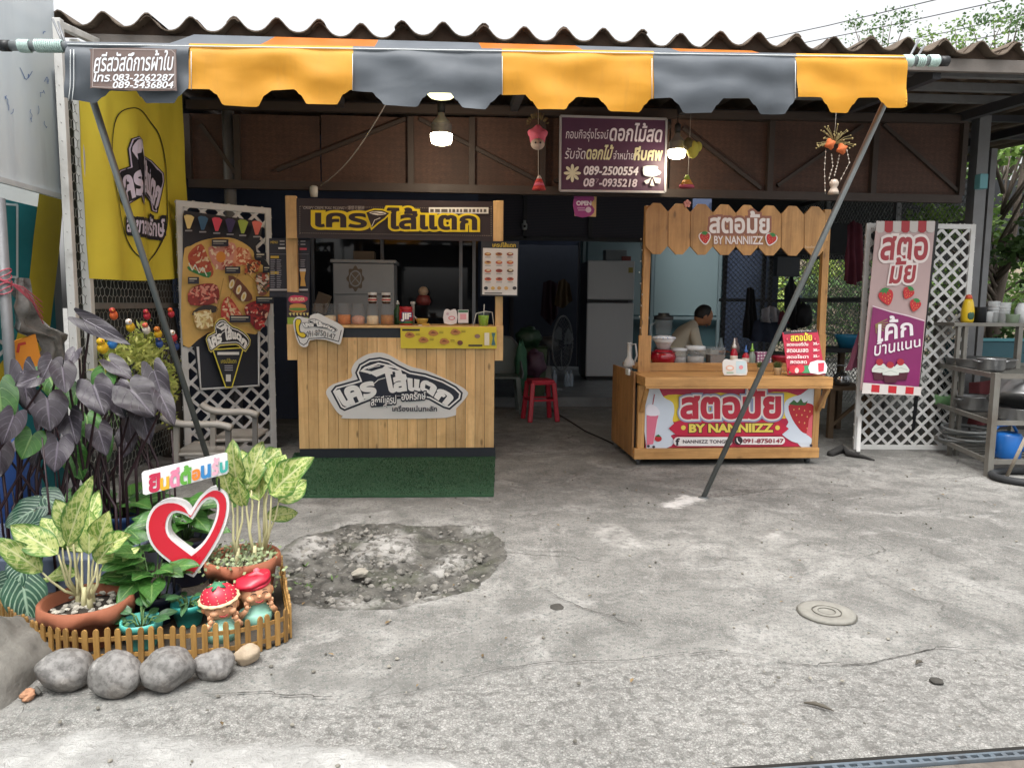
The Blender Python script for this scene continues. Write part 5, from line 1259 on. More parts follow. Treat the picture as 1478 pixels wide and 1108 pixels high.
# fairy light wire down the left upright
tw = thing('light_string', SQ(928, 400), 'string of tiny clear lights running down the left upright of the strawberry stall', 'string lights')
b = MB(mat('wire_thin', '#3a3a3a', .6)); pts = [SQ(926 + 2 * math.sin(y * .3), y, -.03) for y in range(345, 545, 8)]; b.tube(pts, .002, 5); b.build('wire', tw)
b = MB(mat('bulb_clear', '#c8c4b8', .2)); [b.ball(p + Vector((-.006, 0, 0)), .006, nu=6, nv=4) for p in pts[::2]]; b.build('bulbs', tw)

# ------------------------------------------------------------------ signs and lamps over the front
pl_s = Pl(P(884, 222, FY - .12), (1, 0, 0), (0, 0, 1))
tfs = thing('florist_sign', pl_s.o, 'purple florist sign in a white frame with two painted flowers', 'sign')
b = MB(mat('sign_purple', '#4a2b45', .45, var=.1, stain='#5c4058')); b.slab([pxloop(pl_s, [(809.5, 168.5), (961, 172.5), (959, 277), (808.5, 275)])], pl_s, -.01, .006); b.build('board', tfs)
b = MB(mat('frame_silver', '#a8a8ac', .4, .3))
qs = [(809, 168), (961.5, 172.5), (959.5, 277.5), (808, 275.5)]
for i in range(4): b.bar(pl_s.pt(*qs[i], .005), pl_s.pt(*qs[(i + 1) % 4], .005), .018, .018, up=(0, 1, 0))
b.build('frame', tfs)
fs_ = lambda x, y: (800 + x / 8.524, 155 + y / 8.524); pr = Print(pl_s, .007, fr=fs_); gold = '#cfc8a4'; pale = '#d8d0dc'
pr.text('กอบกิจรุ่งโรจน์', [(140, 255), (670, 268)], [(140, 425), (665, 428)], pale, bold=.0, shear=.15)
pr.text('ดอกไม้สด', [(680, 185), (1330, 210)], [(680, 412), (1320, 430)], pale, bold=.02, shear=.2)
pr.text('รับจัด', [(130, 500), (385, 500)], [(125, 635), (380, 640)], pale, bold=.0, shear=.2); pr.text('ดอกไม้', [(400, 465), (730, 470)], [(392, 640), (700, 645)], gold, bold=.03, shear=.15)
pr.text('จำหน่าย', [(728, 530), (985, 530)], [(722, 645), (978, 648)], pale, bold=0., shear=.15); pr.text('หีบศพ', [(985, 490), (1330, 495)], [(978, 650), (1318, 655)], gold, bold=.04, shear=.12)
pr.text('089-2500554', [(365, 728), (1030, 740)], [(360, 832), (1022, 838)], '#e0d8e0', bold=.03, shear=.12); pr.text('08', [(362, 878), (490, 880)], [(357, 975), (485, 977)], '#d0c4d0', bold=.03, shear=.12); pr.text('7', [(500, 882), (548, 884)], [(505, 940), (540, 944)], '#a08ca0', bold=-.01, shear=.12); pr.text('-0935218', [(552, 882), (1015, 890)], [(550, 976), (1008, 982)], '#d0c4d0', bold=.03, shear=.12)
for k in range(8): a = k * math.pi / 4; pr.ell(218 + 65 * math.cos(a), 815 + 70 * math.sin(a), 42, 20, '#d4cdb4', 12, a)
pr.ell(218, 815, 40, 40, '#d4cdb4', 14)
pr.poly([(1088, 735), (1180, 725), (1265, 735), (1262, 770), (1305, 800), (1290, 830), (1230, 855), (1195, 862), (1110, 850), (1085, 820)], '#cfd6dc', 2)
for q in ([(1185, 870), (1092, 915), (1120, 950), (1150, 940)], [(1195, 880), (1165, 970), (1222, 975)], [(1205, 870), (1235, 940), (1290, 945), (1300, 880)]): pr.poly(q, '#d8d8d8')
pr.build('lettering', tfs)
po_ = Pl(P(845, 296, FY + .05), (1, 0, 0), (0, 0, 1)); to = thing('open_sign', po_.o, 'small pink and cream OPEN sign hanging under the florist sign', 'sign')
b = MB(mat('open_cream', '#c8a878', .5)); b.slab([pxloop(po_, [(829, 279), (861, 280), (860, 313), (829, 312)])], po_, -.003, .003); b.build('board', to)
pr = Print(po_, .004); pr.poly([(829.5, 280), (852, 280), (858, 288), (852, 294), (858, 302), (852, 312), (829.5, 311.5)], '#93387c', 2); pr.tbox('OPEN', 832, 290.5, 853, 296.5, '#e0d4e0', bold=.05); pr.rect(833, 300, 844, 301.2, '#cfa8c8'); pr.rect(834, 303, 845, 304.2, '#cfa8c8'); pr.ell(849, 303, 4.2, 4.2, '#d0bccc'); pr.build('print', to)
b = MB(mat('thin_cord', '#8a8684', .7)); b.tube([P(845, 279, FY + .05), P(845, 268, FY + .05)], .003, 4); b.build('cord', to)
# lamps: two lit bulbs
def bulb(px, py, Y, s, lab, cord_top, watt=5):
    c = P(px, py, Y); t = thing('light_bulb', c, lab, 'light bulb', 'big lit bulbs under the eaves'); h = s
    b = MB(emit('bulb_glow', '#fff0d2', 14)); b.lathe([(0, -h * .95), (h * .5, -h * .93), (h * .86, -h * .8), (h * .97, -h * .55), (h, 0)], c, 24); b.build('diffuser', t)
    L_ = bpy.data.lights.new('bulb_light', 'POINT'); L_.energy = watt; L_.color = (1, .86, .66); L_.shadow_soft_size = .07; lo = bpy.data.objects.new('bulb_light', L_); COL.objects.link(lo); lo.parent = t; lo.location = (0, 0, -h * 1.9)
    b = MB(mat('bulb_body', '#8d8b88', .4, .2)); b.lathe([(h, 0.), (h * .98, .02 * h), (h * .92, .1 * h), (h * .9, .9 * h), (h * .78, 1.1 * h), (h * .34, 1.6 * h), (h * .3, 2. * h)], c, 24)
    for k in range(6): b.lathe([(h * .9, .2 * h + k * .12 * h), (h * .96, .23 * h + k * .12 * h), (h * .96, .27 * h + k * .12 * h), (h * .9, .3 * h + k * .12 * h)], c, 24)
    b.build('body', t)
    b = MB(mat('socket_black', '#1d1d1f', .5)); b.lathe([(h * .33, 1.9 * h), (h * .36, 2.8 * h), (h * .2, 3. * h), (.004, 3.1 * h), (.004, cord_top - c.z)], c, 12); b.build('lamp_holder', t)
bulb(637, 194, 5.8, .083, 'lit bulb hanging above the crepe stall', 2.9); bulb(977, 217, 6.15, .072, 'lit bulb hanging beside the florist sign', 2.95, 1.6)
b = MB(mat('ceiling_lamp', '#c8c0a8', .4)); c = P(637, 137, 5.5); tl_ = thing('round_lamp', c, 'pale round lamp disc seen under the awning edge above the hanging bulb', 'lamp')
MB(emit('disc_glow', '#e8e4b0', 1.2)).lathe([(0, -.02), (.08, -.018), (.1, 0), (.1, .02)], c, 20).build('shade', tl_)
b = MB(mat('thin_white_cord', '#a8a49c', .7)); A, B = P(556, 152, 5.2), P(463, 268, FY - .05)
b.tube([A + (B - A) * t + Vector((0, 0, -.07 * math.sin(math.pi * t))) for t in np.linspace(0, 1, 9)], .004, 5); b.build('cord', label='thin pale cord running from the awning down to the beam over the crepe stall', cat='cord')
b = MB(mat('lens_white', '#c4c4c0', .4)); c = P(453, 277, FY - .05); b.lathe([(.0, -.045), (.03, -.04), (.034, 0), (.034, .04), (.02, .05), (0, .05)], c, 14); b.build('sensor', label='small white cylinder fixed under the beam at the left of the crepe header', cat='sensor')

# ------------------------------------------------------------------ things on the crepe counter
CT = P(570, 471, CYF).z + .007
def onc(px, Y): return Vector((P(px, 460, Y).x, Y, CT))
clear = glass('clear_jar', (.5, .54, .56), .06, .1)
r5 = random.Random(11)
fillc = ['#b98a52', '#d8c8a8', '#c87a3a', '#c99a86', '#e0cfae', '#a8743e']
for i, (px, w, lab) in enumerate(((459, 9, 'clear jar with brown filling, first from the phone sign'), (477, 9, 'clear jar of pale flakes, second from the phone sign'), (497, 10, 'clear jar of orange crumbs, third from the phone sign'), (517, 10, 'clear jar with pinkish filling, fourth from the phone sign'), (538, 9, 'clear jar of cream bits under the first spread jar'), (559, 10, 'clear jar of brown bits beside the red peanut butter jar'))):
    c = onc(px, 6.12); rr = w / F_PX * 6.1; t = thing('jar', c, lab, 'jar', 'clear topping jars on the crepe counter')
    MB(clear).lathe([(rr * .95, 0), (rr, .01), (rr, .12), (rr * .8, .14), (rr * .8, .15)], c, 18).build('glass', t)
    b = MB(mat('topping_%d' % i, fillc[i], .8, var=.4, scale=60, bump=.8)); b.lathe([(rr * .9, .004), (rr * .92, .06 + .01 * (i % 3)), (rr * .4, .075), (0, .07)], c, 14); b.build('topping', t)
    MB(clear).lathe([(rr * .84, .15), (rr * .86, .152), (rr * .86, .168), (0, .17)], c, 18).build('lid', t)
for px, lab in ((538, 'hazelnut spread jar with white lid standing left on the topping jars'), (557.5, 'hazelnut spread jar with white lid standing right on the topping jars')):
    c = onc(px, 6.12) + Vector((0, 0, .171)); t = thing('spread_jar', c, lab, 'jar', 'spread jars stacked on the topping jars')
    MB(mat('spread_brown', '#3a2016', .25)).lathe([(.028, 0), (.034, .008), (.036, .03), (.032, .05), (.034, .062), (.034, .07)], c, 16).build('body', t)
    MB(mat('label_cream', '#d8d0c4', .4)).lathe([(.0355, .018), (.0372, .03), (.035, .048)], c, 16).build('label', t)
    b = MB(mat('label_red', '#a82a26', .4)); b.lathe([(.0368, .026), (.0375, .03), (.0364, .038)], c, 16); b.build('label_band', t)
    MB(mat('lid_white', '#d6d4d0', .35)).lathe([(.036, .07), (.0365, .072), (.0365, .088), (.033, .091), (0, .092)], c, 18).build('lid', t)
c = onc(586, 6.1); t = thing('peanut_butter_jar', c, 'red and green peanut butter jar lettered JIF on the crepe counter', 'jar')
MB(mat('jif_red', '#b3222a', .3)).lathe([(.05, 0), (.056, .01), (.056, .1), (.05, .12)], c, 22).build('body', t)
MB(mat('jif_green', '#2a6a3a', .3)).lathe([(.0565, .012), (.0575, .015), (.0575, .034), (.0565, .036)], c, 22).build('label_band', t)
MB(mat('lid_red', '#a01c22', .4)).lathe([(.053, .12), (.054, .122), (.054, .148), (.05, .15), (0, .151)], c, 22).build('lid', t)
pr = Print(Pl(c + Vector((0, -.06, .07)), (1, 0, 0), (0, 0, 1)), 0); pr.tbox('JIF', 580, 452, 593, 463, '#e8e6e4', bold=.05, ol=[(.1, '#1c2a6a')]); pr.build('lettering', t)
c = onc(574, 6.25); b = MB(mat('bottle_green', '#2f5a38', .3)); b.lathe([(.03, 0), (.032, .005), (.032, .12), (.012, .15), (.012, .165)], c, 14); t = thing('squeeze_bottle', c, 'green squeeze bottle with a pale nozzle behind the peanut butter jar', 'bottle'); b.build('body', t); MB(mat('nozzle_grey', '#b8bcb8', .4)).lathe([(.016, .165), (.014, .18), (.004, .2), (0, .2)], c, 10).build('cap', t)
c = onc(596, 6.2); b = MB(mat('bottle_white', '#c0c2be', .4)); b.lathe([(.014, 0), (.014, .17), (.02, .172), (.02, .19), (0, .192)], c, 12); b.build('slim_bottle', label='slim pale bottle standing just right of the red peanut butter jar', cat='bottle', origin=c)
c = onc(609, 6.1); b = MB(mat('bowl_yellow', '#b89a4a', .4)); b.lathe([(.03, 0), (.05, .045), (.053, .055), (.049, .054), (.03, .01), (0, .008)], c, 20); t = thing('small_bowl', c, 'small yellow bowl with a white spoon on the crepe counter', 'bowl'); b.build('bowl', t); MB(MATS['lid_white']).tube([c + Vector((.01, 0, .02)), c + Vector((-.07, 0, .075))], .004, 6).build('spoon', t)
c = onc(604, 5.97); b = MB(mat('wafer', '#b9933c', .7)); b.box((c.x + .03, c.y - .02, CT), (c.x + .085, c.y + .03, CT + .018)); b.build('yellow_box', label='small yellow box lying at the counter edge over the menu strip', cat='box', bevel=.002)
c = onc(622, 5.99); b = MB(mat('tag_white', '#d4d0cc', .5)); b.box((c.x - .1, c.y, CT), (c.x - .03, c.y + .05, CT + .006)); b.build('paper_slip', label='white paper slip lying flat near the yellow bowl on the crepe counter', cat='paper')
pq = Pl(onc(651, 6.0), (1, 0, 0), (0, .1, 1)); b = MB(mat('card_white', '#d6d0d0', .5)); b.slab([pxloop(pq, smooth_loop([(641, 449), (646, 446), (650, 448), (655, 446), (659, 449), (659, 466.5), (641, 466.5)], 2))], pq, -.004, .004); t = thing('cut_out_card', pq.o, 'white cut out card with pink marks standing on the crepe counter', 'card'); b.build('card', t); pr = Print(pq, .005); pr.ell(652, 459, 5, 3, '#c86a78'); pr.ell(652, 459, 3.4, 1.6, '#d6d0d0'); pr.ell(646, 453, 2, 2, '#b8a0a8'); pr.build('print', t)
pq = Pl(onc(668, 6.02), (1, 0, 0), (0, .1, 1)); b = MB(MATS['card_white']); b.slab([pxloop(pq, [(661, 447), (676, 447), (676, 466), (661, 466)])], pq, -.003, .003); t = thing('pay_card', pq.o, 'white and pink payment card stand beside the cut out card', 'card'); b.build('card', t); pr = Print(pq, .004); pr.rect(661.5, 447.5, 675.5, 451, '#3a6a4a'); pr.rect(664, 453, 673, 461, '#d89aa4'); pr.build('print', t)
c = onc(698, 6.02); t = thing('green_drink', c, 'bright green drink in a clear cup with a straw at the counter end', 'drink'); b = MB(mat('drink_green', '#7fae1e', .25)); b.lathe([(.034, 0), (.044, .075), (.044, .085), (0, .086)], c, 18); b.build('drink', t); MB(clear).lathe([(.036, 0), (.047, .09), (.05, .1), (.046, .115), (.0, .12)], c, 18).build('cup', t); MB(MATS['lid_white']).tube([c + Vector((0, 0, .08)), c + Vector((.005, 0, .175))], .004, 6).build('straw', t)
b = MB(MATS['lid_white']); b.tube([c + Vector((-.085, 0, 0)), c + Vector((-.06, 0, .1)), c + Vector((.02, 0, .118)), c + Vector((.07, .01, .11)), c + Vector((.085, .01, 0))], .0035, 6); b.build('cup_holder', t)
# white cabinet with an emblem and a box behind the counter
YB = 7.3; q0, q1 = P(480, 376, YB), P(569, 441, YB); t = thing('white_cabinet', ((q0.x + q1.x) / 2, YB + .2, 0), 'pale grey cabinet with a brown medallion seen behind the crepe counter', 'cabinet')
cw = mat('cabinet_white', '#8c8e92', .4, var=.1); b = MB(cw); b.box((q0.x, YB, .5), (q1.x, YB + .45, q0.z - .02)); b.build('body', t, bevel=.01); b = MB(cw); b.box((q0.x - .02, YB - .02, q0.z - .02), (q1.x + .02, YB + .46, q0.z + .012)); b.build('lid', t, bevel=.006)
pr = Print(Pl(Vector((q0.x, YB - .003, 1)), (1, 0, 0), (0, 0, 1)), .002); med = [(513 + 13 * (1 + .12 * math.cos(8 * a)) * math.cos(a) * .9, 402 + 17 * (1 + .12 * math.cos(8 * a)) * math.sin(a)) for a in np.linspace(0, 6.28, 49)[:-1]]
pr.poly(med, '#5f5348'); pr.ell(513, 402, 9, 12, '#8c8e92'); pr.ell(513, 402, 7.5, 10, '#6a5e52'); pr.line([(506, 394), (520, 410)], 1.2, '#8c8e92'); pr.line([(520, 394), (506, 410)], 1.2, '#8c8e92'); pr.rect(482, 424, 566, 425, '#5c5e62'); pr.build('medallion', t)
q = P(528, 372, YB + .2); b = MB(mat('carton_brown', '#4f4438', .7)); b.box((q.x - .11, YB + .1, q0.z + .013), (q.x + .09, YB + .3, q0.z + .1)); b.build('carton', label='brown carton on top of the grey medallion cabinet', cat='box', bevel=.003)
b = MB(mat('paper_bag', '#5b4d41', .8, bump=.4)); q = P(464, 436, 6.9); rt = Matrix.Rotation(.35, 3, 'Y'); b.box((q.x - .06, 6.9, q.z - .1), (q.x + .06, 6.96, q.z + .08), rot=rt); b.build('kraft_pouch', label='brown kraft pouch tilted behind the left jars', cat='pouch', bevel=.004)
c = P(611, 432, 7.6); b = MB(mat('mascot_red', '#6e2a26', .5)); b.lathe([(.06, -.06), (.08, -.02), (.06, .03), (.05, .04)], c, 14); t = thing('toy_figure', c, 'small red and cream seated toy seen in the dark behind the counter', 'toy'); b.build('body', t); MB(mat('mascot_cream', '#a89078', .5)).ball(c + Vector((0, 0, .08)), .05).build('head', t)

# ------------------------------------------------------------------ inside the shop
FZ = .12
q0, q1 = G(845, 548, FZ), G(912, 548, FZ); ztop = P(880, 376, q0.y).z
t = thing('refrigerator', ((q0.x + q1.x) / 2, q0.y + .3, FZ), 'tall silver two door refrigerator at the back of the shop', 'refrigerator')
n = NT('fridge_steel'); f = n.noise(n.co((60, 60, 1.5)), 3, 3); g_ = n.noise(n.co(), 1.5, 3); n.fin(n.mix(f, (.46, .47, .48), (.56, .57, .58)), n.math('ADD', n.math('MULTIPLY', g_, .2), .28), .25); fm = n.m
zg = P(880, 434, q0.y).z; Yf = q0.y
MB(mat('fridge_side', '#4a4d52', .5)).box((q0.x + .01, Yf + .06, FZ + .03), (q1.x - .01, Yf + .65, ztop - .01)).build('body', t, bevel=.01)
MB(fm).box((q0.x, Yf, zg + .012), (q1.x, Yf + .055, ztop)).build('freezer_door', t, bevel=.015)
dd = MB(fm).box((q0.x, Yf, FZ + .05), (q1.x, Yf + .055, zg - .03)).build('fridge_door', t, bevel=.015)
MB(mat('recess_black', '#15161a', .5)).box((q0.x + .06, Yf + .01, zg - .034), (q1.x - .09, Yf + .05, zg + .012)).build('handle_recess', t)
MB(mat('energy_label', '#a89a4a', .5)).box((q1.x - .1, Yf - .004, ztop - .18), (q1.x - .03, Yf - .001, ztop - .1)).build('energy_label', t)
b = MB(mat('foot_black', '#17181a', .6)); b.box((q0.x + .03, Yf + .03, FZ), (q1.x - .03, Yf + .6, FZ + .05)); b.build('plinth', t)
b = MB(mat('white_tray', '#7d8488', .5)); b.box((q0.x + .29, Yf + .1, ztop), (q1.x - .1, Yf + .3, ztop + .17)); b.build('white_box', label='pale box standing on top of the refrigerator', cat='box', bevel=.01)
b = MB(mat('red_tin', '#7a3028', .5)); b.box((q1.x - .19, Yf + .05, ztop), (q1.x - .05, Yf + .09, ztop + .07)); b.build('red_packet', label='small red packet lying before the pale box on the refrigerator', cat='packet', bevel=.004)
# standing fan
c = P(812, 496, 9.6); t = thing('standing_fan', (c.x - .15, 9.6, FZ), 'grey standing fan turned sideways before the dark doorway', 'fan'); fg = mat('fan_grey', '#55585b', .45)
ax = Vector((.86, -.5, 0)); u_, v_ = Vector((.5, .86, 0)), Vector((0, 0, 1)); b = MB(fg)
b.tube([c + u_ * .36 * math.cos(a) + v_ * .36 * math.sin(a) for a in np.linspace(0, 2 * math.pi, 37)[:-1]], .012, 6, closed=True)
for s_ in (-1, 1):
    for k in range(24): a = 2 * math.pi * k / 24; e = u_ * math.cos(a) + v_ * math.sin(a); b.tube([c + ax * .07 * s_ + e * .04, c + ax * .08 * s_ + e * .2, c + e * .355], .0025, 4)
b.build('grille', t)
b = MB(mat('fan_blade', '#4d5358', .4))
for k in range(3):
    a = 2 * math.pi * k / 3 + .4; e = u_ * math.cos(a) + v_ * math.sin(a); f_ = u_ * -math.sin(a) + v_ * math.cos(a)
    p = [c + e * .05 - f_ * .03, c + e * .2 - f_ * .1 + ax * .03, c + e * .32 - f_ * .05 + ax * .03, c + e * .32 + f_ * .09 - ax * .02, c + e * .18 + f_ * .06 - ax * .02]; b.add(p + [x - ax * .006 for x in p], [(0, 1, 2, 3, 4), (9, 8, 7, 6, 5)] + [(i, 5 + i, 5 + (i + 1) % 5, (i + 1) % 5) for i in range(5)])
b.build('blade', t)
MB(fg).tube([c - ax * .08, c - ax * .12, c - ax * .28, c - ax * .31], [.06, .1, .09, .04], 14).build('motor', t)
m_ = c - ax * .2; b = MB(fg); b.tube([m_ - v_ * .06, (m_.x, m_.y, FZ + .05)], .018, 10); b.build('pole', t); MB(fg).lathe([(.2, FZ), (.2, FZ + .025), (.03, FZ + .06)], (m_.x, m_.y, 0), 22).build('base', t); MB(mat('fan_panel', '#787874', .5)).box((m_.x - .04, m_.y - .05, c.z - .48), (m_.x + .04, m_.y - .02, c.z - .3)).build('control_box', t, bevel=.006)
# red stool
def stool(c, s, h, lab, m, rz=.3):
    t = thing('plastic_stool', c, lab, 'stool', rz=0); R2 = Matrix.Rotation(rz, 3, 'Z'); c = Vector(c); b = MB(m)
    T_ = lambda x, y, z: c + R2 @ Vector((x, y, z))
    sq = lambda k, z: [T_(x * k, y * k, z) for x, y in ((-s, -s), (s, -s), (s, s), (-s, s))]
    b.add(sq(.86, h - .05) + sq(.86, h - .008) + sq(.8, h), [(0, 1, 5, 4), (1, 2, 6, 5), (2, 3, 7, 6), (3, 0, 4, 7), (4, 5, 9, 8), (5, 6, 10, 9), (6, 7, 11, 10), (7, 4, 8, 11), (8, 9, 10, 11)]); b.build('seat', t, bevel=.01)
    for x, y in ((-1, -1), (1, -1), (1, 1), (-1, 1)):
        b = MB(m); b.bar(T_(x * s * .78, y * s * .78, h - .03), T_(x * s * 1.02, y * s * 1.02, 0), .05, .05); b.build('leg', t, bevel=.008)
    b = MB(m)
    for x0_, y0_, x1_, y1_ in ((-1, -1, 1, -1), (1, -1, 1, 1), (1, 1, -1, 1), (-1, 1, -1, -1)): b.bar(T_(x0_ * s * .9, y0_ * s * .9, h * .52), T_(x1_ * s * .9, y1_ * s * .9, h * .52), .03, .02)
    b.build('stretcher', t)
red_p = mat('red_plastic', '#a5172e', .4, var=.08)
q = G(780, 607); stool((q.x, q.y + .05, 0), .15, .45, 'crimson plastic stool between the two stalls', red_p, .15)
# grey chair behind the crepe stall
q = G(735, 600); cg = mat('chair_greygreen', '#4c5654', .45); t = thing('plastic_chair', (q.x - .1, q.y + .3, 0), 'grey green plastic chair half hidden behind the right end of the crepe stall', 'chair')
x, y = q.x - .12, q.y + .25; b = MB(cg)
arc = [(.27, -.2, .42), (.29, -.05, .46), (.28, .16, .6), (.25, .24, .78), (.18, .28, .86), (0, .3, .88), (-.18, .28, .86), (-.25, .24, .78), (-.28, .16, .6), (-.29, -.05, .46)]
vs = [(x + a * 1, y + c_, d) for a, c_, d in arc] + [(x + a * .9, y + c_ * .9 - .01, .43) for a, c_, d in arc]; k = len(arc); b.add(vs, [(i, i + 1, k + i + 1, k + i) for i in range(k - 1)], smooth=True); b.build('backrest', t)
MB(cg).box((x - .24, y - .22, .41), (x + .24, y + .24, .44)).build('seat', t, bevel=.01)
for sx, sy in ((1, -1), (-1, -1), (1, 1), (-1, 1)): MB(cg).bar((x + sx * .22, y + sy * .2, .42), (x + sx * .26, y + sy * .24, 0), .05, .04).build('leg', t)
b = MB(MATS['fan_grey']); b.tube([Vector((x + a, y + c_, d + .005)) for a, c_, d in arc], .012, 6); b.build('rim', t)
# clutter by the doorway
def crate(name, px, py, Y, w, h, m, lab, cat, z0=FZ):
    q = P(px, py, Y); b = MB(m); z1 = q.z
    b.lathe([(w * .85, z0), (w, z1 - .02), (w * 1.06, z1), (w * .94, z1 - .004), (w * .8, z0 + .02), (0, z0 + .02)], (q.x, Y, 0), 4, rot=Matrix.Rotation(.7, 3, 'Z'), smooth=False); return b.build(name, label=lab, cat=cat)
crate('green_tub', 768, 500, 9.3, .26, .3, mat('tub_green', '#2c3f24', .5), 'olive green tub with green bags in it beside the fan', 'tub')
def blob(name, c, r, m, lab, cat, seed=0, amp=.35):
    b = MB(m); b.ball(c, r, m, 20, 14, f=lambda d: 1 + amp * noise.noise(d * 2.2 + Vector((seed, 0, 0)))); return b.build(name, label=lab, cat=cat)
blob('green_bag', P(763, 487, 9.3), (.16, .14, .13), mat('bag_green', '#1e3a26', .5, bump=.6, bscale=20), 'dark green plastic bag heaped on the olive tub', 'bag', 1)
blob('green_cloth', P(752, 530, 8.7), (.07, .06, .3), mat('cloth_green', '#2c5a44', .7, bump=.6, bscale=14), 'green cloth hanging over the back of the grey green chair', 'cloth', 4)
blob('purple_bag', P(772, 525, 9.0), (.13, .12, .16), mat('bag_plum', '#4a3042', .6, bump=.5, bscale=14), 'plum coloured bag on the floor below the olive tub', 'bag', 2)
def drape(name, top, bot, Y, m, lab, cat='cloth', seed=0, amp=.03, th=0.):
    """cloth hanging between the two px points of its top and of its bottom edge"""
    b = MB(m); n = 14; vs = []
    for i in range(n + 1):
        for j in range(n + 1):
            f, g = j / n, i / n; a = lerp_poly(top, f); c = lerp_poly(bot, f); x, y = a[0] + (c[0] - a[0]) * g, a[1] + (c[1] - a[1]) * g
            p = P(x, y, Y); p.y += amp * math.sin(f * 17 + seed + 2 * noise.noise((f * 3, g * 2, seed))) * (.4 + g); vs.append(p)
    b.add(vs, [(i * (n + 1) + j, i * (n + 1) + j + 1, (i + 1) * (n + 1) + j + 1, (i + 1) * (n + 1) + j) for i in range(n) for j in range(n)], smooth=True); return b.build(name, label=lab, cat=cat)
drape('hanging_shirt', [(806, 406), (814, 402), (822, 410)], [(800, 440), (812, 445), (826, 434)], 12.2, mat('cloth_tan', '#6b5a42', .9, bump=.4), 'tan shirt hanging in the dark doorway beside the fridge', 'shirt')
drape('hanging_jacket', [(784, 408), (794, 404), (805, 410)], [(780, 455), (795, 470), (806, 452)], 12.4, mat('cloth_wine', '#3a2730', .9, bump=.4), 'dark wine coloured jacket hanging in the doorway', 'jacket', 3)
for i, px in enumerate((800, 818, 824)):
    q = P(px, 548, 10.2); b = MB(glass('water_bottle', (.5, .6, .7), .05, .4)); b.lathe([(.035, FZ), (.037, FZ + .02), (.037, FZ + .16), (.014, FZ + .2), (.014, FZ + .23), (0, FZ + .23)], (q.x, 10.2, 0), 12); b.build('water_bottle', label='clear water bottle standing on the floor under the fan', cat='bottle', group='water bottles under the fan')
c = P(757, 326, 9.5); t = thing('security_camera', c, 'small white security camera fixed on the dark shade beside the menu board', 'camera'); MB(mat('cam_white', '#a8acae', .4)).lathe([(.03, -.05), (.036, -.03), (.036, .02), (.02, .04), (.02, .07), (0, .07)], c, 14).build('housing', t); MB(MATS['recess_black']).ball(c + Vector((0, -.036, -.01)), .016).build('lens', t)
b = MB(mat('cable_black', '#191a1c', .6)); b.tube([G(x, y, .006) for x, y in ((885, 640), (868, 632), (845, 622), (820, 606), (800, 594), (790, 585))], .007, 6); b.build('power_cable', label='black power cable lying on the floor between the two stalls', cat='cable')

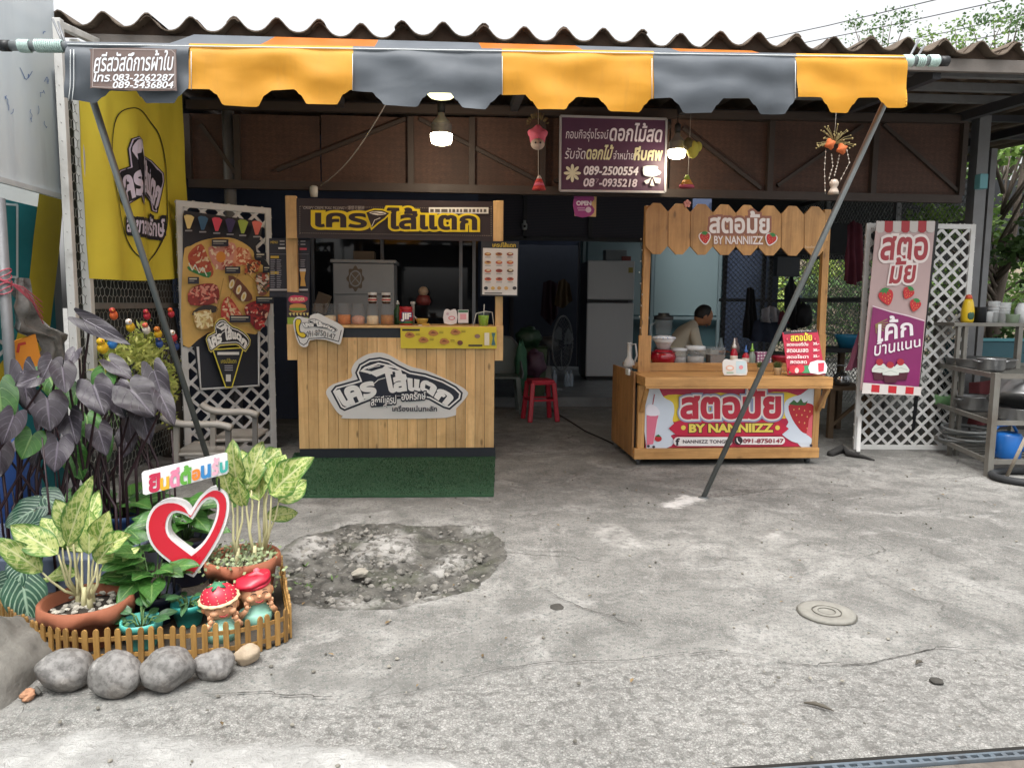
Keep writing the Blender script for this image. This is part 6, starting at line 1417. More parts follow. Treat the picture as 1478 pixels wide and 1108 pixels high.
# person bent over a table behind the strawberry stall
YP = 8.1
def person():
    me = bpy.data.meshes.new('person'); q = P(968, 497, YP); x0, y0 = q.x, YP
    J = [((x0, y0, .50), .13), ((x0 + .04, y0, .68), .135), ((x0 + .11, y0, .86), .14), ((x0 + .19, y0 - .01, .99), .125), ((x0 + .25, y0 - .01, 1.05), .06), ((x0 + .29, y0 - .01, 1.075), .055)]
    E_ = [(i, i + 1) for i in range(5)]
    def limb(root, pts):
        k = root
        for p, r in pts: J.append((p, r)); E_.append((k, len(J) - 1)); k = len(J) - 1
    for sg in (-1, 1):
        limb(3, [((x0 + .2, y0 + sg * .17, .97), .07), ((x0 + .24, y0 + sg * .23, .80), .055), ((x0 + .34, y0 + sg * .2, .72), .045), ((x0 + .46, y0 + sg * .1, .745), .034), ((x0 + .52, y0 + sg * .07, .75), .03)])
        limb(0, [((x0 + .08, y0 + sg * .1, .5), .1), ((x0 + .42, y0 + sg * .12, .5), .08), ((x0 + .44, y0 + sg * .12, .28), .06), ((x0 + .42, y0 + sg * .12, .07), .045), ((x0 + .55, y0 + sg * .13, .04), .035)])
    o3 = Vector((x0, y0, 0)); me.from_pydata([tuple(Vector(p) - o3) for p, _ in J], E_, [])
    o = bpy.data.objects.new('person', me); COL.objects.link(o); o.location = o3; ORG[o.name] = o3
    s = o.modifiers.new('skin', 'SKIN'); sv = me.skin_vertices[0].data
    for v, (_, r) in zip(sv, J): v.radius = (r, r)
    sv[0].use_root = True; s.use_smooth_shade = True
    b = o.modifiers.new('sub', 'SUBSURF'); b.levels = b.render_levels = 2
    me.materials.append(mat('shirt_beige', '#bdb6a6', .85, var=.1, bump=.4, bscale=30))
    tag(o, 'seated person in a beige shirt bent over a table behind the strawberry stall', 'person')
    skin = mat('skin', '#9a6a4c', .55, var=.06); hc = Vector((x0 + .36, y0 - .02, 1.14)); R3 = Matrix.Rotation(R_(38), 3, 'Y')
    def hf(d):
        g = 1.
        if d.x > .35 and d.z < 0: g -= .06
        if d.x > .9 and abs(d.z + .1) < .2: g += .12
        return g
    b = MB(skin); b.ball(hc, (.1, .075, .115), skin, 20, 14, R3, hf)
    b.ball(hc + R3 @ Vector((.102, 0, -.02)), (.018, .014, .024), skin, 8, 6, R3); b.ball(hc + R3 @ Vector((-.005, -.076, -.005)), (.018, .012, .03), skin, 8, 6, R3); b.ball(hc + R3 @ Vector((-.005, .076, -.005)), (.018, .012, .03), skin, 8, 6, R3)
    for sg in (-1, 1): b.ball(hc + R3 @ Vector((.088, sg * .03, .015)), (.008, .012, .006), MATS['recess_black'], 8, 5, R3)
    b.ball(hc + R3 @ Vector((.09, 0, -.06)), (.01, .024, .006), mat('lip', '#7a4038', .5), 8, 5, R3); b.build('head', o)
    b = MB(mat('black_hair', '#0d0c0d', .6, bump=.6, bscale=80)); b.ball(hc + R3 @ Vector((-.02, 0, .022)), (.102, .084, .108), None, 20, 14, R3, lambda d: 1.0 if d.x < .35 else .86 - .1 * d.x); b.build('hair', o)
    for sg in (-1, 1):
        w = Vector((x0 + .53, y0 + sg * .065, .75)); b = MB(skin); b.ball(w + Vector((.03, 0, 0)), (.045, .036, .016), skin, 10, 7)
        for k, L in enumerate((.06, .07, .066, .05)):
            f0 = w + Vector((.065, (k - 1.5) * .017, 0)); b.tube([f0, f0 + Vector((L * .5, 0, .006)), f0 + Vector((L * .9, 0, -.008))], [.0085, .008, .006], 7)
        f0 = w + Vector((.02, -sg * .034, 0)); b.tube([f0, f0 + Vector((.025, -sg * .02, .002)), f0 + Vector((.05, -sg * .024, -.004))], [.01, .009, .007], 7); b.build('hand', o)
    b = MB(mat('trousers_dark', '#23262e', .8))
    for sg in (-1, 1): b.tube([(x0 - .06, y0 + sg * .08, .52), (x0 + .1, y0 + sg * .1, .505), (x0 + .42, y0 + sg * .12, .505), (x0 + .455, y0 + sg * .12, .45), (x0 + .445, y0 + sg * .12, .28), (x0 + .425, y0 + sg * .12, .09)], [.12, .12, .098, .09, .075, .066], 14)
    b.build('trousers', o)
    t = thing('wooden_chair', (x0, y0, 0), 'plain dark chair under the seated person', 'chair'); wd = mat('dark_wood', '#2e241d', .6); MB(wd).box((x0 - .2, y0 - .22, .35), (x0 + .22, y0 + .22, .385)).build('seat', t)
    for sx in (-.17, .19):
        for sy in (-.19, .19): MB(wd).bar((x0 + sx, y0 + sy, 0), (x0 + sx, y0 + sy, .35), .035, .035).build('leg', t)
    t = thing('work_table', (x0 + .95, y0 + .05, 0), 'dark work table in front of the seated person', 'table'); MB(mat('table_teal', '#2c4045', .5)).box((x0 + .38, y0 - .4, .69), (x0 + 1.5, y0 + .5, .725)).build('top', t)
    for sx in (.45, 1.43):
        for sy in (-.33, .43): MB(wd).bar((x0 + sx, y0 + sy, 0), (x0 + sx, y0 + sy, .69), .04, .04).build('leg', t)
    return x0, y0
x0, y0 = person()
for i, (px, py, m, lab, sz) in enumerate(((1041, 476, '#8fa0a8', 'small blue white bottle on the work table by the seated person', .035), (1062, 470, '#a08a8a', 'pinkish bag of food on the work table', .05))):
    q = P(px, 480, YP + .1); b = MB(mat('tbl_%d' % i, m, .4)); b.lathe([(sz, .726), (sz, .80), (sz * .5, .86), (sz * .4, .9), (0, .9)], (q.x, q.y, 0), 12); b.build('table_bottle' if i == 0 else 'food_bag', label=lab, cat='bottle' if i == 0 else 'bag')
# hanging things at the back right
ap = mat('apron_black', '#14161c', .8, var=.2, bump=.3, bscale=20); nv = mat('cloth_navy', '#182338', .8, var=.2); mr = mat('cloth_maroon', '#5a2434', .8, var=.3, bump=.3, bscale=18)
drape('black_apron', [(1078, 416), (1083, 414), (1088, 418)], [(1072, 486), (1084, 490), (1094, 486)], 8.9, ap, 'long black apron hanging behind the strawberry counter', 'apron')
drape('navy_sheet', [(1090, 462), (1110, 460), (1138, 466)], [(1084, 492), (1110, 494), (1130, 492)], 8.8, nv, 'dark navy sheet hanging low behind the strawberry counter', 'cloth', 2)
drape('clear_bag', [(1098, 447), (1112, 441), (1124, 446)], [(1096, 464), (1112, 466), (1130, 462)], 8.75, mat('bag_pale', '#8a8a90', .3, var=.3), 'pale crinkled plastic bags hung on a hook over the navy sheet', 'bag', 5, .05)
drape('maroon_bag', [(1126, 450), (1130, 448), (1134, 452)], [(1124, 468), (1130, 470), (1138, 466)], 8.7, mr, 'small maroon bag hanging beside the pale plastic bags', 'bag', 1)
blob('black_sack', P(1160, 455, 8.9), (.1, .09, .15), ap, 'bulging black sack hanging behind the slanting awning pole', 'sack', 6)
drape('grey_jacket', [(1132, 420), (1142, 395), (1152, 420)], [(1134, 470), (1146, 480), (1160, 470)], 9.3, mat('cloth_slate', '#2a2d34', .85), 'dark slate jacket hanging on the chain link behind the strawberry stall', 'jacket', 7)
drape('maroon_cloth', [(1223, 325), (1232, 318), (1246, 326)], [(1218, 405), (1232, 412), (1250, 400)], 7.4, mr, 'long maroon cloth hanging left of the right lattice screen', 'cloth', 3, .04)
drape('pink_apron', [(1240, 478), (1250, 470), (1258, 476)], [(1222, 535), (1238, 530), (1262, 534)], 6.28, mat('cloth_rose', '#7a4258', .8, bump=.3, bscale=25), 'dusky pink cloth slung over the left edge of the right lattice', 'cloth', 2, .02)
q = P(1180, 330, 8.6); b = MB(mat('shelf_dark', '#23262c', .7)); b.box((P(1122, 330, 8.6).x, 8.6, 1.9), (P(1235, 330, 8.6).x, 8.95, 2.25)); b.build('wall_box', label='dark box shelf up behind the right end of the strawberry header', cat='shelf', bevel=.01)
b = MB(mat('window_screen', '#2c3440', .4)); b.box((P(1122, 380, 8.62).x, 8.62, 1.62), (P(1155, 380, 8.62).x, 8.72, 1.85)); b.build('small_screen', label='small dark framed screen below the dark box shelf', cat='screen', bevel=.004)
# side table with a blue basin and a wooden stool left of the lattice
q0, q1 = P(1186, 505, 6.9), P(1246, 505, 6.9); t = thing('side_table', ((q0.x + q1.x) / 2, 7, 0), 'low dark table with wooden legs between the strawberry stall and the lattice', 'table'); wd2 = mat('old_wood', '#5a4a38', .8, var=.3, bump=.3); zt2 = P(1210, 556, 6.9).z
MB(mat('table_dark', '#1f2126', .6)).box((q0.x - .15, 6.9, zt2 + .32), (q1.x + .1, 7.4, zt2 + .36)).build('top', t); MB(wd2).box((q0.x - .05, 6.72, zt2 - .03), (q1.x + .05, 7.2, zt2)).build('shelf', t)
for x in (q0.x + .05, q1.x): MB(wd2).bar((x, 6.76, 0), (x, 6.76, zt2 - .03), .05, .05).build('leg', t); MB(wd2).bar((x, 7.3, 0), (x, 7.3, zt2 + .32), .05, .05).build('leg', t)
MB(wd2).bar((q0.x + .05, 6.78, .1), (q1.x, 6.78, zt2 - .08), .025, .03).build('brace', t)
c = Vector((P(1226, 495, 7.05).x, 7.05, zt2 + .361)); b = MB(mat('basin_blue', '#2f86b3', .35)); b.lathe([(.09, 0), (.13, .1), (.145, .13), (.135, .128), (.085, .012), (0, .01)], c, 24); b.build('blue_basin', label='sky blue plastic basin on the dark side table', cat='basin')
c = Vector((P(1215, 540, 6.9).x, 6.9, zt2 + .001)); t = thing('steel_kettle', c, 'shiny steel kettle on the wooden shelf under the blue basin', 'kettle'); chrome = mat('chrome', '#9a9c9e', .18, .9, var=.1); MB(chrome).lathe([(.07, 0), (.085, .02), (.08, .08), (.05, .12), (.015, .135), (.015, .15), (0, .152)], c, 20).build('body', t); b = MB(chrome); b.tube([c + Vector((-.07, 0, .08)), c + Vector((-.1, 0, .16)), c + Vector((-.04, 0, .2)), c + Vector((.03, 0, .19))], .008, 8); b.build('handle', t)
# counter of the strawberry stall: bowls, jars, bottles, menu
WZ = P(1060, 528, SY + .3).z - .004; YW = SY + .5
def onw(px, Y=YW): return Vector((P(px, 520, Y).x, Y, WZ))
gl2 = glass('clear_box', (.5, .53, .55), .1, .16)
c = onw(957); t = thing('red_cooker', c, 'glossy red round pot under a patterned white dish on the strawberry stall', 'pot'); MB(mat('gloss_red', '#8e0f22', .15, coat=.5)).lathe([(.07, 0), (.1, .02), (.108, .06), (.1, .1), (.07, .125), (0, .13)], c, 26).build('body', t); MB(mat('rim_red', '#6b0c1a', .3)).lathe([(.1, .098), (.104, .102), (.1, .108)], c, 26).build('rim', t)
c2 = c + Vector((0, 0, .131)); t = thing('patterned_dish', c2, 'white dish with a blue flower rim stacked on the red pot', 'dish'); MB(glass('frost', (.8, .82, .84), .2, .6)).lathe([(.05, 0), (.07, .05), (.098, .085), (.09, .083), (.05, .01), (0, .01)], c2, 26).build('bowl', t); n = NT('dish_print'); vv = n.voro(n.co(), 60); n.fin(n.mix(n.ramp(vv.outputs['Distance'], [(.25, 1), (.4, 0)]), (.6, .63, .68), (.12, .25, .45)), .25); MB(n.m).lathe([(.098, .085), (.103, .09), (.1, .1), (.05, .112), (0, .114)], c2, 26).build('lid', t)
c = onw(956, YW + .32); t = thing('blender', c, 'clear blender jug with a dark lid behind the red pot', 'blender'); MB(mat('blender_base', '#3a3d42', .4)).lathe([(.075, 0), (.08, .1), (.06, .14)], c, 16).build('base', t); MB(gl2).lathe([(.055, .14), (.08, .36), (.08, .37)], c, 16).build('jug', t); MB(MATS['recess_black']).lathe([(.084, .37), (.086, .375), (.086, .4), (.05, .41), (.05, .43), (0, .43)], c, 16).build('lid', t); b = MB(gl2); b.tube([c + Vector((-.078, 0, .34)), c + Vector((-.12, 0, .32)), c + Vector((-.11, 0, .2)), c + Vector((-.066, 0, .18))], .01, 8); b.build('handle', t)
def wjar(px, w, h, lab, lidh=.02, sq=False, fill=None, Y=YW, name='jar'):
    c = onw(px, Y); r = w / F_PX * Y; t = thing(name, c, lab, 'jar' if not sq else 'box'); n_ = 4 if sq else 20; R4 = Matrix.Rotation(math.pi / 4, 3, 'Z') if sq else None; k = 1.35 if sq else 1
    MB(gl2).lathe([(r * .94 * k, 0), (r * k, .01), (r * k, h)], c, n_, rot=R4, smooth=not sq).build('body', t)
    if fill: MB(mat('fill_' + lab[:6], fill, .7, bump=.4)).lathe([(r * .9 * k, .005), (r * .92 * k, h * .55), (0, h * .58)], c, n_, rot=R4, smooth=not sq).build('contents', t)
    if lidh: MB(mat('lid_pale', '#b9bec2', .35)).lathe([(r * 1.03 * k, h), (r * 1.05 * k, h + .003), (r * 1.05 * k, h + lidh), (r * .9 * k, h + lidh + .004), (0, h + lidh + .005)], c, n_, rot=R4, smooth=not sq).build('lid', t)
wjar(980, 11, .115, 'short clear jar with white lid right of the red pot', fill='#8a8784'); wjar(1003, 14, .125, 'wide clear container with a pale lid beside the white lidded jar', .03, fill='#9a9893'); wjar(1032, 12, .15, 'square clear box of dark sweets beside the sauce bottles', 0, True, '#6a6058', name='clear_box')
for px, h, m, cm, lab in ((1059, .16, '#a3122a', '#d0ccc8', 'red sauce bottle with a tall white nozzle, left of the pair'), (1076, .12, '#a3122a', '#3a62a0', 'red sauce bottle with a blue cap, right of the pair'), (1085, .13, '#7d8a80', '#6f9a3a', 'clear bottle with a green cap beside the sauce bottles')):
    c = onw(px, YW - .05); t = thing('sauce_bottle', c, lab, 'bottle'); MB(mat('sauce' + m, m, .25)).lathe([(.028, 0), (.03, .008), (.03, h * .62), (.016, h * .85), (.014, h * .88)], c, 16).build('body', t); MB(mat('cap' + cm, cm, .4)).lathe([(.018, h * .88), (.018, h), (.008, h * 1.12), (.005, h * 1.4), (0, h * 1.42)], c, 12).build('cap', t)
    if m != '#7d8a80': MB(mat('label_cream', '')).lathe([(.0306, h * .2), (.0314, h * .22), (.0314, h * .48), (.0306, h * .5)], c, 16).build('label', t)
n = NT('polka'); vv = n.voro(n.co(), 38, rnd=.2); n.fin(n.mix(n.ramp(vv.outputs['Distance'], [(.3, 1), (.36, 0)]), lin('#8a4a72'), (.6, .55, .58)), .5)
c = onw(1100, YW - .02); b = MB(n.m); b.box((c.x - .065, c.y - .04, WZ), (c.x + .065, c.y + .06, WZ + .11)); b.build('polka_box', label='mauve polka dot box behind the slanting awning pole', cat='box', bevel=.004)
c = onw(1126, YW + .05); b = MB(mat('red_bowl', '#a01f38', .35)); b.lathe([(.05, 0), (.075, .06), (.08, .075), (.07, .073), (0, .07)], c, 20); b.build('red_bowl', label='red bowl on the stall behind the little plants', cat='bowl')
MS = zc1
def little_plant(px, lab):
    c = Vector((P(px, 541, SY - .02).x, SY - .02, MS + .001)); t = thing('little_plant', c, lab, 'plant'); MB(mat('pot_beige', '#b3a184', .6)).lathe([(.024, 0), (.032, .055), (.034, .06), (.03, .06), (.028, .045), (0, .045)], c, 16).build('pot', t); r = random.Random(px); b = MB(mat('grass_pot', '#46582e', .8, rnd=.7))
    for k in range(150):
        a, l = r.uniform(0, 6.28), r.uniform(.04, .085); d = Vector((math.cos(a) * .5, math.sin(a) * .5, 1)).normalized(); p = c + Vector((math.cos(a) * .02 * r.random(), math.sin(a) * .02 * r.random(), .045)); s = Vector((-d.y, d.x, 0)).normalized() * .003; b.add([p - s, p + s, p + d * l * .6 + s, p + d * l], [(0, 1, 2, 3)])
    b.build('foliage', t)
little_plant(1122, 'tiny green plant in a beige pot left of the red strawberry menu'); little_plant(1098, 'tiny green plant in a beige pot partly behind the slanting awning pole')
pq = Pl(Vector((P(1060, 541, SY - .12).x, SY - .12, MS)), (1, 0, 0), (0, .12, 1)); b = MB(mat('foam_white', '#d8d4d0', .5)); b.slab([pxloop(pq, smooth_loop([(1043, 522), (1048, 518), (1056, 520), (1062, 518), (1076, 520), (1078, 530), (1077, 541), (1060, 541), (1045, 541), (1043, 532)], 2))], pq, -.005, .005); t = thing('foam_card', pq.o, 'white and pale blue cut out cards standing on the strawberry counter', 'card'); b.build('card', t); pr = Print(pq, .006); pr.rect(1062, 521, 1076, 539, '#b9ccd2'); pr.ell(1053, 531, 6, 4, '#d8a890'); pr.ell(1053, 531, 4, 2.2, '#d8d4d0'); pr.ell(1069, 530, 3, 3, '#d88a90'); pr.rect(1048, 537, 1058, 538.4, '#7aa080'); pr.build('print', t)
pq = Pl(Vector((P(1160, 541, SY - .13).x, SY - .13, MS + .002)), (1, 0, 0), (0, .3, 1)); t = thing('strawberry_menu', pq.o, 'red strawberry price board leaning on the right end of the stall counter', 'menu'); b = MB(mat('menu_red', '#b3183a', .4)); b.slab([pxloop(pq, [(1129, 480), (1180, 477), (1191, 541), (1137, 541)])], pq, -.004, .004); b.build('board', t)
fr2 = lambda x, y: (880 + x / 4.103, 280 + y / 4.103); pr = Print(pq, .005, fr=fr2)
pr.poly([(1028, 815), (1225, 803), (1230, 818), (1030, 832)], '#2a1a22'); pr.tbox('เปิดทุกวัน', 1075, 808, 1190, 820, '#d8d0d0', sl=-3); pr.text('สตอมั้ย', [(1068, 828), (1192, 822)], [(1070, 872), (1194, 868)], '#e2cf3a', bold=.03, ol=[(.06, '#7a1020')])
for x in (1048, 1212): pr.ell(x, 860, 9, 12, '#8a1028'); pr.ell(x, 860, 5, 8, '#d84a5a')
for (y, a_, pz) in ((890, 'สตอเบอรี่ปั่น', '35.-'), (928, 'สตอนมสด', '30.-'), (964, 'สตอโซดา', '35.-')): pr.tbox(a_, 1044, y - 8, 1170, y + 12, '#e4dcd8', bold=.02, sl=-2); pr.tbox(pz, 1200, y - 8, 1235, y + 6, '#e4dcd8', bold=.03, sl=-2)
pr.tbox('สตอสด', 1062, 990, 1160, 1006, '#e4dcd8', bold=.02); pr.poly([(1055, 1062), (1060, 1030), (1150, 1018), (1275, 1010), (1280, 1062)], '#3a8a5a'); pr.poly([(1180, 1062), (1180, 1000), (1265, 990), (1275, 1062)], '#dcd6da', 2); pr.ell(1078, 1040, 22, 24, '#b8182c'); pr.ell(1120, 1036, 26, 26, '#c02438'); pr.ell(1100, 1048, 12, 16, '#e8b8b0'); pr.poly([(1195, 1060), (1195, 1010), (1222, 1010), (1220, 1060)], '#d8e4dc'); pr.poly([(1228, 1055), (1225, 1005), (1262, 1002), (1258, 1052)], '#c83048'); pr.build('print', t)
c = onw(905, YW + .2); 
q = P(908, 520, SY + .45); t = thing('white_jug', (q.x, SY + .45, zc0 + .1), 'white jug with a long handle on the left side of the strawberry stall', 'jug'); b = MB(mat('jug_white', '#b4b4b2', .4)); cc = Vector((q.x, SY + .45, zc0 + .1)); b.lathe([(.045, 0), (.05, .02), (.04, .06), (.018, .09), (.018, .2), (.022, .21), (0, .212)], cc, 14); b.build('body', t); b = MB(MATS['jug_white']); b.tube([cc + Vector((.04, 0, .03)), cc + Vector((.065, 0, .1)), cc + Vector((.05, 0, .2)), cc + Vector((.015, 0, .19))], .008, 8); b.build('handle', t)

# ------------------------------------------------------------------ right side: lattice, banner stand, steel rack
A, B = G(1231, 648), P(1408, 322, 6.15); A.z = 0; B.z = 0
pl2 = Pl(A, B - A, (0, 0, 1)); W2 = (B - A).length
lattice('lattice_screen', pl2, W2, 1.98, .118, .024, 'white lattice screen standing behind the strawberry drinks banner', .042)
MB(lat_w).bar(pl2.w(.03, .3, .03), pl2.w(-.05, .012, .2), .03, .03).build('screen_foot', label='white slanting prop foot at the left corner of the right lattice', cat='prop')
pbn = Pl(P(1297, 560, 6.0), (1, -.1, 0), (.0, .06, 1)); tb2 = thing('banner_stand', pbn.o, 'tall pink and magenta strawberry cake banner on a leaning black stand', 'banner')
pts4 = [(1265, 319), (1350, 320), (1325, 571), (1241, 563)]
b = MB(mat('banner_pink', '#b39a98', .5, var=.06)); b.slab([pxloop(pbn, pts4)], pbn, -.003, .003); b.build('sheet', tb2)
fb = lambda x, y: (1180 + x / 4.96, 280 + y / 4.96); pr = Print(pbn, .004, fr=fb)
for k in range(7):
    x = 420 + k * 59.5; pr.poly([(x, 194), (x + 59.5, 195), (x + 57, 262), (x + 40, 278), (x + 14, 278), (x - 3, 262)], '#9c262e' if k % 2 else '#b9b2ae', 0)
red = '#983038'
pr.text('สตอ', [(455, 312), (780, 308)], [(450, 470), (780, 468)], red, bold=.03, ol=[(.075, '#dcd0cc')], shear=.1)
pr.text('มั้ย', [(525, 462), (700, 455)], [(510, 638), (692, 632)], red, bold=.03, ol=[(.075, '#dcd0cc')], shear=.1)
for x, y, r_, a in ((487, 735, 58, -.3), (642, 708, 44, .5), (690, 795, 44, .3)): berry(pr, x, y, r_, False, a)
mg = mat('print_magenta', '#7d1f5c', .5)
pr.poly([(388, 805), (755, 912), (716, 1380), (318, 1352)], mg)
pr.line([(386, 803), (520, 845), (640, 872), (754, 908)], 8, '#d8c4cc')
for k in range(7): a = .5 + k * .32; pr.line([(405, 935), (405 + 90 * math.cos(a - .9), 925 + 90 * math.sin(a - .9) * .8)], 7, '#8a7a4a')
pr.text('เค้ก', [(428, 872), (662, 880)], [(420, 1060), (668, 1010)], '#e6dee2', bold=.02)
pr.text('บ้านแนน', [(400, 1050), (720, 1012)], [(392, 1160), (722, 1090)], '#e6dee2', bold=.01)
for x, y in ((432, 1290), (580, 1290), (505, 1310)):
    pr.poly([(x - 50, y - 20), (x + 52, y - 20), (x + 42, y + 38), (x - 40, y + 38)], '#4a1828'); pr.poly([(x - 55, y - 18), (x - 40, y - 60), (x - 10, y - 82), (x + 20, y - 80), (x + 48, y - 55), (x + 58, y - 16)], '#ccd0c8', 2); pr.line([(x - 42, y - 34), (x, y - 48), (x + 46, y - 32)], 4, '#a8b0a8'); pr.ell(x - 2, y - 88, 26, 24, '#a02430')
pr.poly([(310, 1348), (726, 1380), (718, 1440), (300, 1425)], '#cfc8c4')
for x in (370, 490, 612): pr.poly([(x, 1362 + (x - 370) * .06), (x + 58, 1366 + (x - 370) * .06), (x + 54, 1418 + (x - 370) * .05), (x - 4, 1414 + (x - 370) * .05)], '#b8202c')
pr.build('print', tb2)
MB(mat('stand_black', '#15161a', .4)).bar(pbn.pt(1352.5, 319, -.008), Vector((G(1314, 648).x, G(1314, 648).y, 0)), .026, .02, up=(0, 1, 0)).build('stand_pole', tb2)

# steel rack
YR = 5.19; fl = G(1426, 687); bk_ = G(1341, 645); dv = Vector((1, -.06, 0)); rk = mat('rack_grey', '#77756f', .5, .35, var=.2, stain='#57493c', stain_amt=.5)
tr = thing('steel_rack', (fl.x + .5, fl.y + .6, 0), 'grey angle steel rack of pots and basins at the right edge of the yard', 'rack')
zz = lambda py: P(1426, py, fl.y).z
L1, L2, L3 = zz(543), zz(610), zz(666); LN = 1.5
corners = [fl, fl + dv * LN, bk_ + dv * LN, bk_]
for p, h in zip(corners, (zz(538), 1.6, 1.6, P(1341, 440, bk_.y).z)): MB(rk).bar((p.x, p.y, 0), (p.x, p.y, h), .045, .045).build('post', tr)
p = fl + dv * .24; MB(rk).bar((p.x, p.y, L1), (p.x, p.y, P(1470, 462, fl.y).z), .035, .035).build('post', tr)
for z in (L1, L2, L3):
    b = MB(rk)
    for a, c in zip(corners, corners[1:] + corners[:1]): b.bar((a.x, a.y, z), (c.x, c.y, z), .025, .035)
    b.build('shelf_frame', tr)
    b = MB(mat('shelf_wire', '#55544f', .6, .3))
    for k in range(1, 11): a = fl + (bk_ - fl) * (k / 11); b.bar((a.x, a.y, z - .006), (a.x + LN, a.y - .06 * LN, z - .006), .012, .012)
    b.build('shelf_slats', tr)
# upper tier
YU = 5.9; zu = P(1420, 466, YU).z; u0, u1 = P(1378, 466, YU).x, P(1520, 466, YU).x; t = thing('wall_shelf', ((u0 + u1) / 2, YU, zu), 'upper steel shelf with plastic cups above the pot rack', 'shelf')
MB(rk).box((u0, YU, zu - .03), (u1, YU + .35, zu)).build('board', t, bevel=.003)
for px in (1384, 1394): x = P(px, 500, YU).x; MB(rk).bar((x, YU + .02, 0), (x, YU + .02, zu - .03), .03, .03).build('post', t)
x = P(1472, 500, YU).x; MB(rk).bar((x, YU + .02, 0), (x, YU + .02, zu - .03), .04, .04).build('post', t)
def onu(px): return Vector((P(px, 460, YU + .12).x, YU + .12, zu))
c = onu(1396); t = thing('soap_bottle', c, 'yellow dish soap refill bottle with a red and green top on the upper shelf', 'bottle'); MB(mat('soap_yellow', '#c8a81e', .35)).lathe([(.045, 0), (.05, .02), (.052, .1), (.04, .17), (.03, .2)], c, 16).build('body', t); MB(mat('soap_top', '#b8482a', .4)).lathe([(.03, .2), (.026, .22), (.02, .235), (0, .24)], c, 12).build('top', t); MB(mat('soap_label', '#2a4a3a', .4)).ball(c + Vector((0, -.042, .06)), (.03, .012, .045)).build('label', t)
c = onu(1414); b = MB(mat('pot_black', '#1b1c20', .4)); b.lathe([(.05, 0), (.05, .13), (.053, .135), (.046, .134), (0, .12)], c, 18); b.build('black_pot', label='black canister beside the yellow soap bottle', cat='canister')
cup = glass('frosted_cup', (.75, .77, .78), .3, .55)
for i, (px, dy, h, r_, m) in enumerate(((1424, -.02, .09, .035, cup), (1437, .03, .18, .045, cup), (1448, 0, .17, .05, cup), (1455, -.04, .07, .06, mat('tub_pale_green', '#8fa08a', .4)))):
    c = onu(px) + Vector((0, dy, 0)); b = MB(m); b.lathe([(r_ * .85, 0), (r_, h), (r_ * 1.08, h + .004), (r_ * .95, h + .003), (r_ * .8, .01), (0, .01)], c, 18)
    if i in (1, 2):
        for k in range(3): b.lathe([(r_ * (.9 + .04 * k), h * (.5 + .14 * k)), (r_ * 1.04, h * (.52 + .14 * k)), (r_ * (.93 + .03 * k), h * (.54 + .14 * k))], c, 18)
    b.build('plastic_cup' if i < 3 else 'plastic_tub', label=('small frosted cup beside the black canister', 'tall stack of frosted cups, left of the two stacks', 'tall stack of frosted cups, right of the two stacks', 'low pale green tub at the right of the frosted cups')[i], cat='cup' if i < 3 else 'tub')
c = onu(1474); b = MB(mat('white_jar2', '#c6c8c8', .4)); b.lathe([(.055, 0), (.055, .12), (.04, .15), (.03, .17), (0, .172)], c + Vector((0, 0, 0)), 18); b.build('white_canister', label='white canister at the right end of the upper shelf', cat='canister')
# pots
alu = mat('aluminium', '#8d8e8f', .32, .75, var=.14, scale=14, stain='#55534f', stain_amt=.35)
mid = lambda f, s: fl + (bk_ - fl) * f + dv * s
def pot(name, c, r, h, lab, cat, handles=True, m=alu, n=26):
    t = thing(name, c, lab, cat); MB(m).lathe([(r * .9, 0), (r * .97, .015), (r, h), (r * 1.05, h + .006), (r * 1.03, h + .01), (r * .95, h), (r * .92, .02), (0, .015)], c, n).build('body', t)
    if handles:
        for s in (-1, 1): p = Vector(c) + Vector((s * r, 0, h * .8)); MB(m).tube([p + Vector((0, -.03, 0)), p + Vector((s * .035, -.025, .005)), p + Vector((s * .035, .025, .005)), p + Vector((0, .03, 0))], .007, 6).build('handle', t)
c = mid(.72, .26); c.z = L1 + .002; pot('shallow_basin', c, .26, .07, 'wide shallow steel basin on the top of the pot rack', 'basin', False)
c = mid(.42, .19); c.z = L1 + .002; pot('cooking_pot', c, .10, .09, 'small aluminium pot with two handles at the top corner of the rack', 'pot')
c = mid(.6, .2); c.z = L2 + .002; pot('cooking_pot', c, .155, .11, 'straight sided steel pot on the middle shelf of the rack', 'pot')
c = mid(.9, .05); c.z = L2 + .002; b = MB(mat('tub_mint', '#7fae7a', .45)); b.lathe([(.075, 0), (.085, .075), (.09, .08), (.08, .078), (0, .07)], c, 20); b.build('mint_tub', label='light green plastic tub beside the steel pot', cat='tub')
c = mid(.12, .32); c.z = L2 + .002; pot('cooking_pot', c, .2, .09, 'low wide aluminium pot under the tilted basin', 'pot', False)
c = mid(.12, .33); c.z = L2 + .125; b = MB(alu); R4 = Matrix.Rotation(R_(17), 3, 'Y') @ Matrix.Rotation(R_(-12), 3, 'X'); b.lathe([(.27, 0), (.275, .008), (.26, .02), (.24, .09), (.2, .16), (.16, .19), (0, .2)], c, 30, rot=R4); b.build('aluminium_basin', label='big aluminium basin turned upside down and tilted on the low pot', cat='basin', origin=c)
c = mid(.12, .2); c.z = L3 + .004; blue = mat('can_blue', '#1c62ad', .35, var=.06); t = thing('watering_can', c, 'blue plastic watering can on the bottom shelf of the rack', 'watering can')
MB(blue).lathe([(.085, 0), (.095, .01), (.095, .17), (.085, .19), (.05, .2), (.045, .195)], c, 24).build('body', t)
b = MB(blue); b.tube([c + Vector((.07, -.02, .06)), c + Vector((.13, -.04, .1)), c + Vector((.22, -.07, .19)), c + Vector((.24, -.075, .2))], [.03, .022, .014, .024], 12); b.build('spout', t)
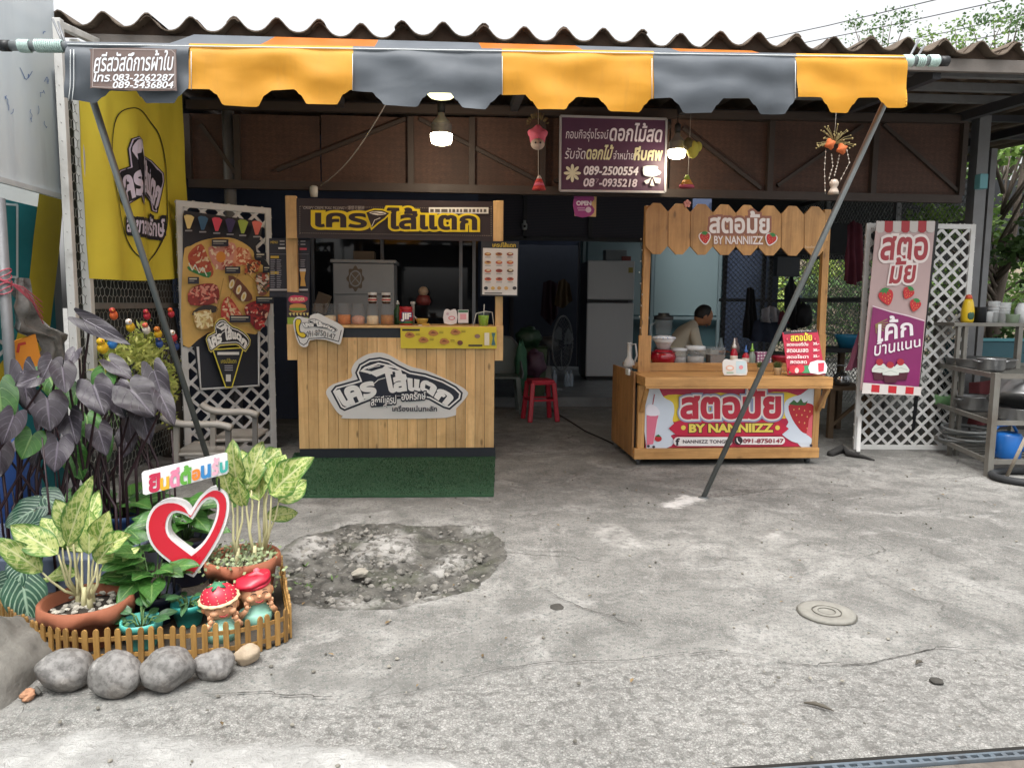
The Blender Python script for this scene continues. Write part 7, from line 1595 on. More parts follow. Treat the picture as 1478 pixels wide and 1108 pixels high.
b = MB(blue); b.tube([c + Vector((-.09, 0, .03)), c + Vector((-.13, 0, .08)), c + Vector((-.13, 0, .2)), c + Vector((-.08, 0, .25)), c + Vector((.03, 0, .26)), c + Vector((.07, 0, .2))], .012, 8); b.build('handle', t)
hose_m = mat('hose_grey', '#6d7070', .5); b = MB(hose_m); c = mid(.68, .22); pts = []
for k in range(100): a = k * .3; r_ = .21 + .03 * math.sin(k * .21); pts.append((c.x + r_ * 1.05 * math.cos(a), c.y + r_ * math.sin(a), L3 + .02 + .0011 * k + .012 * math.sin(k * .5)))
b.tube(pts, .012, 7); b.build('garden_hose', label='grey garden hose coiled on the bottom shelf of the rack', cat='hose')
b = MB(mat('stick_wood', '#8f8577', .8)); b.tube([G(1451, 692), P(1480, 632, 4.9)], .012, 8); b.build('wooden_stick', label='pale wooden stick leaning on the lower rack at the right edge', cat='stick')
q = G(1490, 694); b = MB(mat('tyre_black', '#26282a', .7, bump=.3)); b.tube([(q.x + .27 * math.cos(a), q.y + .22 * math.sin(a), .028) for a in np.linspace(0, 2 * math.pi, 33)[:-1]], .027, 8, closed=True); b.build('rubber_ring', label='black rubber ring lying on the ground by the rack foot', cat='ring')
q = G(1284, 655); b = MB(mat('scrap_dark', '#2c2b2a', .8, bump=.5)); b.tube([G(1198, 655, .02), G(1215, 648, .03), G(1225, 655, .02), G(1250, 660, .012), G(1262, 664, .01)], [.03, .045, .03, .012, .006], 7); b.build('dark_rag', label='dark rag on the floor between the strawberry stall and lattice', cat='rag')
b = MB(mat('crate_teal', '#2a5560', .6)); q = P(1440, 500, 7.2); b.box((q.x - .3, 7.2, .55), (q.x + .5, 7.6, P(1440, 492, 7.2).z)); t = thing('teal_crate', (q.x, 7.4, .55), 'dark teal plastic crate behind the upper shelf', 'crate'); b.build('body', t, bevel=.01); b = MB(mat('crate_rim', '#4a8a94', .5)); z = P(1440, 490, 7.2).z; b.bar((q.x - .32, 7.19, z), (q.x + .5, 7.19, z), .03, .03); b.build('rim', t)
MB(mat('bench_dark', '#2e2d2c', .8)).box((q.x - .4, 7.2, 0), (q.x + .7, 7.7, .549)).build('low_bench', label='low dark bench carrying the teal crate behind the rack', cat='bench')
# red cloth behind the rack
drape('red_tarpaulin', [(1400, 552), (1440, 548), (1500, 552)], [(1400, 612), (1440, 615), (1500, 612)], 6.35, mat('cloth_brick', '#5c2226', .8, var=.2), 'dull red sheet hanging behind the pot rack', 'sheet', 2, .03)

# hanging ornaments
def mobile(px, y_top, Y, lab): return thing('hanging_ornament', P(px, y_top, Y), lab, 'ornament', 'hanging ornaments under the eaves')
cord_m = mat('fine_cord', '#b9b2a8', .7); pinkm, redm, yelm = mat('felt_pink', '#c05a72', .8, bump=.3), mat('felt_red', '#b83a3a', .8), mat('felt_yellow', '#b8b04a', .8)
Y = 5.9; t = mobile(776, 150, Y, 'pink flower headed doll ornament with a striped red bell below'); b = MB(cord_m); b.tube([P(777, 140, Y), P(777, 262, Y)], .0025, 4); b.build('cord', t)
b = MB(pinkm); b.ball(P(776, 195, Y), (.075, .06, .07), None, 18, 12, f=lambda d: 1 + .12 * math.sin(5 * math.atan2(d.z, d.x))); b.build('hat', t); b = MB(mat('doll_face', '#a8968c', .7)); b.ball(P(776, 208, Y - .03), (.055, .045, .045)); b.build('face', t); r = random.Random(2); b = MB(mat('dry_sprig', '#6a5a3a', .9, rnd=.5))
for k in range(60): a = r.uniform(0, math.pi); p = P(776, 186, Y) + Vector((.06 * math.cos(a), r.uniform(-.03, .03), .03 + .05 * math.sin(a))); d = Vector((math.cos(a) * .8, r.uniform(-.4, .4), math.sin(a) + .2)) * .035; b.tube([p, p + d], .002, 3)
b.build('sprigs', t); c = P(778, 274, Y); b = MB(pinkm)
for k, (r0, r1, m) in enumerate(((.055, .045, redm), (.045, .035, pinkm), (.035, .022, redm), (.022, .008, mat('felt_white', '#c8b8b4', .8)))): b.lathe([(r0, k * .028), (r1, k * .028 + .027)], c, 16, m)
b.build('bell', t)
b = MB(MATS['recess_black']); [b.ball(P(x, 206, Y - .078), .008, nu=8, nv=6) for x in (773, 780)]; b.build('eyes', t)
Y = 6.0; t = mobile(995, 168, Y, 'green owl ornament with a yellow and pink bell beside the right bulb'); b = MB(cord_m); b.tube([P(997, 166, Y), P(993, 262, Y)], .0025, 4); b.build('cord', t)
b = MB(yelm); b.ball(P(1000, 216, Y), (.05, .045, .07), None, 16, 12); b.ball(P(1008, 212, Y), (.03, .03, .04)); b.build('body', t); b = MB(mat('owl_brown', '#5a5230', .9)); b.ball(P(993, 208, Y), (.04, .05, .05), None, 12, 9, f=lambda d: 1 + .3 * noise.noise(d * 4)); b.build('wing', t); c = P(991, 271, Y); b = MB(pinkm); b.lathe([(.06, 0), (.055, .02)], c, 14, pinkm, wob=lambda a, i: 1 + .12 * math.cos(6 * a)); b.lathe([(.055, .021), (.03, .06)], c, 14, mat('felt_orange', '#c88a3a', .8)); b.lathe([(.03, .061), (.012, .1)], c, 14, mat('felt_lime', '#8a9a3a', .8)); b.build('bell', t)
Y = 5.2; t = mobile(1205, 160, Y, 'orange flower ornament with trailing bead strings and a white figure'); b = MB(cord_m); b.tube([P(1207, 160, Y), P(1205, 190, Y)], .002, 4); b.build('cord', t)
b = MB(mat('sprig_pale', '#a89a6a', .8, rnd=.5)); r = random.Random(5)
for k in range(46): a = r.uniform(-.3, math.pi + .3); p = P(1205, 207, Y); L = r.uniform(.05, .14); e = p + Vector((math.cos(a) * L, r.uniform(-.03, .03), math.sin(a) * L)); b.tube([p, p + (e - p) * .6 + Vector((0, 0, .01)), e], .0018, 3); b.ball(e, .006, nu=6, nv=4)
b.build('sprigs', t); b = MB(mat('felt_coral', '#c86a3a', .8)); [b.ball(P(x, y, Y - .02), (.035, .03, .035), None, 12, 8, f=lambda d: 1 + .2 * math.sin(4 * math.atan2(d.z, d.x))) for x, y in ((1198, 208), (1215, 215))]; b.build('flower', t)
b = MB(mat('bead_white', '#c8beb0', .5))
for pts in ([(1192, 215), (1190, 245), (1191, 280)], [(1200, 222), (1202, 240), (1196, 260)], [(1212, 222), (1208, 240), (1204, 255)], [(1222, 215), (1226, 235), (1212, 262)]):
    q = [P(*lerp_poly(pts, i / 14), Y) for i in range(15)]; b.tube(q, .0015, 3); [b.ball(x, .006, nu=6, nv=4) for x in q[1::2]]
b.build('bead_strings', t); c = P(1203, 280, Y); b = MB(mat('porcelain', '#b8aa9c', .35)); b.lathe([(.038, 0), (.034, .02), (.02, .045), (.03, .06), (.033, .08), (.02, .1), (0, .105)], c, 16); b.build('figure', t)
c = P(992, 294, PY - .075); b = MB(mat('flower_pink', '#c88a80', .6)); 
for k in range(5): a = 2 * math.pi * k / 5 + .3; b.ball(c + Vector((math.cos(a) * .018, 0, math.sin(a) * .018)), (.014, .006, .014), nu=8, nv=6)
b.ball(c + Vector((0, -.004, 0)), .008, nu=8, nv=6); b.build('flower_clip', label='small pink flower clipped on the second header picket', cat='flower')

# ------------------------------------------------------------------ planted corner
def veined(name, ca, cb, vein, edge=None, kind='net', rough=.4, nveins=9, vw_=.2, spec_noise=9., tl=.18, sat=.5):
    """leaf blade from its own u (across) and v (along): pale midrib and side veins, blotches, edge colour"""
    n = NT(name); tc = n.n('TexCoord'); sp = n.n('SeparateXYZ'); n.l(tc.outputs['UV'], sp.inputs[0]); m = n.math
    u = m('ABSOLUTE', sp.outputs[0]); v = sp.outputs[1]; ob = n.co(); r = n.attr('rnd')
    blot = n.noise(ob, spec_noise, 5, .65, .5)
    col = n.mix(n.ramp(blot, [(.5 - .14 * sat, 0), (.5 + .14 * sat, 1)]), lin(ca), lin(cb))
    if edge: col = n.mix(n.ramp(m('ADD', u, m('MULTIPLY', m('SUBTRACT', n.noise(ob, 34, 3), .5), .5)), [(.74, 0), (.93, 1)]), col, lin(edge))
    w = m('SINE', m('MULTIPLY', m('SUBTRACT', v, m('MULTIPLY', u, .42 if kind != 'arc' else .75)), nveins * 6.283))
    vs = n.ramp(w, [(1 - vw_, 0), (1, 1)]) if kind != 'arc' else n.ramp(m('ADD', w, m('MULTIPLY', m('SUBTRACT', n.noise(ob, 40, 3), .5), 1.2)), [(.35, 0), (.9, 1)])
    mr_ = n.ramp(u, [(.03, 1), (.09, 0)])
    k = m('MAXIMUM', m('MULTIPLY', vs, m('MULTIPLY', n.ramp(u, [(.82, 1), (.97, 0)]), .75)), mr_)
    col = n.mix(m('MULTIPLY', k, .8), col, lin(vein))
    s = m('ADD', m('MULTIPLY', m('SUBTRACT', r, .5), .5), 1.); vm = n.n('VectorMath', operation='SCALE'); n.l(col, vm.inputs[0]); n.l(s, vm.inputs['Scale'])
    n.bump(m('ADD', k, m('MULTIPLY', n.noise(ob, 30, 3), .5)), .35, .004)
    n.fin(vm.outputs[0], m('ADD', m('MULTIPLY', n.noise(ob, 12, 3), .3), rough - .1)); tr = n.n('BsdfTranslucent'); n.l(vm.outputs[0], tr.inputs[0]); mx = n.n('MixShader'); mx.inputs[0].default_value = tl
    n.l(n.b.outputs[0], mx.inputs[1]); n.l(tr.outputs[0], mx.inputs[2]); n.l(mx.outputs[0], n.t.nodes['Material Output'].inputs[0]); MATS[name] = n.m; return n.m
lf_var = veined('leaf_variegated', '#b9c178', '#6f8f3c', '#d4d4a2', '#4f7a34', nveins=7, spec_noise=48, sat=.35, rough=.5, tl=.3)
lf_dark = veined('leaf_blackish', '#2e272d', '#3a343c', '#625a66', None, nveins=5, vw_=.06, rough=.42, tl=.08)
lf_mid = veined('leaf_green', '#2f5a24', '#427030', '#7a9a58', None, nveins=6, vw_=.05, rough=.35)
lf_cal = veined('leaf_striped', '#1c3c30', '#234a36', '#8fa890', None, kind='arc', nveins=6, rough=.35, tl=.05)
lf_smo = veined('leaf_small_green', '#2c4f30', '#3f6a3c', '#5f8a58', None, nveins=5, vw_=.05)
def leaf(b, base, tip, w, nrm, m, kind='lance', sag=.12, fold=.18, n=12, ru=5, wav=.04, seed=0.):
    base, tip, nrm = Vector(base), Vector(tip), Vector(nrm); ax = tip - base; L = ax.length; a = ax / L; s = a.cross(nrm); s = s.normalized() if s.length > 1e-4 else a.orthogonal().normalized(); up = s.cross(a)
    vs, uv = [], []
    for i in range(n + 1):
        t = i / n
        if kind == 'lance': hw = w / 2 * max(0., math.sin(math.pi * min(1, t ** .82))) ** .8 * (1 if t < 1 else 0)
        else: hw = w / 2 * (1 - t ** 1.9) ** .85 * (.62 + .38 * math.sin(min(1, t * 2.6) * math.pi / 2))
        for j in range(-ru, ru + 1):
            u = j / ru; lobe = 0 if kind == 'lance' else -.30 * L * (1 - t) ** 2.2 * math.sin(abs(u) ** .8 * math.pi * .62)
            d = fold * abs(u) * hw - sag * L * t * t + wav * w * math.sin(9 * t + 3 * u + seed) * abs(u)
            vs.append(base + a * (t * L + lobe) + s * (hw * u) + up * d); uv.append((u + 1e-6, t + 1e-6))
    W = 2 * ru + 1
    b.add(vs, [(i * W + j, i * W + j + 1, (i + 1) * W + j + 1, (i + 1) * W + j) for i in range(n) for j in range(W - 1)], m, smooth=True, uv=uv)
toward = lambda p: (CAM_C - Vector(p)).normalized()
rp = random.Random(21)
terra = mat('terracotta', '#92563c', .8, var=.16, scale=7, stain='#7a4a38', stain_amt=.5, bump=.2)
soil_m = mat('pot_soil', '#2a231c', .95, var=.5, scale=40, bump=1.)
def flowerpot(px_rim, w_px, Y, z0, m, wavy=0., gravel=None, lip=.03):
    c = P(*px_rim, Y); r = w_px / F_PX * Y; h = c.z
    wob = (lambda a, i: 1 + (wavy * math.sin(9 * a) if i in (3, 4, 5) else 0)) if wavy else None
    b = MB(m); vs = [(r * .66, z0), (r * .7, z0 + .01), (r * .90, h - lip), (r * .99, h - lip * (1.0)), (r * 1.02, h - lip * .4), (r, h), (r * .9, h - .004), (r * .86, h - .05), (0, h - .05)]
    b.lathe(vs, (c.x, Y, 0), 44, wob=wob)
    if wavy:
        for i in range(44):
            a = 2 * math.pi * i / 44
            for k in (3, 4): x, y, z = b.v[k * 44 + i]; b.v[k * 44 + i] = (x, y, z - .012 * (1 + math.sin(7 * a)))
    return b, Vector((c.x, Y, h)), r
def pot_thing(name, px_rim, w_px, Y, m, lab, wavy=0., z0=.01, lip=.03, mix=None):
    b, c, r = flowerpot(px_rim, w_px, Y, z0, m, wavy, lip=lip); t = thing(name, (c.x, Y, 0), lab, 'pot'); b.build('pot', t)
    s = MB(soil_m); s.lathe([(r * .86, c.z - .045), (r * .5, c.z - .034), (0, c.z - .03)], (c.x, Y, 0), 24); s.build('soil', t)
    if mix:
        g = MB(mat('pot_gravel', '#9a958a', .85, var=.4, scale=40, rnd=.8))
        for k in range(60): a, q = rp.uniform(0, 6.28), r * .8 * math.sqrt(rp.random()); lump(g, (c.x + q * math.cos(a), Y + q * math.sin(a), c.z - .03), rp.uniform(.008, .016), k, flat=.5, nu=7, nv=5)
        g.build('pebbles', t)
    return t, c, r
pal = mat('petiole_pale', '#b9b48a', .6, var=.15); 
# variegated plants
def variegated(lab, base, Y, leaves, spread, zsoil, seed):
    t = thing('dumb_cane', P(*base, Y), lab, 'plant'); r = random.Random(seed); st = MB(pal); bp = P(*base, Y); bp.z = zsoil
    stems = [bp + Vector((r.uniform(-.05, .05), r.uniform(-.04, .04), -.02)) for k in range(4)]
    for s0 in stems: st.tube([s0, s0 + Vector((0, 0, .05)), s0 + Vector((.004, 0, .09))], [.012, .01, .007], 8)
    for k, (b0, t0, w) in enumerate(leaves):
        dy = r.uniform(-.09, .09); a = P(*b0, Y + dy * .5); e = P(*t0, Y + dy + .05 * (1 if k % 3 else -1)); s0 = min(stems, key=lambda q: abs(q.x - a.x)) + Vector((0, 0, .05))
        st.tube([s0, s0 * .6 + a * .4 + Vector((r.uniform(-.012, .012), -.01, -.016)), s0 * .25 + a * .75 + Vector((r.uniform(-.008, .008), -.006, -.008)), a], [.0075, .005, .004, .003], 7)
        nr = (toward(a) + Vector((r.uniform(-.6, .6), 0, r.uniform(.1, .8)))).normalized(); b = MB(lf_var); leaf(b, a, e, w / F_PX * Y * r.uniform(1.15, 1.45), nr, lf_var, sag=r.uniform(.02, .3), fold=r.uniform(.12, .35), wav=r.uniform(.05, .11), seed=k * 1.7); b.build('leaf', t)
    st.build('stems', t)
YL, YRt = 2.72, 2.98
tp1, c1, r1 = pot_thing('terracotta_pot', (125, 862), 61, YL, terra, 'large terracotta pot with a wavy rim in the left of the planted corner', .012, mix=1, lip=.045)
variegated('pale speckled dumb cane in the large left terracotta pot', (122, 858), YL, [((97, 788), (122, 694), 30), ((115, 797), (137, 705), 27), ((84, 800), (14, 756), 33), ((60, 825), (-4, 776), 24), ((109, 828), (58, 830), 22), ((118, 797), (104, 738), 34), ((137, 797), (153, 742), 28), ((140, 812), (162, 783), 24), ((146, 820), (200, 786), 17), ((150, 792), (180, 770), 24), ((90, 790), (62, 742), 28), ((128, 800), (130, 735), 26), ((104, 770), (84, 720), 24)], .05, c1.z - .03, 1)
tp2, c2, r2 = pot_thing('terracotta_pot', (350, 800), 52, YRt, terra, 'terracotta pot with a wavy rim behind the two painted child figures', .012, mix=1, lip=.04)
variegated('tall pale dumb cane in the right terracotta pot beside the heart sign', (362, 798), YRt, [((343, 700), (330, 640), 28), ((355, 710), (376, 636), 38), ((374, 722), (371, 660), 38), ((392, 712), (436, 662), 36), ((402, 724), (444, 690), 28), ((383, 746), (434, 736), 20), ((334, 718), (317, 678), 22), ((382, 668), (406, 645), 22), ((362, 700), (352, 645), 30), ((350, 730), (340, 690), 24), ((388, 700), (412, 655), 26)], .05, c2.z - .03, 2)
# ground cover spilling from the right pot
b = MB(leaf_mat('creeper_leaf', '#6d7f5a', '#b0b58e') if False else mat('creeper', '#7d8a62', .6, rnd=.7))
for k in range(420):
    a = rp.uniform(0, 6.28); q = r2 * math.sqrt(rp.random()) * (1.0 if rp.random() < .7 else 1.25); x, y = c2.x + q * math.cos(a), c2.y + q * math.sin(a); z = c2.z - .02 + rp.uniform(0, .04) - max(0, q - r2) * 1.5
    if a > 5.2 or a < .9: z -= rp.random() * .14 * (q > r2 * .95)
    d = Vector((rp.gauss(0, 1), rp.gauss(0, 1), rp.gauss(.3, .5))).normalized(); s = d.orthogonal().normalized() * .007; p = Vector((x, y, z)); b.add([p, p + d * .009 + s, p + d * .018, p + d * .009 - s], [(0, 1, 2, 3)])
b.build('creeping_plant', label='small grey green creeping plant spilling over the rim of the right terracotta pot', cat='plant')
# small pots
mint, teal_p, navy_p, blue_p = mat('pot_mint', '#4fa59a', .45), mat('pot_teal', '#2f8f86', .45), mat('pot_navy', '#22263a', .5), mat('pot_blue', '#33507e', .5)
def small_plant(t_lab, c, r, n, m, size, seed, kind='lance', hh=.06, wid=.5, name='potted_plant'):
    t = thing(name, c, t_lab, 'plant'); rr = random.Random(seed); st = MB(mat('stem_green', '#4d6a3a', .6))
    for k in range(n):
        a = rr.uniform(0, 6.28); q = rr.uniform(0, r * .5); L = size * rr.uniform(.7, 1.2); d = Vector((math.cos(a), math.sin(a), rr.uniform(-.1, .8))).normalized(); p0 = Vector(c) + Vector((math.cos(a) * q, math.sin(a) * q, 0)); p = p0 + d * L * .5 + Vector((0, 0, hh * rr.uniform(.4, 1.3)))
        st.tube([p0, (p0 + p) / 2 + Vector((0, 0, .015)), p], .003, 5); b = MB(m); leaf(b, p, p + d * L + Vector((0, 0, -.2 * L)), L * wid, (Vector((0, 0, 1)) + toward(p) * .8).normalized(), m, kind, seed=k, sag=.2); b.build('leaf', t)
    st.build('stems', t)
t, c, r = pot_thing('small_pot', (204, 893), 28, 2.66, mint, 'small mint green pot just behind the picket fence'); small_plant('dark leaved little plant in the small mint green pot', c - Vector((0, 0, .03)), r, 12, lf_smo, .07, 4, hh=.03)
t, c, r = pot_thing('small_pot', (272, 868), 24, 2.84, teal_p, 'teal pot partly hidden behind the strawberry hatted figure'); small_plant('dark green rosette plant in the teal pot', c - Vector((0, 0, .03)), r, 14, lf_smo, .062, 5, hh=.04, wid=.35)
t, c, r = pot_thing('small_pot', (222, 852), 36, 2.88, navy_p, 'dark navy pot between the terracotta pot and the heart sign'); small_plant('heart leaved green pothos in the dark navy pot', c - Vector((0, 0, .03)), r, 24, lf_mid, .115, 6, 'heart', .16, .8, 'pothos_plant')
t, c, r = pot_thing('small_pot', (176, 738), 36, 3.7, blue_p, 'faded blue pot at the back of the planted corner'); small_plant('broad leaved green plant in the faded blue pot', c - Vector((0, 0, .02)), r, 14, lf_mid, .19, 7, 'heart', .05, .6, 'pothos_plant')
t, c, r = pot_thing('small_pot', (268, 772), 40, 3.3, navy_p, 'dark pot hidden behind the red heart sign'); small_plant('green bushy plant seen through the hole of the heart sign', c - Vector((0, 0, .02)), r, 26, lf_mid, .12, 8, 'heart', .12, .75, 'pothos_plant')
# striped leaves at the left edge
t = thing('striped_calathea', P(20, 860, 2.95), 'dark green plant with pale striped round leaves at the left edge of the corner', 'plant'); st = MB(mat('stem_dark', '#39402c', .6)); root = P(40, 905, 3.0); root.z = .02
for k, ((b0, t0, w), dy) in enumerate(zip([((36, 815), (22, 850), 50), ((34, 848), (44, 908), 60), ((62, 716), (92, 735), 48), ((50, 735), (6, 760), 52), ((66, 760), (20, 788), 40), ((10, 840), (-18, 880), 46)], (0, -.12, .3, .2, .15, .05))):
    a, e = P(*b0, 2.95 + dy), P(*t0, 2.9 + dy); b = MB(lf_cal); leaf(b, a, e, w / F_PX * 2.95, (toward(a) + Vector((0, 0, .5))).normalized(), lf_cal, 'heart', sag=.1, fold=.1, seed=k); b.build('leaf', t); st.tube([root, (root + a) / 2 + Vector((0, .05, .03)), a], .004, 6)
st.build('stems', t)
# dark elephant ears: four plants
pet = mat('petiole_purple', '#2a151c', .45, var=.2)
EAR = {
 'dark purple elephant ear at the left edge of the corner': (20, 3.3, [((33, 535), (40, 598), 36), ((-2, 560), (6, 625), 44), ((52, 545), (22, 556), 24), ((46, 628), (32, 662), 38), ((75, 520), (60, 548), 30), ((20, 600), (5, 640), 34)]),
 'tall dark elephant ear with overlapping leaves under the orange board': (75, 3.4, [((70, 540), (88, 582), 40), ((68, 575), (73, 620), 50), ((90, 530), (95, 566), 34), ((108, 508), (94, 532), 22), ((60, 640), (46, 672), 34), ((84, 638), (78, 680), 40), ((100, 600), (108, 640), 36)]),
 'dark elephant ear with long hanging leaves before the wire mesh fence': (130, 3.5, [((135, 556), (150, 598), 46), ((125, 600), (128, 632), 36), ((108, 655), (118, 692), 38), ((152, 540), (142, 575), 34), ((122, 462), (186, 496), 26), ((142, 620), (152, 655), 34), ((112, 560), (100, 590), 26)]),
 'glossy dark elephant ear whose big leaf shines beside the slanting pole': (190, 3.6, [((188, 562), (222, 598), 58), ((222, 535), (240, 590), 36), ((168, 560), (176, 602), 40), ((205, 590), (214, 640), 36), ((160, 522), (190, 545), 30), ((232, 570), (252, 612), 26)])}
for q_, (lab, (px, Y, lv)) in enumerate(EAR.items()):
    r = random.Random(40 + q_); g0 = P(px, 760, Y); g0.z = 0; t = thing('elephant_ear_plant', g0, lab, 'plant'); st = MB(pet)
    lv = lv + [((px + r.uniform(-45, 45), r.uniform(560, 650)), None, r.uniform(24, 40)) for k in range(3)]
    for k, (b0, t0, w) in enumerate(lv):
        dy = r.uniform(-.15, .2) + (0 if t0 else .22); a = P(*b0, Y + dy); t0 = t0 or (b0[0] + r.uniform(-14, 14), b0[1] + r.uniform(28, 44)); e = P(*t0, Y + dy - .06)
        nr = (toward(a) + Vector((r.uniform(-.5, .5), 0, r.uniform(.1, .6)))).normalized(); m_ = lf_dark if r.random() < .8 else lf_mid; b = MB(m_); leaf(b, a, e, w / F_PX * Y * 1.1, nr, m_, 'heart', sag=r.uniform(.04, .16), fold=r.uniform(.1, .3), wav=.05, seed=k, n=11); b.build('leaf', t)
        s0 = g0 + Vector((r.uniform(-.16, .16), r.uniform(-.1, .1), 0)); st.tube([s0, s0 + Vector((0, 0, a.z * .5)), a + Vector((0, .04, -.04)), a], [.009, .007, .005, .003], 6)
    for k in range(5): s0 = g0 + Vector((r.uniform(-.25, .25), r.uniform(-.12, .15), 0)); st.tube([s0, s0 + Vector((r.uniform(-.04, .04), 0, r.uniform(.3, .75)))], [.007, .003], 5)
    st.build('stems', t)
b = MB(MATS['trough_grey'] if 'trough_grey' in MATS else mat('trough_grey', '#565f72', .6, stain='#3a3d46')); q = P(60, 760, 3.35); b.box((q.x - .6, 3.2, 0), (q.x + .42, 3.75, .16)); b.build('plant_trough', label='low blue grey planting trough under the elephant ears', cat='trough', bevel=.01)
b = MB(mat('drum_blue', '#1d3f78', .5)); q = P(2, 680, 3.9); b.lathe([(.16, 0), (.17, .02), (.17, .5), (.15, .55), (0, .56)], (q.x, 3.9, 0), 22); b.build('blue_drum', label='blue plastic drum behind the stems at the left edge', cat='drum')
# yellow green hanging plant with toy birds on the fence
t = thing('hanging_plant', PX(205, 520, XF + .12), 'bushy yellow green plant growing on the wire mesh fence', 'plant'); b = MB(leaf_mat('hanging_leaf', '#7d8a34', '#b5b860', .2)); st = MB(mat('stem_green', ''))
for cx_, cy_, sx, sy, n_ in ((205, 510, 30, 30, 620), (165, 512, 18, 10, 160), (245, 555, 10, 34, 150), (240, 590, 8, 26, 80), (155, 530, 12, 14, 70)):
    for k in range(n_):
        p = PX(cx_ + rp.gauss(0, .5) * sx, cy_ + rp.gauss(0, .5) * sy, XF + rp.uniform(.06, .24)); d = Vector((rp.gauss(.3, .7), rp.gauss(0, 1), rp.gauss(.3, .8))).normalized(); s = d.cross(toward(p)).normalized() * .008; L = rp.uniform(.03, .075); b.add([p - s * .4, p + d * L * .5 + s, p + d * L, p + d * L * .5 - s], [(0, 1, 2, 3)])
b.build('foliage', t)
for k in range(14): a = PX(rp.uniform(150, 250), rp.uniform(520, 600), XF + .06); st.tube([a, a + Vector((.02, .02, -.12)), a + Vector((.03, 0, -.25))], .003, 4)
st.build('stems', t)
def bird(px, py, s, c1_, c2_, lab):
    c = PX(px, py, XF + .26); t = thing('toy_bird', c, lab, 'toy bird', 'toy birds on the wire fence'); m1, m2 = mat('bird' + c1_, c1_, .5, bump=.3), mat('bird' + c2_, c2_, .5, bump=.3); b = MB(m1); b.ball(c, (s * .8, s * 1.15, s), m1, 14, 10, f=lambda d: 1 - .18 * max(0, -d.y)); b.tube([c + Vector((0, s * .9, 0)), c + Vector((0, s * 1.9, -.3 * s))], [s * .35, s * .12], 8, m1); b.build('body', t)
    b = MB(m2); h = c + Vector((0, -s * .55, s * 1.05)); b.ball(h, s * .62, m2, 12, 9); b.build('head', t); b = MB(mat('beak', '#c8822a', .5)); b.tube([h + Vector((s * .3, -s * .4, 0)), h + Vector((s * .6, -s * .95, -s * .1))], [s * .2, .001], 7); b.build('beak', t)
    b = MB(MATS['recess_black']); [b.ball(h + Vector((s * .5, dy * s * .3 - s * .2, s * .15)), s * .1, nu=6, nv=5) for dy in (-1, 1)]; b.build('eyes', t)
for a in ((148, 502, .045, '#d8ac1c', '#d8ac1c', 'yellow toy chick, leftmost of the birds on the wire fence'), (162, 496, .04, '#2f7ac0', '#2f7ac0', 'blue toy bird close beside the yellow chick'), (188, 472, .04, '#c8a01c', '#d8d0c8', 'yellow toy bird with a white head above the bushy plant'), (211, 476, .038, '#d0c8bc', '#c85a4a', 'white toy bird with a red head above the bushy plant'), (228, 482, .04, '#c8a01c', '#c8762c', 'yellow toy bird with an orange head near the slanting pole'), (230, 496, .038, '#2a4a8a', '#2a4a8a', 'navy blue toy bird low beside the slanting pole'), (250, 487, .042, '#b02030', '#d8d0c8', 'red toy bird with a white head right of the slanting pole'), (254, 500, .036, '#24407a', '#24407a', 'dark blue toy bird below the red one'), (164, 455, .035, '#c85a2a', '#b03a2a', 'orange toy bird high on the mesh at the left'), (212, 456, .034, '#a82434', '#a82434', 'red toy bird high on the mesh under the banner'), (247, 453, .034, '#b02a3a', '#c8502a', 'red and orange toy bird highest at the far end of the mesh')): bird(a[0], a[1], a[2] * .78, *a[3:])

# picket fence
tk = thing('picket_fence', G(220, 955), 'low golden wooden picket fence round the planted corner', 'fence'); pick = wood('picket_wood', '#a27c42', '#7c5a2c', 2, 1., .6, False)
path = [G(*p) for p in ((-40, 860), (-8, 897), (28, 930), (60, 950), (92, 958), (124, 962), (202, 957), (271, 955), (333, 949), (373, 941), (408, 929), (418, 922))] + [G(411, 880), G(404, 838)]
for p in path: p.z = 0
segs = [(a, c, (c - a).length) for a, c in zip(path, path[1:])]; tot = sum(s[2] for s in segs); d = .012; k = 0; tops = []
while d < tot:
    x = d
    for a, c, L in segs:
        if x <= L: break
        x -= L
    e = (c - a).normalized(); p = a + e * x; o_ = Vector((e.y, -e.x, 0)); h = .135 + .006 * noise.noise((k * .7, 0, 0)) - (.012 if 12 < k < 20 else 0); wv = .0095
    b = MB(pick); lean = o_ * .01 * noise.noise((k * 1.3, 5, 0)) + e * .008 * noise.noise((k * .9, 2, 0)); R5 = lambda s_, z, n_: p + e * s_ + lean * (z / h) + o_ * n_ + Vector((0, 0, z))
    prof = [(-wv, .004), (wv, .004), (wv, h - .012), (wv * .7, h - .004), (0, h), (-wv * .7, h - .004), (-wv, h - .012)]
    b.add([R5(s_, z, .009) for s_, z in prof] + [R5(s_, z, .001) for s_, z in prof], [tuple(range(7)), tuple(range(13, 6, -1))] + [(i, 7 + i, 7 + (i + 1) % 7, (i + 1) % 7) for i in range(7)]); b.build('picket', tk, bevel=.0012); d += .0355; k += 1
for z in (.035, .095):
    b = MB(pick)
    for a, c, L in segs: b.bar(a + Vector((0, 0, z)), c + Vector((0, 0, z)), .007, .014)
    b.build('rail', tk)
MB(mat('bed_soil', '#3a332b', .95, var=.4, scale=20, bump=1.)).add([(p.x, p.y, .012) for p in path] + [(-.98, 3.35, .012), (-1.3, 3.95, .012), (-2.15, 4.1, .012), (-2.15, 3.0, .012)], [tuple(range(len(path) + 3))]).build('soil_bed', kind='structure')
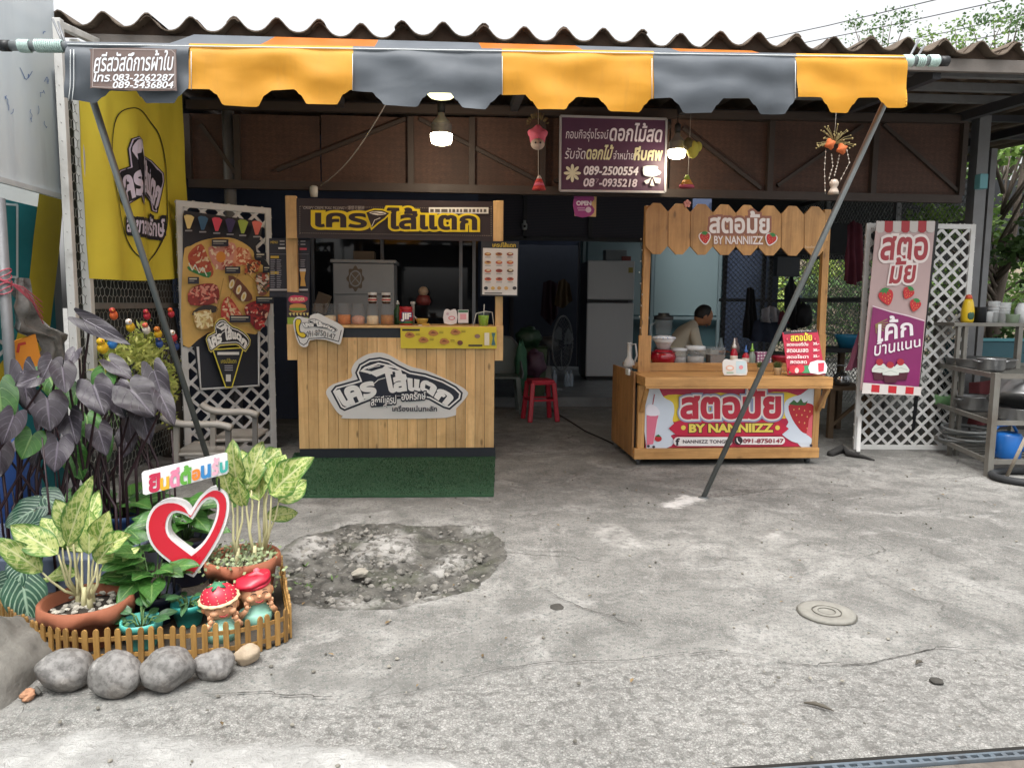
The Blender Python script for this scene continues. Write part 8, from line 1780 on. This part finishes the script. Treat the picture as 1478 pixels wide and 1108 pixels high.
# round stones in front
st_m = NT('river_stone'); n = st_m; v = n.co(); f = n.noise(v, 9, 7, .65); g_ = n.noise(v, 60, 4, .6); h_ = n.noise(v, 4, 4, .6)
c_ = n.mix(n.ramp(f, [(.35, 0), (.65, 1)]), (.14, .134, .127), (.25, .238, .225)); c_ = n.mix(n.ramp(g_, [(.42, .6), (.55, 0)]), c_, (.07, .064, .06)); c_ = n.mix(n.ramp(h_, [(.55, 0), (.7, .6)]), c_, (.2, .165, .13)); c_ = n.mix(n.ramp(n.noise(v, 16, 6, .7), [(.6, 0), (.68, .7)]), c_, (.36, .34, .32)); n.bump(n.math('ADD', f, n.math('MULTIPLY', g_, .4)), .35, .006); rs_ = n.n('VectorMath', operation='SCALE'); n.l(c_, rs_.inputs[0]); n.l(n.math('ADD', n.math('MULTIPLY', n.attr('rnd'), .7), .75), rs_.inputs['Scale']); n.fin(rs_.outputs[0], .55)
for i, (px, py, rx, ry, lab, rot) in enumerate(((88, 999, 38, 29, 'grey round stone, first from the left below the picket fence', .2), (160, 1008, 38, 33, 'grey egg shaped stone, second from the left and lowest', -.3), (236, 1000, 39, 33, 'grey blunt triangular stone in the middle of the row', .5), (304, 984, 31, 22, 'speckled grey stone, fourth in the row', .1), (353, 964, 21, 16, 'small pale tan stone at the right end of the row', .35))):
    q = G(px, py); s_ = (q - CAM_C).length / F_PX; a_, h = rx * s_ * .84, ry * s_ * .8; b = MB(st_m.m if i < 4 else mat('tan_stone', '#a3927c', .7, var=.3, scale=14, bump=.5, stain='#7a6c5c')); sd = i * 7.3
    tri = (lambda d: 1 - .16 * max(0, d.z) * abs(d.x)) if i == 2 else (lambda d: 1.)
    b.ball((q.x, q.y + .04, h * .92), (a_, a_ * .85, h), None, 34, 22, Matrix.Rotation(rot, 3, 'Z') @ Matrix.Rotation(-.12 if i == 4 else .05, 3, 'Y'), f=lambda d: tri(d) * (1 + .2 * noise.noise(d * 1.25 + Vector((sd, 0, 0))) + .02 * noise.noise(d * 5 + Vector((sd, 3, 0))))); b.build('stone', label=lab, cat='stone', group='round stones along the picket fence')
q = G(2, 1000); b = MB(MATS['cement_mound'] if 'cement_mound' in MATS else mat('cement_mound', '#6b6862', .9, var=.5, scale=14, bump=.9, bscale=60, stain='#5d5a54', stain_amt=.5)); b.ball((q.x - .13, q.y + .07, -.03), (.2, .34, .2), None, 60, 40, f=lambda d: 1 + .22 * noise.noise(d * 1.6 + Vector((1, 0, 0))) + .06 * noise.noise(d * 4) + .015 * noise.noise(d * 14)); b.build('boulder', label='big smooth grey boulder cut off by the left edge of the photo', cat='stone')
b = MB(mat('brick_chip', '#a3785c', .9, var=.3, scale=40, bump=.6)); lump(b, G(40, 1002, .015), .03, 3, flat=.6, nu=10, nv=7); b.build('brick_chip', label='small orange brick chip between the boulder and the first stone', cat='brick'); b = MB(stone_m); b.tube([G(47, 1000, .01), G(52, 995, .02), G(58, 1000, .012)], [.008, .012, .006], 7); b.build('twig_knot', label='small dark knotted twig beside the orange brick chip', cat='twig')

# heart sign
YH = 2.9
ph_ = Pl(P(270, 770, YH), (1, .12, 0), (0, .05, 1)); th_ = thing('heart_sign', G(272, 930), 'red and white heart sign with a Thai welcome board on thin black rods', 'sign'); fh = lambda x, y: (x / 3.211, 560 + y / 3.211); H_ = lambda l: [ph_.uv(*fh(*p)) for p in l]
outer = smooth_open([(882, 572), (862, 542), (820, 521), (768, 520), (718, 543), (687, 590), (677, 645), (690, 705), (728, 760), (800, 818), (862, 860), (898, 876)])[:-1] + smooth_open([(898, 876), (930, 835), (975, 770), (1024, 685), (1054, 605), (1063, 535), (1050, 488), (1018, 463), (976, 464), (932, 496), (904, 535), (882, 572)])[:-1]
inner = smooth_open([(892, 608), (868, 592), (838, 579), (806, 578), (784, 604), (777, 650), (794, 688), (836, 724), (888, 763)], 18)[:-1] + smooth_open([(888, 763), (925, 732), (964, 680), (995, 612), (1006, 560), (1000, 524), (974, 512), (942, 530), (914, 570), (892, 608)], 18)[:-1]
wht = mat('sign_white', '#dcdcdc', .35, var=.03); b = MB(wht); O_, I_ = H_(outer), H_(inner)
if area2(O_) * area2(I_) > 0: I_ = I_[::-1]
b.slab([O_, I_], ph_, -.055, .0); b.build('heart_body', th_)
red_face = [o for o in offset2([outer], -13)[0]]; hole = [o for o in offset2([inner], 11)[0]]
R6, R7 = H_(red_face), H_(hole)
if area2(R6) * area2(R7) > 0: R7 = R7[::-1]
b = MB(mat('heart_red', '#c4182e', .3, var=.04, coat=.2)); b.slab([R6, R7], ph_, .0015, .004); b.build('heart_face', th_)
pw_ = Pl(P(265, 683, YH - .01), (1, .12, 0), (0, .05, 1)); b = MB(wht); b.slab([pxloop(pw_, [(205, 683), (207, 680), (325, 653), (328, 655), (330, 680), (328, 683), (211, 713.5), (207, 712)])], pw_, -.008, .006); b.build('welcome_board', th_)
pr = Print(pw_, .007)
for ch, x0_, x1_, y0_, y1_, c in (('ยิ', 217, 231, 684, 708, '#b8284a'), ('น', 233, 244, 689, 705, '#d8a42a'), ('ดี', 247, 259, 676, 701, '#d07a96'), ('ต้', 262, 276, 672, 697, '#5a9a3a'), ('อ', 279, 289, 677, 691, '#e07a2a'), ('น', 292, 304, 671, 688, '#2f78b0'), ('รั', 308, 317, 660, 683, '#d8a0b0'), ('บ', 319, 329, 666, 680, '#3a9a90')): pr.text(ch, [(x0_, y0_ + 1.5), (x1_, y0_ - 1.5)], [(x0_, y1_ + 1.5), (x1_, y1_ - 1.5)], c, bold=.045)
pr.build('lettering', th_)
rod = mat('rod_black', '#17181b', .5)
for px in (247, 300): a = ph_.pt(px, 812, -.03); tp_ = pw_.pt(px - 17 if px < 260 else px + 15, 690, -.012); b = MB(rod); b.tube([(a.x, a.y, 0), a + Vector((0, 0, .02))], .005, 8); b.tube([tp_, tp_ - Vector((0, 0, .05))], .004, 8); b.build('rod', th_)

# two painted child figures
skin_p = mat('painted_skin', '#d6a07a', .45, var=.14, scale=10, stain='#b86a48', stain_amt=.35); cap_r = mat('cap_red', '#b01f35', .35, var=.1); mint_p = mat('paint_mint', '#86b8a6', .45); ear_m = mat('painted_ear', '#cc8c62', .45); ink_b = mat('brush_dark', '#3a221c', .5)
def figure(px, py, Y, R, lab, hat):
    c = P(px, py, Y); t = thing('garden_figurine', (c.x, Y, 0), lab, 'garden figure'); yaw = Matrix.Rotation(R_(28), 3, 'Z'); T_ = lambda x, y, z: c + yaw @ Vector((x * R, y * R, z * R))
    b = MB(mint_p); b.lathe([(R * .9, -c.z + .005), (R * 1.05, -c.z + R), (R * .9, -R * 1.3), (R * .55, -R * .75), (R * .3, -R * .6)], c, 22); b.build('body', t)
    b = MB(skin_p); b.ball(c, (R, R * .95, R * .9), None, 26, 18, yaw, f=lambda d: 1 + .06 * max(0, -d.z) * (abs(d.x) > .3) + .03 * max(0, -d.y) * max(0, -d.z)); b.ball(T_(0, -.97, -.06), (R * .12, R * .12, R * .1), None, 10, 8)
    for s_ in (-1, 1): b.ball(T_(s_ * .52, -.74, -.22), (R * .28, R * .24, R * .24), None, 12, 9)
    b.build('head', t)
    for s_ in (-1, 1): b = MB(ear_m); b.ball(T_(s_ * 1.0, .02, -.1), (R * .14, R * .2, R * .28), None, 12, 9, yaw); b.build('ear', t)
    b = MB(ink_b)
    for s_ in (-1, 1): b.tube([T_(s_ * .36 + .17 * math.cos(a), -.915 - .02, .06 + .12 * math.sin(a)) for a in np.linspace(.15, math.pi - .15, 7)], R * .03, 5); b.tube([T_(s_ * .36 + .16 * math.cos(a), -.88, .26 + .07 * math.sin(a)) for a in np.linspace(.5, math.pi - .5, 5)], R * .022, 5)
    b.build('closed_eyes', t)
    b = MB(mat('lip_red', '#a83a3a', .4)); b.tube([T_(.26 * math.cos(a), -.93 - .03 * math.sin(-a), -.3 + .14 * math.sin(a)) for a in np.linspace(math.pi + .2, 2 * math.pi - .2, 7)], [R * .02, R * .04, R * .05, R * .055, R * .05, R * .04, R * .02], 6); b.build('mouth', t)
    for s_ in (-1, 1):
        b = MB(skin_p); w = T_(s_ * .75, -.75, -.85); b.tube([T_(s_ * .95, .1, -1.5), T_(s_ * 1.05, -.5, -1.3), w], [R * .22, R * .2, R * .15], 10); b.ball(w + yaw @ Vector((0, 0, .12 * R)), (R * .17, R * .13, R * .2), None, 10, 8)
        for k in range(4): p0 = w + yaw @ Vector(((k - 1.5) * .085 * R, -.02 * R, .26 * R)); b.tube([p0, p0 + yaw @ Vector((0, .02 * R, (.15 + .03 * (k in (1, 2))) * R)), p0 + yaw @ Vector((0, .07 * R, (.24 + .04 * (k in (1, 2))) * R))], [R * .05, R * .046, R * .03], 6)
        p0 = w + yaw @ Vector((-s_ * .15 * R, -.03 * R, .08 * R)); b.tube([p0, p0 + yaw @ Vector((-s_ * .1 * R, 0, .1 * R))], [R * .055, R * .035], 6); b.build('arm', t)
    tilt = yaw @ Matrix.Rotation(R_(-8), 3, 'Y') @ Matrix.Rotation(R_(6), 3, 'X')
    if hat == 'berry':
        b = MB(mat('berry_red', '#bf2a3e', .4, var=.12)); o_ = T_(-.05, .1, .44); b.lathe([(R * 1.12, 0), (R * 1.1, R * .1), (R * .98, R * .42), (R * .72, R * .7), (R * .35, R * .89), (0, R * .95)], o_, 26, rot=tilt); b.build('hat', t)
        b = MB(mat('seed_cream', '#e0c8a8', .5))
        for i, (rr_, z) in enumerate(((1.09, .18), (1.03, .34), (.9, .52), (.7, .71))):
            for k in range(14 - 2 * i): a = 2 * math.pi * (k + .5 * (i % 2)) / (14 - 2 * i); b.ball(o_ + tilt @ Vector((R * rr_ * math.cos(a), R * rr_ * math.sin(a), R * z)), R * .035, nu=6, nv=4)
        b.build('seeds', t)
        b = MB(mat('brim_cream', '#d8b890', .5)); b.lathe([(R * 1.0, -R * .02), (R * 1.25, -R * .1), (R * 1.24, R * .0), (R * 1.1, R * .08)], o_, 40, rot=tilt, wob=lambda a, i: 1 + .035 * math.sin(14 * a)); b.build('hat_brim', t)
        b = MB(mat('calyx_green', '#3a7a58', .5)); b.lathe([(R * .5, R * .83), (R * .3, R * .93), (0, R * 1.0)], o_, 20, rot=tilt, wob=lambda a, i: 1 + (.45 * math.sin(5 * a) if i == 0 else 0)); b.build('calyx', t)
    else:
        b = MB(cap_r); o_ = T_(-.05, .1, .5); b.ball(o_ + tilt @ Vector((-.1 * R, 0, .28 * R)), (R * 1.2, R * 1.05, R * .4), None, 24, 14, tilt @ Matrix.Rotation(R_(-6), 3, 'Y'), f=lambda d: 1 + .1 * noise.noise(d * 2)); b.lathe([(R * .98, -R * .08), (R * 1.04, 0), (R * 1.02, R * .14)], o_, 24, rot=tilt); b.build('hat', t)
        b = MB(mat('pompom', '#d8606a', .6)); b.ball(o_ + tilt @ Vector((.25 * R, 0, .75 * R)), R * .22, None, 10, 8); b.tube([o_ + tilt @ Vector((.6 * R, -.5 * R, .5 * R)), o_ + tilt @ Vector((.2 * R, -.3 * R, .75 * R)), o_ + tilt @ Vector((-.3 * R, -.2 * R, .7 * R))], [R * .1, R * .16, R * .08], 8); b.build('hat_bow', t)
figure(318, 872, 2.71, .059, 'painted child figure with a strawberry hat resting its chin on its hands', 'berry')
figure(369, 852, 2.84, .06, 'painted child figure with a red beret behind the strawberry hatted one', 'beret')

# ------------------------------------------------------------------ trees and wires beyond
lm1, lm2, lm3 = leaf_mat('tree_leaf_mid', '#4d6f30', '#8fae58'), leaf_mat('tree_leaf_dark', '#35502a', '#64864a'), leaf_mat('tree_leaf_light', '#76953c', '#c0d070')
bark = mat('tree_trunk', '#5a5048', .9, var=.4, bump=.6)
def tree(loc, h, r, n, m, lab, seed, size=.12, name='tree', clumps=26, group='trees beyond the side fence'):
    rr = random.Random(seed); loc = Vector(loc); t = thing(name, loc, lab, 'tree', group); b = MB(bark); top = loc + Vector((.2 * r, 0, h * .85))
    b.tube([loc, loc + Vector((.05, .05, h * .35)), loc + (top - loc) * .7, top], [.09 + .01 * h, .08, .05, .02], 9); cs = []
    for k in range(clumps):
        a = rr.uniform(0, 6.28); z = rr.uniform(.3, 1.); q = math.sqrt(rr.random()) * r * math.sin(math.pi * min(.95, z * .85)); c = loc + Vector((math.cos(a) * q, math.sin(a) * q, h * z)); cs.append((c, rr.uniform(.25, .5) * r * .6))
        s = loc + Vector((0, 0, h * max(.2, z - .25))); b.tube([s, (s + c) / 2 + Vector((0, 0, .1)), c], [.025, .016, .006], 5)
    b.build('trunk', t); f = MB(m)
    for k in range(n):
        c, R = rr.choice(cs); d = Vector((rr.gauss(0, 1), rr.gauss(0, 1), rr.gauss(0, .8))).normalized() * R * rr.random() ** .4; p = c + d; u = Vector((rr.gauss(0, 1), rr.gauss(0, 1), rr.gauss(-.4, .6))).normalized(); v = u.orthogonal().normalized(); v = Matrix.Rotation(rr.uniform(0, 6), 3, u) @ v; L = size * rr.uniform(.6, 1.3); w = L * .28
        f.add([p, p + u * L * .5 + v * w, p + u * L, p + u * L * .5 - v * w], [(0, 1, 2, 3)])
    f.build('crown', t)
tree((7.3, 9.4, 0), 3.9, 1.3, 3000, lm1, 'bushy mid green tree close behind the side fence', 1)
tree((8.6, 11.4, 0), 4.6, 1.5, 3400, lm1, 'dark green tree farther along behind the side fence', 2)
tree((6.6, 15.2, 0), 3.6, 1.6, 4200, lm3, 'light green shrubby tree seen through the back chain link', 3)
tree((5.0, 15.4, 0), 3.4, 1.3, 4000, lm3, 'yellow green bush seen between the posts behind the strawberry stall', 4)
tree((9.4, 14.2, 0), 4.4, 1.6, 4000, lm1, 'broad mid green tree behind the back corner of the yard', 5)
tree((6.3, 7.2, 0), 2.4, .8, 2200, lm2, 'low dark shrub beside the rack behind the side fence', 8, .1, clumps=16)
for i, (px, py, Y, h, n, lab) in enumerate(((1272, 36, 17, 9.2, 900, 'feathery grey green treetop over the roof behind the pipe end'), (1393, 45, 15, 8.4, 700, 'small yellow green treetop over the roof, left of the tall spray'), (1450, 22, 15, 8.9, 1000, 'tall feathery treetop spray over the right end of the roof'))):
    q = P(px, py, Y); tree((q.x, Y, 0), q.z + .15, 1.4, n * 5, (lm2, lm1, lm2)[i], lab, 20 + i, .085, clumps=80, group='treetops over the roof')
# pale house and dry stuff far beyond so that the yard is closed
hz = thing('neighbour_house', (9, 18, 0), 'pale neighbouring house wall showing through the leaves beyond the side fence', 'house'); MB(mat('house_pale', '#b8aa96', .8, var=.15)).box((3.5, 18, 0), (16, 24, 3.6)).build('wall', hz); b = MB(mat('house_roof', '#7a5a4a', .8)); b.add([(3.2, 17.6, 3.6), (16.3, 17.6, 3.6), (16.3, 21, 4.6), (3.2, 21, 4.6), (3.2, 24.4, 3.6), (16.3, 24.4, 3.6)], [(0, 1, 2, 3), (3, 2, 5, 4)]); b.build('roof', hz); MB(mat('pane_dark', '#3a4650', .2)).box((8, 17.97, 1), (9.4, 17.99, 2.2)).build('window', hz)
hg = MB(lm2); rr = random.Random(9)
for k in range(5200): p = Vector((rr.uniform(4.6, 15), 16.6 + rr.uniform(-.5, .5), rr.random() ** .7 * 2.0)); u = Vector((rr.gauss(0, 1), rr.gauss(0, 1), rr.gauss(0, .6))).normalized(); v = u.orthogonal().normalized(); L = .16; hg.add([p, p + u * L * .5 + v * .05, p + u * L, p + u * L * .5 - v * .05], [(0, 1, 2, 3)])
hg.build('undergrowth', kind='stuff')
wire = mat('power_wire', '#33353a', .5)
for i, (a, c) in enumerate((((1088, 60), (1350, 0)), ((1130, 68), (1452, 0)), ((1290, 62), (1490, 18)), ((1350, 66), (1490, 40)), ((1420, 66), (1490, 55)))):
    A, B = P(*a, 24), P(*c, 16); d = (B - A); b = MB(wire); b.tube([A - d * .8 + Vector((0, 0, 0)), A, A + d * .5 + Vector((0, 0, -.03)), B, B + d * 1.5], .012, 5); b.build('power_line', label=('long thin power line crossing the white sky, highest of the five', 'thin power line just under the highest one', 'thin power line in the middle of the five over the treetops', 'thin power line second from the lowest over the roof', 'lowest thin power line touching the right end of the roof')[i], cat='power line', group='power lines over the roof')
b = MB(mat('blue_box', '#4a7a80', .5)); q = P(1418, 262, 5.9); b.box((q.x - .035, 5.88, q.z - .06), (q.x + .035, 5.95, q.z + .06)); b.build('meter_box', label='small blue grey box fixed on the corner column', cat='box', bevel=.005)

# ------------------------------------------------------------------ details that belong to a part hang under that part
UNDER = {'print': ('emblem_plate', 'front_panel', 'board', 'sheet', 'cloth', 'plate', 'card', 'frame'), 'lettering': ('header_board', 'header_batten', 'welcome_board', 'board', 'body'), 'mark': ('board',), 'scribble': ('sheet',),
         'beak': ('head',), 'eyes': ('head', 'face'), 'closed_eyes': ('head',), 'mouth': ('head',), 'ear': ('head',), 'hat_brim': ('hat',), 'seeds': ('hat',), 'calyx': ('hat',), 'hat_bow': ('hat',), 'hair': ('head',), 'label_band': ('label',),
         'energy_label': ('freezer_door',), 'handle_recess': ('fridge_door',), 'medallion': ('body',), 'rim': ('backrest', 'body'), 'painting': ('wall_face',), 'pole_foot': ('support_pole',), 'rope': ('front_pipe',), 'pipe_cap': ('front_pipe',), 'heart_face': ('heart_body',), 'socket': ('side_board',), 'lens': ('housing',), 'pebbles': ('soil',)}
for root in [o for o in COL.objects if o.parent is None and o.children]:
    kids = list(root.children); base = lambda o: o.name.split('.')[0]
    for k in kids:
        for target in UNDER.get(base(k), ()):
            c = [q for q in kids if base(q) == target and q.parent is root]
            if c: k.parent = c[0]; break
